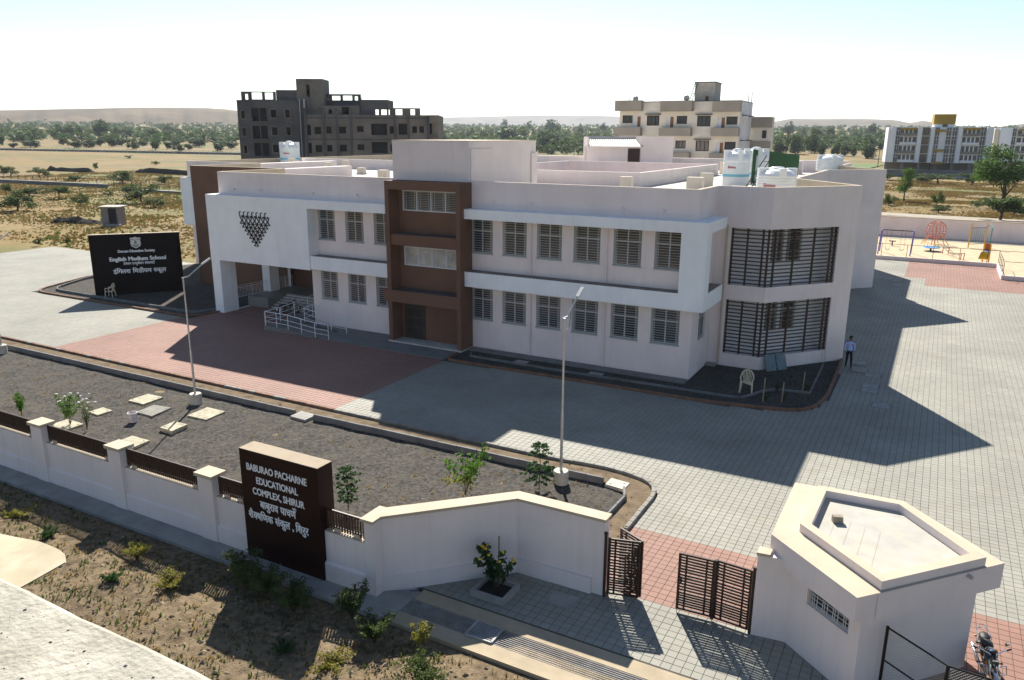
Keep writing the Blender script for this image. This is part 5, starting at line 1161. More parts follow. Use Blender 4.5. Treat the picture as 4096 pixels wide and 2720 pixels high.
ap = apartments(F3, 133.6, 171.0, 'white and yellow apartment block with an ochre roof tower', [(134.4, 136.3, 'pier'), (136.5, 137.8, 'tall'), (138.0, 143.8, 'balc'), (144.0, 145.6, 'pier'), (145.8, 148.4, 'olive'), (148.7, 150.0, 'pier'), (150.4, 151.8, 'tall'), (154.4, 156.0, 'tall'), (156.5, 158.1, 'tall'), (158.4, 160.0, 'pier'), (160.3, 166.3, 'balc'), (166.7, 168.3, 'tall'), (168.5, 171.0, 'pier')], (149.5, 157.3))
x0 = F3.S(152.0); zt = F3.Z(16.7, 134)
for z in (zt-.8, zt-7.5, .2+zt-12): F3.box(MB(), F3.S(150.3), F3.S(154.2), -.6, .4, z-.7, z).build('ochre_beam', YEL, ap)
F4 = Front((180.8, 300), (.93, -.36), 300)
ap2 = apartments(F4, 180.5, 215, 'second white apartment block half hidden by the big tree', [(182.2, 187, 'pier'), (183.5, 185.0, 'tall'), (187.3, 188.6, 'tall'), (189.2, 197, 'balc'), (197.3, 199, 'pier')])
F4.box(MB(), F4.S(180.2), F4.S(182.0), -1.0, 10, F4.Z(4.3, 181), F4.Z(16.3, 181)).build('end_wall', mat('cream_end_wall', (.6, .53, .42), var=.06), ap2)
pw2 = thing('perimeter_wall', 'long grey stone wall in front of the apartment blocks', 'wall', F3.W(0, -8, 0))
STW = mat('grey_stone_wall', (.16, .16, .165), var=.25, scale=.5, stain=.4, sscale=.4)
F3.box(MB(), F3.S(131), F3.S(182), -9, -8.6, -.3, 2.3).build('wall_face', STW, pw2); F3.box(MB(), F3.S(131), F3.S(182), -9.05, -8.55, 2.3, 2.42).build('coping', CONC, pw2)

# ================================================================ HILLS
HILL = mat('hill_dry_slope', (.15, .115, .075), var=.3, scale=.006, stain=.6, sscale=.01, scol=(.10, .095, .06), rough=1, spec=.02, detail=8)
def hill(name, label, prof, dist, seed, spread_=.35):
    xs_ = np.linspace(prof[0][0], prof[-1][0], 150); ys_ = np.interp(xs_, [p[0] for p in prof], [p[1] for p in prof])
    V = []; rows = 14
    nz = vnoise(xs_*1.0, xs_*0+seed, 60, seed)*.6+vnoise(xs_, xs_*0, 17, seed+1)*.3
    for j in range(rows):
        t = j/(rows-1); dd = dist*(1-spread_*(1-t)) if t <= 1 else dist
        for i, (x, y) in enumerate(zip(xs_, ys_)):
            d = FD+RX*((x-2048)/3090.72)+UX*((1360-y)/3090.72); h = Vector((d.x, d.y)); sl_ = d.z/h.length; h.normalize()
            D = dd*(1-.06*t*(1-t)*4*(vnoise(np.array([x]), np.array([j*9.]), 40, seed+2)[0]-.3)); top_z = CAMH+sl_*dist
            z = -10+(top_z+10)*(t**1.25) + (nz[i]-.45)*top_z*.25*t*(1-t)*4
            V.append((h.x*D, h.y*D, z))
    n = len(xs_)
    for i in range(n): x, y, z = V[(rows-1)*n+i]; V.append((x*1.3, y*1.3, -20))
    Fc = [(j*n+i, j*n+i+1, (j+1)*n+i+1, (j+1)*n+i) for j in range(rows) for i in range(n-1)]
    me = bpy.data.meshes.new(name); me.from_pydata(V, [], Fc); me.update(); return tag(link(name, me, HILL, smooth=True), label, kind='structure')
hill('hills', 'flat topped brown hill on the left horizon', [(-900, 470), (-300, 452), (0, 441), (120, 439), (260, 436), (420, 433), (560, 430), (700, 430), (830, 432), (900, 436), (960, 444), (1100, 470), (1250, 515), (1400, 545)], 2600, 3)
hill('hills', 'pale blue ridge on the middle horizon', [(1100, 520), (1500, 490), (1760, 470), (1900, 467), (2080, 462), (2200, 461), (2400, 463), (2600, 470), (2800, 490), (3100, 520)], 6500, 5, .2)
hill('hills', 'rolling blue hills on the right horizon', [(2700, 530), (2950, 505), (3090, 488), (3120, 482), (3170, 474), (3250, 476), (3350, 475), (3480, 476), (3580, 480), (3640, 492), (3690, 482), (3740, 490), (3840, 515), (3960, 520), (4010, 505), (4096, 495), (4300, 480), (4800, 520)], 4200, 9, .25)
# ================================================================ PLANTS AND TREES
def leafmat(name, col, var=.35, scale=1.2, trans=.35):
    m = mat(name, col, var=var, scale=scale, rough=.7, spec=.2); t = m.node_tree; N, Lk = t.nodes, t.links; b = N['Principled BSDF']
    tr = N.new('ShaderNodeBsdfTranslucent'); src = b.inputs['Base Color'].links[0].from_socket
    g = N.new('ShaderNodeMix'); g.data_type = 'RGBA'; g.inputs[0].default_value = .5; Lk.new(src, g.inputs[6]); g.inputs[7].default_value = (col[0]*1.6, col[1]*1.7, col[2]*.7, 1)
    Lk.new(g.outputs[2], tr.inputs[0]); mx = N.new('ShaderNodeMixShader'); mx.inputs[0].default_value = trans; Lk.new(b.outputs[0], mx.inputs[1]); Lk.new(tr.outputs[0], mx.inputs[2]); Lk.new(mx.outputs[0], N['Material Output'].inputs[0])
    return m
LF1 = leafmat('leaf_acacia', (.055, .085, .025), scale=.8); LF2 = leafmat('leaf_dark_green', (.035, .06, .022), scale=.25); LF3 = leafmat('leaf_bright_green', (.06, .115, .022), scale=.6)
LFF = leafmat('leaf_far_green', (.06, .095, .032), scale=.02, var=.5, trans=.3); LFW = leafmat('leaf_weed', (.075, .10, .035), scale=3); LFY = leafmat('leaf_yellow_green', (.22, .2, .05), scale=3)
LFD = leafmat('leaf_dry', (.30, .2, .09), scale=3, trans=.2)
BARK = mat('bark', (.075, .055, .04), var=.3, scale=5, rough=.95)
def leaves(blobs, n, size, seed, shell=.55, aspect=.6, up=.25):
    r = np.random.RandomState(seed); B = np.array(blobs, float); vol = B[:, 3]*B[:, 4]*B[:, 5]; k = r.choice(len(B), n, p=vol/vol.sum())
    d = r.normal(size=(n, 3)); d /= np.linalg.norm(d, axis=1)[:, None]; rad = (shell+(1-shell)*r.rand(n)**.6)*(.8+.35*r.rand(n)); rad = np.where(r.rand(n) < .25, r.rand(n), rad)
    P = B[k, :3]+d*rad[:, None]*B[k, 3:6]
    nn = r.normal(size=(n, 3))+[0, 0, up]; nn /= np.linalg.norm(nn, axis=1)[:, None]; a = np.cross(nn, r.normal(size=(n, 3))); a /= np.linalg.norm(a, axis=1)[:, None]; b = np.cross(nn, a)
    s = size*(.6+.8*r.rand(n))[:, None]
    V = np.stack([P-a*s, P+b*s*aspect, P+a*s, P-b*s*aspect], 1).reshape(-1, 3); return V
def quads_mesh(name, V, m):
    n = len(V)//4; me = bpy.data.meshes.new(name); me.vertices.add(len(V)); me.vertices.foreach_set('co', np.ascontiguousarray(V, np.float32).ravel()); me.loops.add(4*n); me.loops.foreach_set('vertex_index', np.arange(4*n, dtype=np.int32))
    me.polygons.add(n); me.polygons.foreach_set('loop_start', np.arange(0, 4*n, 4, dtype=np.int32)); me.polygons.foreach_set('loop_total', np.full(n, 4, np.int32)); me.update(calc_edges=True); me.materials.append(m); return me
def blobs_acacia(seed):
    r = np.random.RandomState(seed); out = []
    for i in range(11):
        a = r.rand()*6.28; q = .12+.30*r.rand(); out.append((q*math.cos(a), q*math.sin(a), .25+.55*r.rand(), .12+.1*r.rand(), .12+.1*r.rand(), .10+.1*r.rand()))
    return out
def blobs_round(seed, z0=.28):
    r = np.random.RandomState(seed); out = []
    for i in range(14):
        a = r.rand()*6.28; z = z0+.1+(.9-z0)*r.rand(); q = (.30*math.sqrt(max(.05, 1-((z-.6)/.45)**2)))*r.rand()**.5; out.append((q*math.cos(a), q*math.sin(a), z, .12+.1*r.rand(), .12+.1*r.rand(), .09+.07*r.rand()))
    return out
def blobs_shrub(seed):
    r = np.random.RandomState(seed); out = []
    for i in range(10):
        a = r.rand()*6.28; q = .34*r.rand()**.6; out.append((q*math.cos(a), q*math.sin(a), .2+.55*r.rand()*(1-q), .14+.1*r.rand(), .14+.1*r.rand(), .15+.12*r.rand()))
    return out
TRK = {}
def trunk_mesh(kind, seed):
    r = random.Random(seed); m = MB()
    if kind == 'tree': m.tube([(0, 0, -.02), (.01, 0, .2), (-.01, .01, .42), (.02, 0, .6)], [.03, .024, .019, .01], 7)
    elif kind == 'shrub': m.tube([(0, 0, -.02), (.02, 0, .3)], [.03, .015], 5)
    else: m.tube([(0, 0, -.02), (.02, .01, .35), (0, .02, .55)], [.025, .018, .01], 6)
    for i in range(7):
        a = r.uniform(0, 6.28); z = r.uniform(.12, .45); q = r.uniform(.18, .33); m.tube([(0, 0, z), (q*.5*math.cos(a), q*.5*math.sin(a), z+.16), (q*math.cos(a), q*math.sin(a), z+.3)], [.014, .009, .004], 5)
    me = m.mesh('trunk'); me.materials.append(BARK); return me
CRN = {}
def proto(kind, v):
    key = (kind, v)
    if key not in CRN:
        if kind == 'acacia': me = quads_mesh('crown', leaves(blobs_acacia(v+10), 2600, .026, v), LF1)
        elif kind == 'shrub': me = quads_mesh('crown', leaves(blobs_shrub(v+40), 1100, .05, v), LF2)
        elif kind == 'round': me = quads_mesh('crown', leaves(blobs_round(v+70, -.02)+blobs_shrub(v+5), 1500, .05, v), LFF)
        elif kind == 'tree': me = quads_mesh('crown', leaves(blobs_round(v+90, .25), 5200, .016, v), LF3)
        CRN[key] = (me, trunk_mesh(kind, v))
    return CRN[key]
def plant(x, y, h, w_, kind, v, label, group, name, z=0):
    cm, tm = proto(kind, v); t = thing(name, label, 'tree' if kind in ('tree', 'round') else 'bush', (x, y, z), group, local=True, rz=rnd.uniform(0, 6.28)); t.scale = (w_*1.15, w_*1.15, h*1.08)
    o = link('crown', cm, None, t); o = link('trunk', tm, None, t); return t
VEG = [(-138.8, 100.7, 3.7, 6.7, 'acacia'),(-197.2, 138.0, 3.5, 6.7, 'acacia'),(-142.2, 90.4, 2.5, 2.9, 'acacia'),(-160.3, 97.4, 2.5, 4.8, 'acacia'),(-257.1, 141.9, 3.3, 6.1, 'acacia'),(-243.9, 142.9, 3.1, 5.4, 'acacia'),(-183.7, 141.0, 2.5, 3.6, 'acacia'),(-141.3, 78.2, 3.6, 5.9, 'acacia'),(-174.5, 94.7, 2.6, 2.8, 'acacia'),(-173.4, 98.9, 1.9, 7.1, 'acacia'),(-127.9, 95.3, 1.7, 3.7, 'acacia'),(-279.0, 185.0, 2.7, 2.1, 'acacia'),(-157.0, 106.2, 1.4, 1.9, 'acacia'),(-205.0, 129.7, 2.1, 4.8, 'acacia'),(-298.1, 225.5, 1.7, 3.8, 'acacia'),(-378.5, 269.8, 1.8, 3.5, 'acacia'),(-94.8, 54.3, 0.9, 1.0, 'acacia'),(-92.4, 56.4, 1.0, 0.9, 'acacia'),(-547.2, 318.0, 5.7, 12.9, 'shrub'),(-540.9, 302.9, 3.8, 5.9, 'shrub'),(-584.8, 320.7, 7.1, 4.7, 'shrub'),(-520.1, 331.7, 5.5, 10.6, 'shrub'),(-574.5, 358.0, 5.4, 5.8, 'shrub'),(-522.0, 343.5, 6.4, 8.5, 'shrub'),(-541.7, 364.6, 6.1, 8.1, 'shrub'),(-527.5, 364.1, 7.6, 8.0, 'shrub'),(-532.6, 375.9, 6.2, 10.7, 'shrub'),(-481.3, 347.9, 5.5, 7.5, 'shrub'),(-524.6, 387.1, 4.6, 7.5, 'shrub'),(-462.1, 350.4, 7.1, 8.2, 'shrub'),(-472.0, 367.0, 5.4, 7.7, 'shrub'),(-501.0, 398.1, 5.8, 8.3, 'shrub'),(-438.5, 349.8, 4.4, 7.3, 'shrub'),(-482.7, 403.2, 7.0, 9.9, 'shrub'),(-448.5, 366.0, 4.5, 6.8, 'shrub'),(-422.7, 367.2, 5.9, 9.6, 'shrub'),(-444.6, 398.3, 6.3, 11.1, 'shrub'),(-580.1, 522.9, 6.2, 10.3, 'shrub'),(-499.2, 437.8, 4.4, 10.5, 'shrub'),(-696.5, 473.2, 15.2, 19.4, 'round'),(-631.4, 478.1, 10.1, 16.2, 'round'),(-639.7, 498.4, 8.4, 12.5, 'round'),(-711.7, 573.5, 8.3, 11.8, 'round'),(-761.2, 472.6, 10.9, 13.1, 'round'),(-758.5, 480.8, 10.5, 11.0, 'round'),(-765.6, 495.5, 10.3, 9.0, 'round'),(-758.6, 531.1, 9.3, 11.6, 'round'),(-754.6, 540.1, 10.6, 15.2, 'round'),(-757.9, 643.1, 6.5, 9.1, 'round'),(-868.8, 681.1, 10.0, 17.1, 'round'),(-383.0, 689.8, 13.6, 31.8, 'round'),(-262.9, 541.5, 13.3, 24.2, 'round'),(-397.6, 746.7, 14.6, 16.2, 'round'),(-526.2, 857.4, 10.6, 7.7, 'round'),(-568.9, 1172.2, 18.7, 28.7, 'round'),(-905.3, 1617.9, 19.5, 16.0, 'round'),(-706.3, 1359.4, 16.2, 14.7, 'round'),(-459.4, 1039.0, 15.2, 10.9, 'round'),(-502.2, 1230.5, 15.2, 13.9, 'round'),(-412.6, 698.2, 7.0, 9.3, 'round'),(-248.2, 535.1, 4.0, 3.4, 'round'),(-494.5, 785.3, 8.0, 6.2, 'round'),(-208.3, 1229.5, 18.6, 17.8, 'round'),(-95.5, 561.8, 12.8, 2.7, 'round'),(-98.3, 550.2, 8.4, 10.7, 'round'),(-88.8, 555.9, 11.4, 11.1, 'round'),(-81.8, 579.2, 13.8, 11.8, 'round'),(-72.0, 554.2, 7.9, 6.7, 'round'),(-61.9, 549.4, 8.8, 5.9, 'round'),(-56.9, 542.9, 7.6, 7.2, 'round'),(-127.1, 1032.2, 13.2, 15.3, 'round'),(-140.3, 1026.5, 12.5, 15.3, 'round'),(-165.8, 1083.4, 11.9, 10.4, 'round'),(-92.7, 1190.4, 15.7, 16.4, 'round'),(-53.9, 661.7, 9.2, 13.5, 'round'),(-40.7, 510.2, 8.1, 9.7, 'round'),(-70.5, 995.5, 9.8, 11.7, 'round'),(-92.9, 986.6, 8.5, 11.8, 'round'),(-64.4, 548.1, 4.8, 3.7, 'round'),(-51.1, 537.5, 5.7, 4.3, 'round'),(-70.7, 850.0, 5.6, 3.4, 'round'),(-6.8, 186.4, 5.9, 4.7, 'tree'),(10.8, 182.2, 11.1, 9.1, 'tree'),(9.0, 150.2, 2.9, 6.8, 'acacia'),(7.7, 266.6, 2.6, 6.8, 'acacia'),(-1.3, 266.7, 2.3, 8.9, 'acacia'),(-15.6, 277.3, 1.8, 2.8, 'acacia'),(-0.5, 178.5, 2.1, 2.0, 'acacia'),(-6.7, 272.6, 1.9, 3.7, 'acacia'),(-0.0, 161.5, 1.1, 2.8, 'acacia'),(11.8, 164.0, 2.1, 3.5, 'acacia'),(-9.0, 174.3, 1.8, 2.2, 'acacia'),(9.4, 195.3, 0.9, 2.3, 'acacia')]
NAMED = {0: 'big dense thorn bush beside the low stone wall, behind the hut', 1: 'bright thorn bush this side of the dark trench', 2: 'small thin bush left of the hut', 3: 'spreading bush at the bend of the low stone wall', 4: 'umbrella shaped bush at the far left of the trench', 5: 'loose bush by the trench, second from the picture edge', 6: 'bush by the wire fence near the school corner', 7: 'large hazy green bush at the left edge of the field', 10: 'low olive bush beside the big dense thorn bush', 11: 'small upright bush on the trench bank'}
ORD = 'first second third fourth fifth sixth seventh eighth ninth tenth eleventh twelfth thirteenth fourteenth fifteenth sixteenth seventeenth eighteenth nineteenth twentieth twenty-first twenty-second twenty-third'.split()
def picx(q): return project(np.array([q[0]]), np.array([q[1]]), np.array([0.]))[0][0]
def group_of(i, q):
    x, y, h, w_, kd = q
    if kd == 'acacia': return None if i in NAMED else ('AL' if x < -20 else 'AR')
    if kd == 'shrub': return 'S'
    if kd == 'round': return 'RL' if x < -600 and y < 800 and x < -620 else ('RM' if picx(q) < .66 else 'RR')
RANK = {}
for g_ in ('AL', 'AR', 'S', 'RL', 'RM', 'RR'):
    for k_, i in enumerate(sorted([i for i, q in enumerate(VEG) if group_of(i, q) == g_], key=lambda i: picx(VEG[i]))): RANK[i] = (g_, ORD[k_])
TXT = {'AL': ('unnamed low thorn bush in the dry field, {} from the left', 'thorn bushes in the left field', 'thorn_bush'), 'AR': ('green bush in the field beyond the playground, {} from the left', 'bushes in the right field', 'thorn_bush'),
       'S': ('dark green shrub beyond the far fence, {} from the left', 'shrubs beyond the far fence', 'green_shrub'), 'RL': ('hazy tree under the flat topped hill, {} from the left', 'trees under the left hill', 'distant_tree'),
       'RM': ('distant tree between the grey block and cream house, {} from the left', 'distant trees in the middle', 'distant_tree'), 'RR': ('distant tree between the cream house and white apartments, {} from the left', 'distant trees on the right', 'distant_tree')}
TXT['AL'] = ('small thorn bush scattered in the dry field, {} from the left', *TXT['AL'][1:])
for i, (x, y, h, w_, kd) in enumerate(VEG):
    z = float(gz(np.array([x]), np.array([y]))[0])+.1
    if i in RANK: lb, gr, nm = TXT[RANK[i][0]]; lb = lb.format(RANK[i][1])
    elif kd == 'tree': lb, gr, nm = ('large full crowned green tree at the right edge beyond the playground' if h > 8 else 'slim young tree in the dry field beyond the playground'), None, 'field_tree'
    else: lb, gr, nm = NAMED[i], 'thorn bushes in the left field', 'thorn_bush'
    if (kd, h) == ('round', 15.2) and x < -600: lb = 'tallest dark tree rising under the flat topped hill'
    if kd == 'tree' and h > 8: w_ *= 1.45
    if kd == 'acacia' and x > -20: w_ *= 1.25; h *= 1.35
    plant(x, y, h, w_, kd, i % (3 if kd == 'tree' else 5), lb, gr, nm, z)
# far tree belt as one mass
def belt(name, label, n, px0, px1, d0, d1, hmin, hmax, seed, m=LFF, per=60):
    r = np.random.RandomState(seed); Vs = []
    for i in range(n):
        px_ = px0+(px1-px0)*r.rand(); D = d0*(d1/d0)**r.rand(); d = FW*1+RT*((px_-2048)/3090.72*1.03); c = Vector((d.x, d.y))*D; h = hmin+(hmax-hmin)*r.rand()**2; w_ = h*(.8+.9*r.rand())
        zb = float(gz(np.array([c.x]), np.array([c.y]))[0])
        V = leaves(blobs_shrub(i % 40), per, .12, i)*np.array([w_*1.2, w_*1.2, h*1.15])+np.array([c.x, c.y, zb-.3]); Vs.append(V)
    return tag(link(name, quads_mesh(name, np.concatenate(Vs), m), None), label, kind='stuff')
belt('treeline', 'hazy belt of trees across the plain on the left', 1300, -150, 1100, 640, 2400, 4, 10, 1)
belt('treeline', 'hazy belt of trees across the plain in the middle', 1900, 1600, 2600, 520, 2600, 4, 10, 2)
belt('treeline', 'hazy belt of trees across the plain on the right', 1500, 2950, 4250, 560, 2400, 4, 10, 3)
# dry grass tufts in the near fields
def tufts(name, label, n, area, seed, m, hmin=.15, hmax=.5, ok=None, zf=None):
    r = np.random.RandomState(seed); X = area[0]+(area[1]-area[0])*r.rand(n); Y = area[2]+(area[3]-area[2])*r.rand(n)
    keep = vnoise(X, Y, 7, seed) + .4*r.rand(n) > .55
    if ok is not None: keep &= ok(X, Y)
    X, Y = X[keep], Y[keep]; n = len(X); Z = (zf or gz)(X, Y); k = 4; Vs = []
    for j in range(k):
        a = r.rand(n)*6.28; h = hmin+(hmax-hmin)*r.rand(n)**2; w_ = (.05+.12*r.rand(n))*(1 if zf is None else .22); lean = .35*r.rand(n)*h; dx, dy = np.cos(a), np.sin(a); ox, oy = (r.rand(n)-.5)*.3, (r.rand(n)-.5)*.3
        bx, by = X+ox, Y+oy
        Vs.append(np.stack([np.stack([bx-dx*w_, by-dy*w_, Z-.05], -1), np.stack([bx+dx*w_, by+dy*w_, Z-.05], -1), np.stack([bx+dx*w_*.8-dy*lean, by+dy*w_*.8+dx*lean, Z+h], -1), np.stack([bx-dx*w_*.8-dy*lean, by-dy*w_*.8+dx*lean, Z+h], -1)], 1).reshape(-1, 3))
    return tag(link(name, quads_mesh(name, np.concatenate(Vs), m), None), label, kind='stuff')
GRD = leafmat('dry_grass_blades', (.235, .16, .07), scale=.08, var=.25, trans=.2)
inview = lambda X, Y: (lambda p: (p[0] > -.05) & (p[0] < 1.05) & (p[1] < 1) & (p[2] > 0))(project(X, Y, X*0))
tufts('dry_grass', 'golden dry grass tufts left of the school', 60000, (-260, -70, 55, 190), 5, GRD, .05, .22, ok=lambda X, Y: inview(X, Y) & ~((X > -92.5) & (Y < 54.6)) & ~((X > -69) & (Y < 95)))
tufts('dry_grass', 'golden dry grass tufts beyond the playground', 36000, (-16, 22, 121, 280), 6, GRD, .05, .22, ok=inview)
tufts('green_grass', 'green weeds mixed in the dry field left of the school', 5000, (-200, -88, 55, 130), 8, LFW, .05, .25, ok=lambda X, Y: inview(X, Y) & ~((X > -92.5) & (Y < 54.6)))
tufts('ground_weeds', 'tiny green weeds sprouting in the bare earth', 2600, (-42, 0, 6, 14.6), 15, LFW, .03, .13, zf=dz)
tufts('dry_grass', 'wisps of dry straw on the bare earth', 1500, (-42, 0, 6, 14.6), 16, LFD, .03, .12, zf=dz)
tufts('ground_weeds', 'sparse dry weeds in the dark garden soil', 500, (-48, -9, 16.4, 25.7), 17, LFD, .03, .10, zf=sz(-.085, .9))
# ---- small plants near the wall
def sprig(x, y, h, w_, label, cat='plant', m=LFW, n=500, ls=.035, seed=0, stems=9, name='garden_plant', group=None, z=0, flowers=None, fm=None, low=.15):
    r = np.random.RandomState(seed+int(abs(x)*50)); t = thing(name, label, cat, (x, y, z), group, local=True); st = MB(); bl = []
    for i in range(stems):
        a = r.rand()*6.28; q = w_/2*(.25+.75*r.rand()); hh = h*(.6+.4*r.rand()); st.tube([(0, 0, -.03), (q*.35*math.cos(a), q*.35*math.sin(a), hh*.55), (q*math.cos(a), q*math.sin(a), hh)], [.012, .009, .004], 4)
        for u_ in (.45, .65, .85, 1.0): bl.append((q*u_**1.5*math.cos(a), q*u_**1.5*math.sin(a), max(low*h, hh*u_), w_*.12, w_*.12, h*.10))
    link('foliage', quads_mesh('foliage', leaves(bl, n, ls, seed+3, .2), m), None, t); st.build('stems', BARK, t)
    if flowers:
        f = MB()
        for i in range(flowers):
            b = bl[3+4*(i % stems)]; f.ell((b[0]+r.uniform(-.06, .06), b[1]+r.uniform(-.06, .06), b[2]+h*.07), .05, .05, .035, 6, 4)
        f.build('blossom', fm, t)
    return t
YF = mat('yellow_blossom', (.8, .5, .02), var=.1); WF = mat('white_blossom', (.7, .7, .68), var=.1)
LFB = leafmat('leaf_young_green', (.075, .15, .025), scale=4); LFT = leafmat('leaf_sapling', (.04, .085, .03), scale=4)
sprig(-37.4, 19.4, 1.0, 1.2, 'small dense green bush near the boundary wall at the left', m=LFB, n=700, ls=.05, seed=1)
sprig(-34.15, 19.75, 1.45, 1.3, 'round white flowering bush behind the first pillars', m=LFB, n=900, ls=.045, seed=2, flowers=22, fm=WF)
sprig(-32.9, 19.75, 1.45, 1.1, 'loose whitish weed leaning beside the flowering bush', m=LFW, n=330, ls=.04, seed=3, flowers=14, fm=WF)
sprig(-19.3, 18.6, 1.55, 1.25, 'pale silvery shrub behind the sign block', m=leafmat('leaf_silver', (.2, .22, .16), scale=4), n=800, ls=.045, seed=4, flowers=16, fm=WF)
def sapling(x, y, h, label, tiers, m, seed, ls=.055, n=900):
    r = np.random.RandomState(seed); t = thing('sapling', label, 'sapling', (x, y, 0), None, local=True); st = MB().tube([(0, 0, -.05), (.03, .02, h*.5), (0, 0, h*.95)], [.022, .016, .008], 6); bl = []
    for z, w_ in tiers:
        for i in range(7):
            a = i*.9+z*5+r.rand()*.4; q = w_*(.7+.4*r.rand()); st.tube([(0, 0, z-.12), (q*.6*math.cos(a), q*.6*math.sin(a), z), (q*math.cos(a), q*math.sin(a), z-.06)], [.008, .005, .003], 4)
            for u_ in (.5, .8, 1.05): bl.append((q*u_*math.cos(a), q*u_*math.sin(a), z-.03, .09, .09, .035))
    link('foliage', quads_mesh('foliage', leaves(bl, n, ls, seed, .2, up=1.2), m), None, t); st.build('stem', BARK, t); return t
sapling(-17.35, 19.5, 1.7, 'tiered dark green sapling right behind the sign block', [(.45, .32), (.75, .42), (1.05, .42), (1.35, .38), (1.6, .25)], LFT, 5)
sapling(-12.1, 24.4, 2.0, 'leafy green sapling beside the lamp post', [(.4, .5), (.7, .6), (.95, .5), (1.5, .4), (1.8, .3)], LFT, 6, n=1300)
yb = sprig(-14.3, 22.6, 1.85, 2.4, 'straggly young tree with bright green and yellow leaves behind the wing wall', 'sapling', LFB, 520, .075, 7, 6, 'sapling', low=.2)
link('yellow_leaves', quads_mesh('yellow_leaves', leaves([(.3, -.4, .7, .5, .4, .3), (-.5, -.3, .6, .4, .4, .25)], 130, .06, 9, .1), LFY), None, yb)
fp = sprig(-10.1, 17.65, 1.35, 1.3, 'yellow flowering shrub tied to a stake in the planter box', 'shrub', LFT, 620, .07, 8, 9, 'flowering_shrub', flowers=12, fm=YF)
MB().tube([(0, .1, .05), (.02, .1, 1.75)], .022, 6).build('stake', mat('stake_brown', (.2, .14, .09)), fp)
for i, (x, y) in enumerate(((-6.5, 38.95), (-5.7, 39.35), (-5.05, 41.65), (-6.3, 41.0))): sprig(x, y, .55, .5, ('small dark plant at the stake nearest the plastic chair', 'small dark plant at the middle stake in the bed', 'small dark plant at the stake nearest the bay', 'small dark plant away from the stakes in the shaded bed')[i], m=LFT, n=130, ls=.04, seed=30+i, stems=5, group='small plants in the shaded bed')
wd = [(-15.9, 14.2, 1.0, 1.3, LFW, 'tall green weeds in the sign shadow against the apron'), (-17.0, 14.35, .9, 1.2, LFW, 'dark weed clump in the middle of the sign shadow'), (-14.6, 13.9, .85, 1.1, LFW, 'weed clump at the near edge of the sign shadow'), (-12.9, 14.45, .95, .8, LFW, 'pale green weed at the corner of the apron'), (-11.7, 13.9, .8, .8, LFW, 'leafy weed standing apart by the cement strip'), (-10.55, 14.4, .6, .6, LFY, 'small yellowing weed close to the drain'), (-9.5, 13.3, .7, 1.3, LFW, 'broad weed with a yellow flower at the bottom edge'), (-13.5, 12.4, .3, .5, LFT, 'low blue green rosette in bare earth'), (-20.9, 13.55, .5, .7, LFY, 'yellowish weed tuft in the railing shadow'), (-24.6, 13.0, .35, .5, LFT, 'dark green tuft by the pale stones'), (-25.3, 11.2, .3, .5, LFT, 'small tuft in the open earth'), (-28.0, 12.1, .35, .6, LFT, 'green tuft near the cream sheet'), (-18.6, 12.9, .45, .8, LFY, 'dry yellow tuft beside the plastic bag'), (-20.2, 12.2, .4, .4, LFT, 'dark upright tuft left of the sign shadow'), (-27.0, 13.4, .3, .8, LFY, 'yellow green patch near the pillar shadow'), (-31.5, 13.0, .3, .6, LFT, 'dark tuft at the left edge of the earth'), (-12.0, 12.6, .35, .9, LFY, 'yellow green ground weed below the cement strip'), (-22.9, 11.2, .2, .4, LFT, 'tiny grey green tuft in bare earth')]
for i, (x, y, h, w_, m, lb) in enumerate(wd): sprig(x, y, h, w_*1.35, lb, 'weed', m, int(700+1400*w_*h), .026+.012*h, 50+i, 16, 'weed', z=.04, low=.05)
# ================================================================ FIELD THINGS
hut = thing('hut', 'small grey brick hut with a flat slab roof in the dry field', 'hut', (-106.6, 72.3, 0))
hm = mat('hut_block', (.2, .19, .19), var=.2, scale=1.5)
ux, uy = Vector((RT.x, RT.y)), Vector((FW.x, FW.y)); H0 = Vector((-107.7, 71.3))
def hp_(a, d): p = H0+ux*a+uy*d; return (p.x, p.y)
m = MB(); wallholes(m, hp_(0, 0), hp_(2.5, 0), -.1, 2.6, [(1.0, 2.25, .2, 2.45)], .25)
for a, b in ((hp_(2.5, 0), hp_(2.5, 2.2)), (hp_(2.5, 2.2), hp_(0, 2.2)), (hp_(0, 2.2), hp_(0, 0))): wallholes(m, a, b, -.1, 2.6)
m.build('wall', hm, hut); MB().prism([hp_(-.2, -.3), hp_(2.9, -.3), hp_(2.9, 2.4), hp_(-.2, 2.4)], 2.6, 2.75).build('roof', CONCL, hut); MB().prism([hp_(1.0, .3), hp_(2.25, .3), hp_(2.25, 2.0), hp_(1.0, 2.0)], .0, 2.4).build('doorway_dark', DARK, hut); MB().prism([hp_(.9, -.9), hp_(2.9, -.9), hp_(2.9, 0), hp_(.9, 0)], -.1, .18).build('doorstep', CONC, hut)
for x, y, l in ((-97.6, 67.5, 'tall grey pole standing in front of the hut'), (-98.4, 64.2, 'thin grey pole left of the hut')): stick(x, y, -.1, 5.0 if x > -98 else 4.4, .06, l, GALV, 'pole', 'pole')
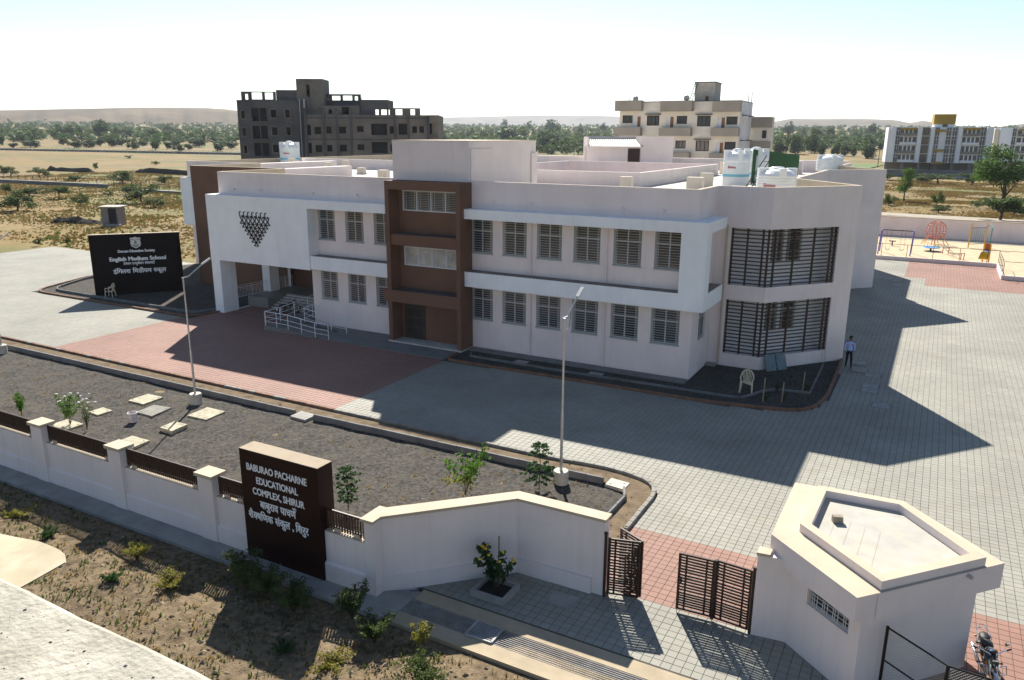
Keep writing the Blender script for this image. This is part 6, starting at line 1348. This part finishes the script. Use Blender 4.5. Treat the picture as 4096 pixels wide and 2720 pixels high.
def mound(name, label, pts, wdt, h, m, seed):
    r = np.random.RandomState(seed); V = []; n = 60; P = [Vector(p) for p in pts]; tot = sum((b-a).length for a, b in zip(P, P[1:])); sm = []
    for i in range(n+1):
        s_ = tot*i/n
        for a, b in zip(P, P[1:]):
            if s_ <= (b-a).length+1e-6: sm.append((a+(b-a).normalized()*s_, (b-a).normalized())); break
            s_ -= (b-a).length
    KK = .55+.5*r.rand(10)
    for i, (p, d) in enumerate(sm):
        nn_ = Vector((-d.y, d.x)); k_ = np.interp(i, np.linspace(0, n, 10), KK)*min(1, 6*(i/n)*(1-i/n)*2)
        for t, zf in ((-1, -.25), (-.55, .5), (-.1, 1.0), (.4, .75), (1, -.25)): q = p+nn_*t*wdt*(.93+.14*r.rand()); V.append((q.x, q.y, h*zf*k_+r.uniform(-.05, .05)-.1))
    Fc = [(i*5+j, (i+1)*5+j, (i+1)*5+j+1, i*5+j+1) for i in range(len(sm)-1) for j in range(4)]
    me = bpy.data.meshes.new(name); me.from_pydata(V, [], Fc); me.update(); return tag(link(name, me, m), label, kind='structure')
BLKS = mat('black_cotton_soil', (.025, .022, .02), var=.3, scale=.8, bump=1, bscale=3, rough=1)
mound('earth_bank', 'dark bank of dug earth along the trench, far part', [(-284, 169.4), (-272, 170.5), (-259.7, 171.1)], 1.6, 2.0, BLKS, 1); mound('earth_bank', 'dark bank of dug earth along the trench, near part', [(-248.6, 179.1), (-235, 178), (-205, 176.8)], 1.7, 2.2, BLKS, 2)
mound('earth_bank', 'heap of black earth in the field left of the hut', [(-118.3, 70.6), (-114, 72.0), (-110.5, 72.6)], 1.6, 1.0, BLKS, 3); mound('earth_bank', 'heap of rubble before the apartment wall', [F3.W(F3.S(143), -16, 0)[:2], F3.W(F3.S(165), -14, 0)[:2]], 4, 1.6, mat('grey_rubble', (.2, .19, .18), var=.3, scale=.6), 4)
lw = thing('stone_wall', 'low stone wall crossing the dry field left of the school', 'wall', (-200, 123, 0))
for a, b, h in (((-255, 120.5), (-183.1, 123.6), .7), ((-171.4, 119.6), (-120, 121.5), .3)):
    MB().prism([(a[0], a[1]), (b[0], b[1]), (b[0], b[1]+.6), (a[0], a[1]+.6)], -.2, h).build('wall_face', STW, lw); MB().prism([(a[0], a[1]-.05), (b[0], b[1]-.05), (b[0], b[1]+.65), (a[0], a[1]+.65)], h, h+.1).build('coping', CONCL, lw)
wf = thing('wire_fence', 'iron post fence behind the low stone wall', 'fence', (-190, 126, 0))
for i in range(34): x = -250+i*3.4; MB().bar((x, 124.6+(.02*i), -.2), (x, 124.6+.02*i, 2.0), .09).build('fence_post', mat('rust_post', (.06, .045, .04)) if i == 0 else bpy.data.materials['rust_post'], wf)
for z in (.7, 1.3, 1.85): MB().tube([(-250, 124.6, z), (-137, 125.3, z)], .015, 4).build('wire', BLACKM, wf)
ff = thing('far_fence', 'long pale post fence across the middle of the left field', 'fence', (-520, 362, 0))
pm_ = mat('pale_post', (.4, .4, .4))
FZ = lambda x, y: float(gz(np.array([x]), np.array([y]))[0])
for i in range(70): t_ = i/69; x, y = -540+(-355+540)*t_, 271+75*t_; z = FZ(x, y); MB().bar((x, y, z-.2), (x, y, z+1.9), .18).build('fence_post', pm_, ff)
for i in range(0, 70, 8): t_ = i/69; x, y = -540+185*t_, 271+75*t_; z = FZ(x, y); MB().bar((x, y, z+1.8), (x+2.2, y+.7, z), .16).build('fence_brace', pm_, ff)
MB().prism([(-540, 271.6), (-355, 346.6), (-355, 347.6), (-540, 272.6)], -.3, [3.9, 2.0, 2.0, 3.9]).build('stone_base', STW, ff)
def upole(x, y, h, label):
    t = thing('utility_pole', label, 'utility pole', (x, y, 0), None); MB().tube([(x, y, -.2), (x, y, h)], [.16, .1], 7).build('pole', BLACKM, t); MB().bar((x-.9, y, h-.5), (x+.9, y, h-.5), .1).build('cross_arm', BLACKM, t); return t
upole(-4.9, 317.5, 7.5, 'dark utility pole before the apartment wall'); upole(-27, 397, 11, 'utility pole left of the apartment block'); upole(-23, 403, 11.5, 'second utility pole left of the apartment block'); upole(-180, 400, 9, 'utility pole beyond the roof between the trees')
GRN = mat('green_crop', (.075, .13, .025), var=.25, scale=.4, rough=.95)
polysheet('crop_field', [(-130, 330), (-30, 345), (-26, 430), (-120, 440)], .3, GRN, 'bright green crop field beyond the school roof'); polysheet('crop_field', [(-250, 330), (-150, 360), (-165, 420), (-255, 375)], .3, GRN, 'green crop field behind the stair head')
polysheet('dirt_track', [(-14, 149), (14, 146.5), (26, 150), (14, 152), (-14, 155)], .16, mat('track_dirt', (.3, .26, .2), var=.15, scale=.6), 'pale dirt track behind the far boundary wall')
# ================================================================ PLAYGROUND
fwl = thing('far_boundary_wall', 'long pale pink boundary wall behind the playground', 'wall', (0, 120, 0))
MB().prism([(-30, 119.9), (40, 118.6), (40, 118.9), (-30, 120.2)], -.2, 2.5).build('wall_face', PINK, fwl); MB().prism([(-30, 119.84), (40, 118.54), (40, 118.96), (-30, 120.26)], 2.5, 2.6).build('coping', CREAM, fwl)
for i in range(22):
    x = -27+i*3.15; y = 119.9-1.3*(x+30)/70; MB().box(x-.17, x+.17, y-.09, y+.1, -.2, 2.497).build('pier', PINK, fwl)
pgw = thing('playground_kerb_wall', 'low pink wall with thin iron railing along the playground', 'wall', (0, 95, 0))
MB().box(-30, 6.25, 94.75, 94.95, -.1, .42).build('wall_face', PINK, pgw); MB().box(6.05, 6.25, 86.6, 94.74, -.1, .42).build('wall_face', PINK, pgw); MB().box(6.26, 14, 86.5, 86.7, -.1, .42).build('wall_face', PINK, pgw)
PIRON = mat('dull_green_iron', (.07, .07, .05), rough=.6)
for x in [-12.6+2.53*i for i in range(8)]: MB().bar((x, 94.85, .42), (x, 94.85, 1.75), .05).build('railing_post', PIRON, pgw)
MB().tube([(-30, 94.85, 1.75), (6.2, 94.85, 1.75)], .025, 5).build('railing_rail', PIRON, pgw)
for y in (86.7, 88.7, 90.7, 92.7, 94.7): MB().bar((6.15, y, .42), (6.15, y, 1.75), .05).build('railing_post', PIRON, pgw)
MB().tube([(6.15, 86.7, 1.75), (6.15, 94.8, 1.75)], .025, 5).build('railing_rail', PIRON, pgw); MB().tube([(6.2, 86.6, 1.75), (14, 86.5, 1.75)], .025, 5).build('railing_rail', PIRON, pgw); MB().tube([(6.2, 94.9, 1.75), (14, 95.0, 1.75)], .025, 5).build('railing_rail', PIRON, pgw)
for x in (8.7, 11.2): MB().bar((x, 94.9, -.1), (x, 94.9, 1.75), .05).build('railing_post', PIRON, pgw)
def paint(n, c): return mat(n, c, rough=.45, var=.12, scale=3)
PUR, ORG_, RED_, BLU, TEA, YLW = paint('purple_paint', (.16, .12, .38)), paint('orange_paint', (.55, .22, .02)), paint('red_paint', (.5, .1, .04)), paint('blue_paint', (.1, .3, .6)), paint('teal_paint', (.06, .25, .22)), paint('yellow_paint', (.6, .33, .02))
sw = thing('swing_frame', 'purple framed swing set near the school corner', 'swing', (-4, 99, 0))
for x in (-5.6, -2.25): MB().tube([(x, 99.0, -.1), (x+.06, 99.3, 1.6), (x+.12, 99.9, 2.7), (x+.12, 100.6, 2.72)], .07, 8).tube([(x+.12, 100.6, 2.72), (x+.1, 101.3, 2.0), (x, 101.9, -.1)], .06, 8).build('frame_leg', PUR, sw)
MB().tube([(-5.5, 100.3, 2.7), (-2.1, 100.3, 2.7)], .05, 8).build('top_bar', BLACKM, sw)
for x in (-4.7, -3.2):
    for d in (-.22, .22): MB().tube([(x+d, 100.3, 2.7), (x+d, 100.2, .6)], .014, 4).build('chain', RED_, sw)
    MB().tube([(x-.22, 100.2, .6), (x-.1, 100.15, .42), (x+.1, 100.15, .42), (x+.22, 100.2, .6)], .03, 5).build('swing_seat', BLACKM, sw)
dm = thing('climbing_dome', 'round orange rope climbing globe on splayed legs', 'climbing frame', (0, 112.5, 0))
DC = Vector((.05, 112.6, 1.75)); DRr = 1.15
m = MB()
for k_ in range(8):
    a = k_*math.pi/8; m.tube([(DC.x+DRr*math.cos(t)*math.cos(a), DC.y+DRr*math.cos(t)*math.sin(a), DC.z+DRr*math.sin(t)) for t in np.linspace(0, 2*math.pi, 20, endpoint=False)], .022, 4, True)
for z in (-.7, -.35, 0, .35, .7): rr_ = math.sqrt(DRr**2-(z*1.05)**2); m.tube([(DC.x+rr_*math.cos(t), DC.y+rr_*math.sin(t), DC.z+z) for t in np.linspace(0, 6.283, 18, endpoint=False)], .022, 4, True)
m.build('globe', RED_, dm); MB().tube([(DC.x, DC.y, 0), (DC.x, DC.y, 2.95)], .06, 8).build('mast', ORG_, dm)
for k_ in range(6): a = k_*1.047+.3; MB().tube([(DC.x+.9*math.cos(a), DC.y+.9*math.sin(a), 1.0), (DC.x+1.6*math.cos(a), DC.y+1.6*math.sin(a), -.05)], .045, 6).build('leg', ORG_, dm)
mg = thing('merry_go_round', 'blue round merry go round on a short post', 'merry-go-round', (-.25, 105.2, 0))
MB().lathe([(.1, .36), (.98, .38), (1.02, .42), (.98, .46), (.1, .48)], 24, (-.25, 105.2, 0)).build('deck', BLU, mg); MB().cyl(-.25, 105.2, -.1, .37, .1, n=8).build('post', BLACKM, mg)
for k_ in range(6): a = k_*1.047; x, y = -.25+.75*math.cos(a), 105.2+.75*math.sin(a); MB().tube([(x, y, .46), (x, y, 1.0), (-.25+.45*math.cos(a), 105.2+.45*math.sin(a), 1.0)], .022, 5).build('handrail', YLW, mg)
bt = thing('rope_bridge', 'low hanging rope balance bridge in the sand', 'climbing frame', (1.9, 101, 0))
for (x, y) in ((1.0, 103.5), (2.8, 98.9), (1.6, 103.2), (3.1, 99.2)): MB().tube([(x, y, -.05), (x+.05, y, .75)], .05, 6).build('post', RED_, bt)
for d in (0, .45): MB().tube([(1.0+d, 103.5-.3*d, .75), (1.7+d, 101.6-.3*d, .30), (2.8+d*.7, 98.9+.3*d, .7)], .025, 5).build('rope', BLACKM, bt)
for k_ in range(8): u_ = (k_+.5)/8; z = .75-.5*math.sin(u_*math.pi); MB().bar((1.0+1.8*u_, 103.5-4.6*u_, z), (1.5+1.7*u_, 103.3-4.4*u_, z), .07, .03).build('rung', BLACKM, bt)
cn = thing('climbing_net', 'orange posted climbing net with a teal pole', 'climbing frame', (4.6, 111.5, 0))
for x, y in ((3.76, 110.9), (5.51, 112.4)): MB().tube([(x, y, -.1), (x+.05, y, 2.95)], .07, 8).build('post', YLW, cn)
MB().tube([(6.0, 110.9, -.1), (6.02, 110.9, 2.5)], .06, 8).build('pole', TEA, cn); MB().tube([(5.5, 112.4, 2.55), (5.8, 112.0, 2.7), (6.1, 111.4, 2.65), (6.02, 110.9, 2.5)], .04, 6).build('loop_bar', TEA, cn)
MB().tube([(3.78, 110.9, 2.4), (5.53, 112.4, 2.4)], .035, 6).build('top_bar', BLACKM, cn); MB().tube([(3.78, 110.9, .4), (5.53, 112.4, .4)], .03, 6).build('bottom_bar', BLACKM, cn)
m = MB()
for k_ in range(1, 8): u_ = k_/8; m.tube([(3.78+1.75*u_, 110.9+1.5*u_, .4), (3.78+1.75*u_, 110.9+1.5*u_, 2.4)], .012, 4)
for k_ in range(1, 8): z = .4+2*k_/8; m.tube([(3.78, 110.9, z), (5.53, 112.4, z)], .012, 4)
m.build('net', TEA, cn)
sd = thing('play_slide', 'small orange slide with ladder on posts', 'slide', (5.1, 98, 0))
for x, y in ((4.85, 97.6), (5.45, 97.7), (4.85, 98.6), (5.45, 98.7)): MB().tube([(x, y, -.1), (x, y, 2.0)], .05, 6).build('post', YLW, sd)
MB().box(4.85, 5.45, 97.6, 98.7, 1.15, 1.22).build('platform', BLU, sd)
MB().add([(4.6, 97.55, 1.2), (5.4, 97.55, 1.2), (5.3, 97.0, .55), (4.4, 97.0, .55), (4.6, 97.6, 1.1), (5.4, 97.6, 1.1), (5.3, 97.05, .45), (4.4, 97.05, .45)], [(0, 1, 2, 3), (4, 7, 6, 5), (0, 3, 7, 4), (1, 5, 6, 2), (3, 2, 6, 7)]).build('chute', YLW, sd)
MB().box(4.9, 5.4, 98.71, 98.74, .9, 2.0).build('back_panel', RED_, sd)
for k_ in range(5): MB().tube([(4.85, 97.58, .2+.22*k_), (5.45, 97.58, .2+.22*k_)], .02, 5).build('rung', RED_, sd)
ssw = thing('spring_seat', 'small black spring seat behind the swings', 'spring rider', (-4.6, 108, 0))
MB().cyl(-4.6, 108, -.05, .5, .08, n=7).build('spring', BLACKM, ssw); MB().box(-5.0, -4.2, 107.85, 108.15, .5, .6).build('seat', BLACKM, ssw)
stick(9.85, 114.0, -.1, 1.7, .08, 'orange post at the right edge of the sand', YLW, 'play_post', 'post')

# ================================================================ THE GUARD
def skinned(name, joints, bones, mats_, pick, parent, root=0, sub=2):
    me = bpy.data.meshes.new(name); me.from_pydata([j[:3] for j in joints], bones, []); o = bpy.data.objects.new(name, me); COL.objects.link(o)
    sk = o.modifiers.new('skin', 'SKIN'); sk.branch_smoothing = .4; o.modifiers.new('sub', 'SUBSURF').levels = sub
    for i, j in enumerate(joints): r_ = j[3]; me.skin_vertices[0].data[i].radius = r_ if isinstance(r_, tuple) else (r_, r_)
    me.skin_vertices[0].data[root].use_root = True
    ev = bpy.data.meshes.new_from_object(o.evaluated_get(bpy.context.evaluated_depsgraph_get())); bpy.data.objects.remove(o)
    ev.materials.clear()
    for m_ in mats_: ev.materials.append(m_)
    for p in ev.polygons: p.material_index = pick(p.center); p.use_smooth = True
    b = bpy.data.objects.new(name, ev); COL.objects.link(b); b.parent = parent; ORG[b.name] = (0, 0, 0); return b
SKIN = mat('brown_skin', (.16, .08, .045), rough=.6, var=.1); SHIRT = mat('pale_blue_shirt', (.36, .44, .72), var=.08, scale=6); TROU = mat('black_trousers', (.012, .012, .015), var=.2); SHOE = mat('black_shoes', (.008, .008, .008), rough=.4)
gd = thing('person', 'person in pale blue shirt and black trousers walking past the bay corner', 'person', (-3.55, 48.0, .0), local=True, rz=R(18))
J = [(0, 0, .96, (.15, .11)), (0, .0, 1.15, (.15, .105)), (0, .0, 1.38, (.18, .11)), (0, .01, 1.52, (.08, .07)), (0, -.01, 1.60, .055), (0, -.02, 1.70, (.085, .10)), (0, -.02, 1.80, (.075, .09)),
     (-.2, 0, 1.46, .07), (-.27, .02, 1.20, .052), (-.27, -.05, .97, .038), (-.26, -.08, .88, .04), (.2, 0, 1.46, .07), (.27, .03, 1.2, .052), (.26, .0, .97, .038), (.25, -.03, .88, .04),
     (-.1, 0, .88, .1), (-.11, -.04, .5, .07), (-.12, .04, .1, .05), (-.12, -.02, .03, .045), (-.13, -.14, .03, .04), (.1, 0, .88, .1), (.11, -.16, .52, .07), (.12, -.2, .12, .05), (.12, -.26, .05, .045), (.13, -.37, .05, .04)]
BN = [(0, 1), (1, 2), (2, 3), (3, 4), (4, 5), (5, 6), (2, 7), (7, 8), (8, 9), (9, 10), (2, 11), (11, 12), (12, 13), (13, 14), (0, 15), (15, 16), (16, 17), (17, 18), (18, 19), (0, 20), (20, 21), (21, 22), (22, 23), (23, 24)]
def pick(c):
    if c.z > 1.555: return 0
    if abs(c.x) > .205 and c.z < .985: return 0
    if c.z > .93: return 1
    return 3 if c.z < .095 else 2
skinned('body', J, BN, [SKIN, SHIRT, TROU, SHOE], pick, gd)
MB().ell((0, .0, 1.80), .095, .112, .085, 12, 6).build('hair', mat('black_hair', (.008, .007, .006), rough=.6), gd, smooth=True)
f = MB().ell((0, -.125, 1.69), .016, .022, .028, 6, 4); f.ell((-.09, -.01, 1.70), .014, .025, .035, 6, 4).ell((.09, -.01, 1.70), .014, .025, .035, 6, 4); f.build('nose_and_ears', SKIN, gd)
MB().ell((-.035, -.112, 1.72), .012, .008, .008, 6, 4).ell((.035, -.112, 1.72), .012, .008, .008, 6, 4).build('eyes', DARK, gd)
for sx in (-1, 1):
    h_ = MB(); bx, by, bz = sx*.255, (-.08 if sx < 0 else -.03), .86
    for k_ in range(4): h_.tube([(bx, by-.03+.02*k_, bz), (bx, by-.035+.022*k_, bz-.05), (bx-sx*.012, by-.035+.021*k_, bz-.085+.01*abs(k_-1.5))], [.010, .009, .006], 5)
    h_.tube([(bx, by-.04, bz+.02), (bx-sx*.01, by-.06, bz-.02), (bx-sx*.015, by-.06, bz-.045)], [.011, .009, .006], 5); h_.build('hand', SKIN, gd)
MB().box(-.21, -.12, -.06, .06, 1.515, 1.53).box(.12, .21, -.06, .06, 1.515, 1.53).build('shoulder_boards', mat('navy_cloth', (.02, .03, .12)), gd); MB().box(-.15, .15, -.135, .12, .945, .985).build('belt', BLACKM, gd); MB().box(.05, .1, -.125, -.105, 1.33, 1.40).build('badge', RED_, gd)

# ================================================================ MOTORCYCLES
TYRE = mat('tyre_rubber', (.012, .012, .012), rough=.8, var=.2); TANKB = mat('tank_black_paint', (.02, .024, .028), rough=.15, var=.05, coat=.8, spec=.6); SEATM = mat('seat_vinyl', (.013, .013, .014), rough=.55); GOLD = mat('gold_stripe', (.45, .22, .03), rough=.3); ENG = mat('engine_alloy', (.4, .39, .36), rough=.35, metal=.7, var=.2, scale=8)
def motorcycle(loc, rz, label, lean=.14):
    t = thing('motorcycle', label, 'motorcycle', loc, None, local=True); t.rotation_euler = (lean, 0, rz)
    for cx in (0, 1.36):
        ty = MB(); ty.tube([(cx+.285*math.cos(a), 0, .31+.285*math.sin(a)) for a in np.linspace(0, 6.283, 22, endpoint=False)], .05, 8, True); wo = ty.build('wheel', TYRE, t, smooth=True)
        MB().tube([(cx+.235*math.cos(a), 0, .31+.235*math.sin(a)) for a in np.linspace(0, 6.283, 22, endpoint=False)], .02, 6, True).build('rim', CHROME, wo)
        sp = MB()
        for k_ in range(16): a = k_*.3927; sp.tube([(cx, .02*(-1)**k_, .31), (cx+.235*math.cos(a), 0, .31+.235*math.sin(a))], .003, 3)
        sp.build('spokes', CHROME, wo); MB().tube([(cx, -.07, .31), (cx, .07, .31)], .045, 10).build('hub', ENG, wo)
        MB().tube([(cx+.345*math.cos(a), 0, .31+.345*math.sin(a)) for a in np.linspace(.5, 2.7, 9)], .055, 6).build('fender', TANKB if cx == 0 else CHROME, t)
    for sy in (-1, 1):
        MB().tube([(1.36, sy*.09, .31), (1.16, sy*.09, .88)], .028, 8).build('fork_tube', CHROME, t); MB().tube([(0, sy*.11, .31), (.13, sy*.12, .68)], .03, 8).build('shock', CHROME, t)
        MB().tube([(.55, sy*.09, .38), (0, sy*.1, .31)], .022, 6).build('swing_arm', BLACKM, t); MB().tube([(.52, sy*.12, .36), (.52, sy*.26, .36)], .016, 6).build('foot_peg', TYRE, t); MB().tube([(.2, sy*.12, .42), (.2, sy*.24, .42)], .016, 6).build('foot_peg', TYRE, t)
        MB().tube([(1.1, sy*.05, .98), (1.05, sy*.22, 1.06), (.93, sy*.36, 1.04)], .014, 6).build('handlebar', CHROME, t); MB().tube([(.98, sy*.31, 1.05), (.9, sy*.41, 1.04)], .02, 6).build('grip', TYRE, t)
        MB().tube([(1.03, sy*.24, 1.06), (1.0, sy*.3, 1.2)], .007, 5).ell((1.0, sy*.31, 1.23), .02, .055, .05, 8, 5).build('mirror', CHROME, t)
        MB().ell((-.16, sy*.17, .66), .03, .035, .03, 8, 5).build('indicator', ORG_, t); MB().ell((1.2, sy*.16, .82), .03, .035, .03, 8, 5).build('indicator', ORG_, t)
        MB().ell((.38, sy*.12, .56), .13, .04, .11, 10, 6).build('side_panel', TANKB, t, smooth=True); MB().ell((.40, sy*.155, .58), .035, .012, .08, 8, 5).build('panel_stripe', GOLD, t)
    MB().tube([(0, 0, .6), (.3, 0, .62), (.9, 0, .66), (1.14, 0, .92)], .03, 8).tube([(1.1, 0, .85), (.85, 0, .4), (.45, 0, .3)], .028, 8).build('chassis', BLACKM, t)
    tk = MB().ell((.82, 0, .80), .27, .15, .13, 16, 10).build('fuel_tank', TANKB, t, smooth=True); MB().ell((.80, -.115, .82), .03, .05, .11, 8, 6).ell((.80, .115, .82), .03, .05, .11, 8, 6).build('tank_stripe', GOLD, tk); MB().cyl(.86, 0, .92, .945, .035, n=10).build('fuel_cap', CHROME, tk)
    s_ = MB().ell((.32, 0, .76), .30, .145, .06, 14, 6).ell((.02, 0, .78), .2, .13, .06, 12, 6).build('seat', SEATM, t, smooth=True)
    MB().tube([(.1, -.15, .74), (-.2, -.14, .8), (-.3, -.08, .82), (-.3, .08, .82), (-.2, .14, .8), (.1, .15, .74)], .014, 6).tube([(-.28, -.07, .83), (-.4, -.05, .86), (-.4, .05, .86), (-.28, .07, .83)], .012, 6).build('grab_rail', CHROME, t)
    MB().box(-.27, -.2, -.06, .06, .62, .7).build('tail_lamp', RED_, t); MB().box(-.34, -.32, -.1, .1, .44, .56).build('number_plate', WHITE, t)
    e_ = MB().box(.55, .86, -.12, .12, .24, .42); e_.build('engine', ENG, t); cy_ = MB()
    for k_ in range(6): cy_.obox((.80+.008*k_, 0, .45+.032*k_), .2, .2, .016, 0)
    cy_.build('cylinder_fins', ENG, t)
    MB().tube([(.88, -.08, .5), (.98, -.12, .36), (.86, -.16, .22), (.5, -.18, .23), (.4, -.19, .25)], .026, 8).build('exhaust_pipe', CHROME, t); MB().tube([(.42, -.19, .25), (.36, -.2, .26), (-.25, -.23, .36), (-.3, -.235, .37)], [.03, .052, .055, .04], 10).build('muffler', CHROME, t, smooth=True)
    MB().tube([(1.18, 0, .88), (1.3, 0, .89)], [.1, .095], 14).build('headlamp', TANKB, t); MB().ell((1.3, 0, .89), .02, .09, .09, 12, 6).build('headlamp_glass', CHROME, t); MB().cyl(1.1, 0, 1.0, 1.05, .06, n=12).build('speedometer', BLACKM, t)
    MB().tube([(.45, .1, .3), (.5, .28, .0)], .014, 6).build('side_stand', BLACKM, t); MB().tube([(1.0, -.1, .35), (1.0, -.3, .4), (.98, -.3, .62), (1.0, -.1, .6)], .014, 6).tube([(1.0, .1, .35), (1.0, .3, .4), (.98, .3, .62), (1.0, .1, .6)], .014, 6).build('crash_guard', CHROME, t)
    return t
motorcycle((2.52, 20.95, .0), R(-82), 'black motorcycle with chrome exhaust parked beside the guardhouse')
motorcycle((-42.2, 41.2, .0), R(75), 'dark motorcycle parked in the porch at the foot of the steps')
sprig(3.6, 19.0, .9, 1.3, 'dark leafy shrub in front of the motorcycle at the picture edge', 'shrub', LFT, 500, .05, 77, 8, 'shrub')

# ================================================================ AIR
hzm = bpy.data.materials.new('haze_air'); hzm.use_nodes = True; t = hzm.node_tree; t.nodes.remove(t.nodes['Principled BSDF'])
pv = t.nodes.new('ShaderNodeVolumePrincipled'); pv.inputs['Color'].default_value = (.80, .88, 1, 1); pv.inputs['Density'].default_value = .00006; pv.inputs['Anisotropy'].default_value = .35
t.links.new(pv.outputs[0], t.nodes['Material Output'].inputs['Volume'])
hb = MB().box(-13000, 13000, -13000, 13000, -60, 230).build('haze', hzm); tag(hb, 'thin pale haze lying over the plain', kind='stuff')
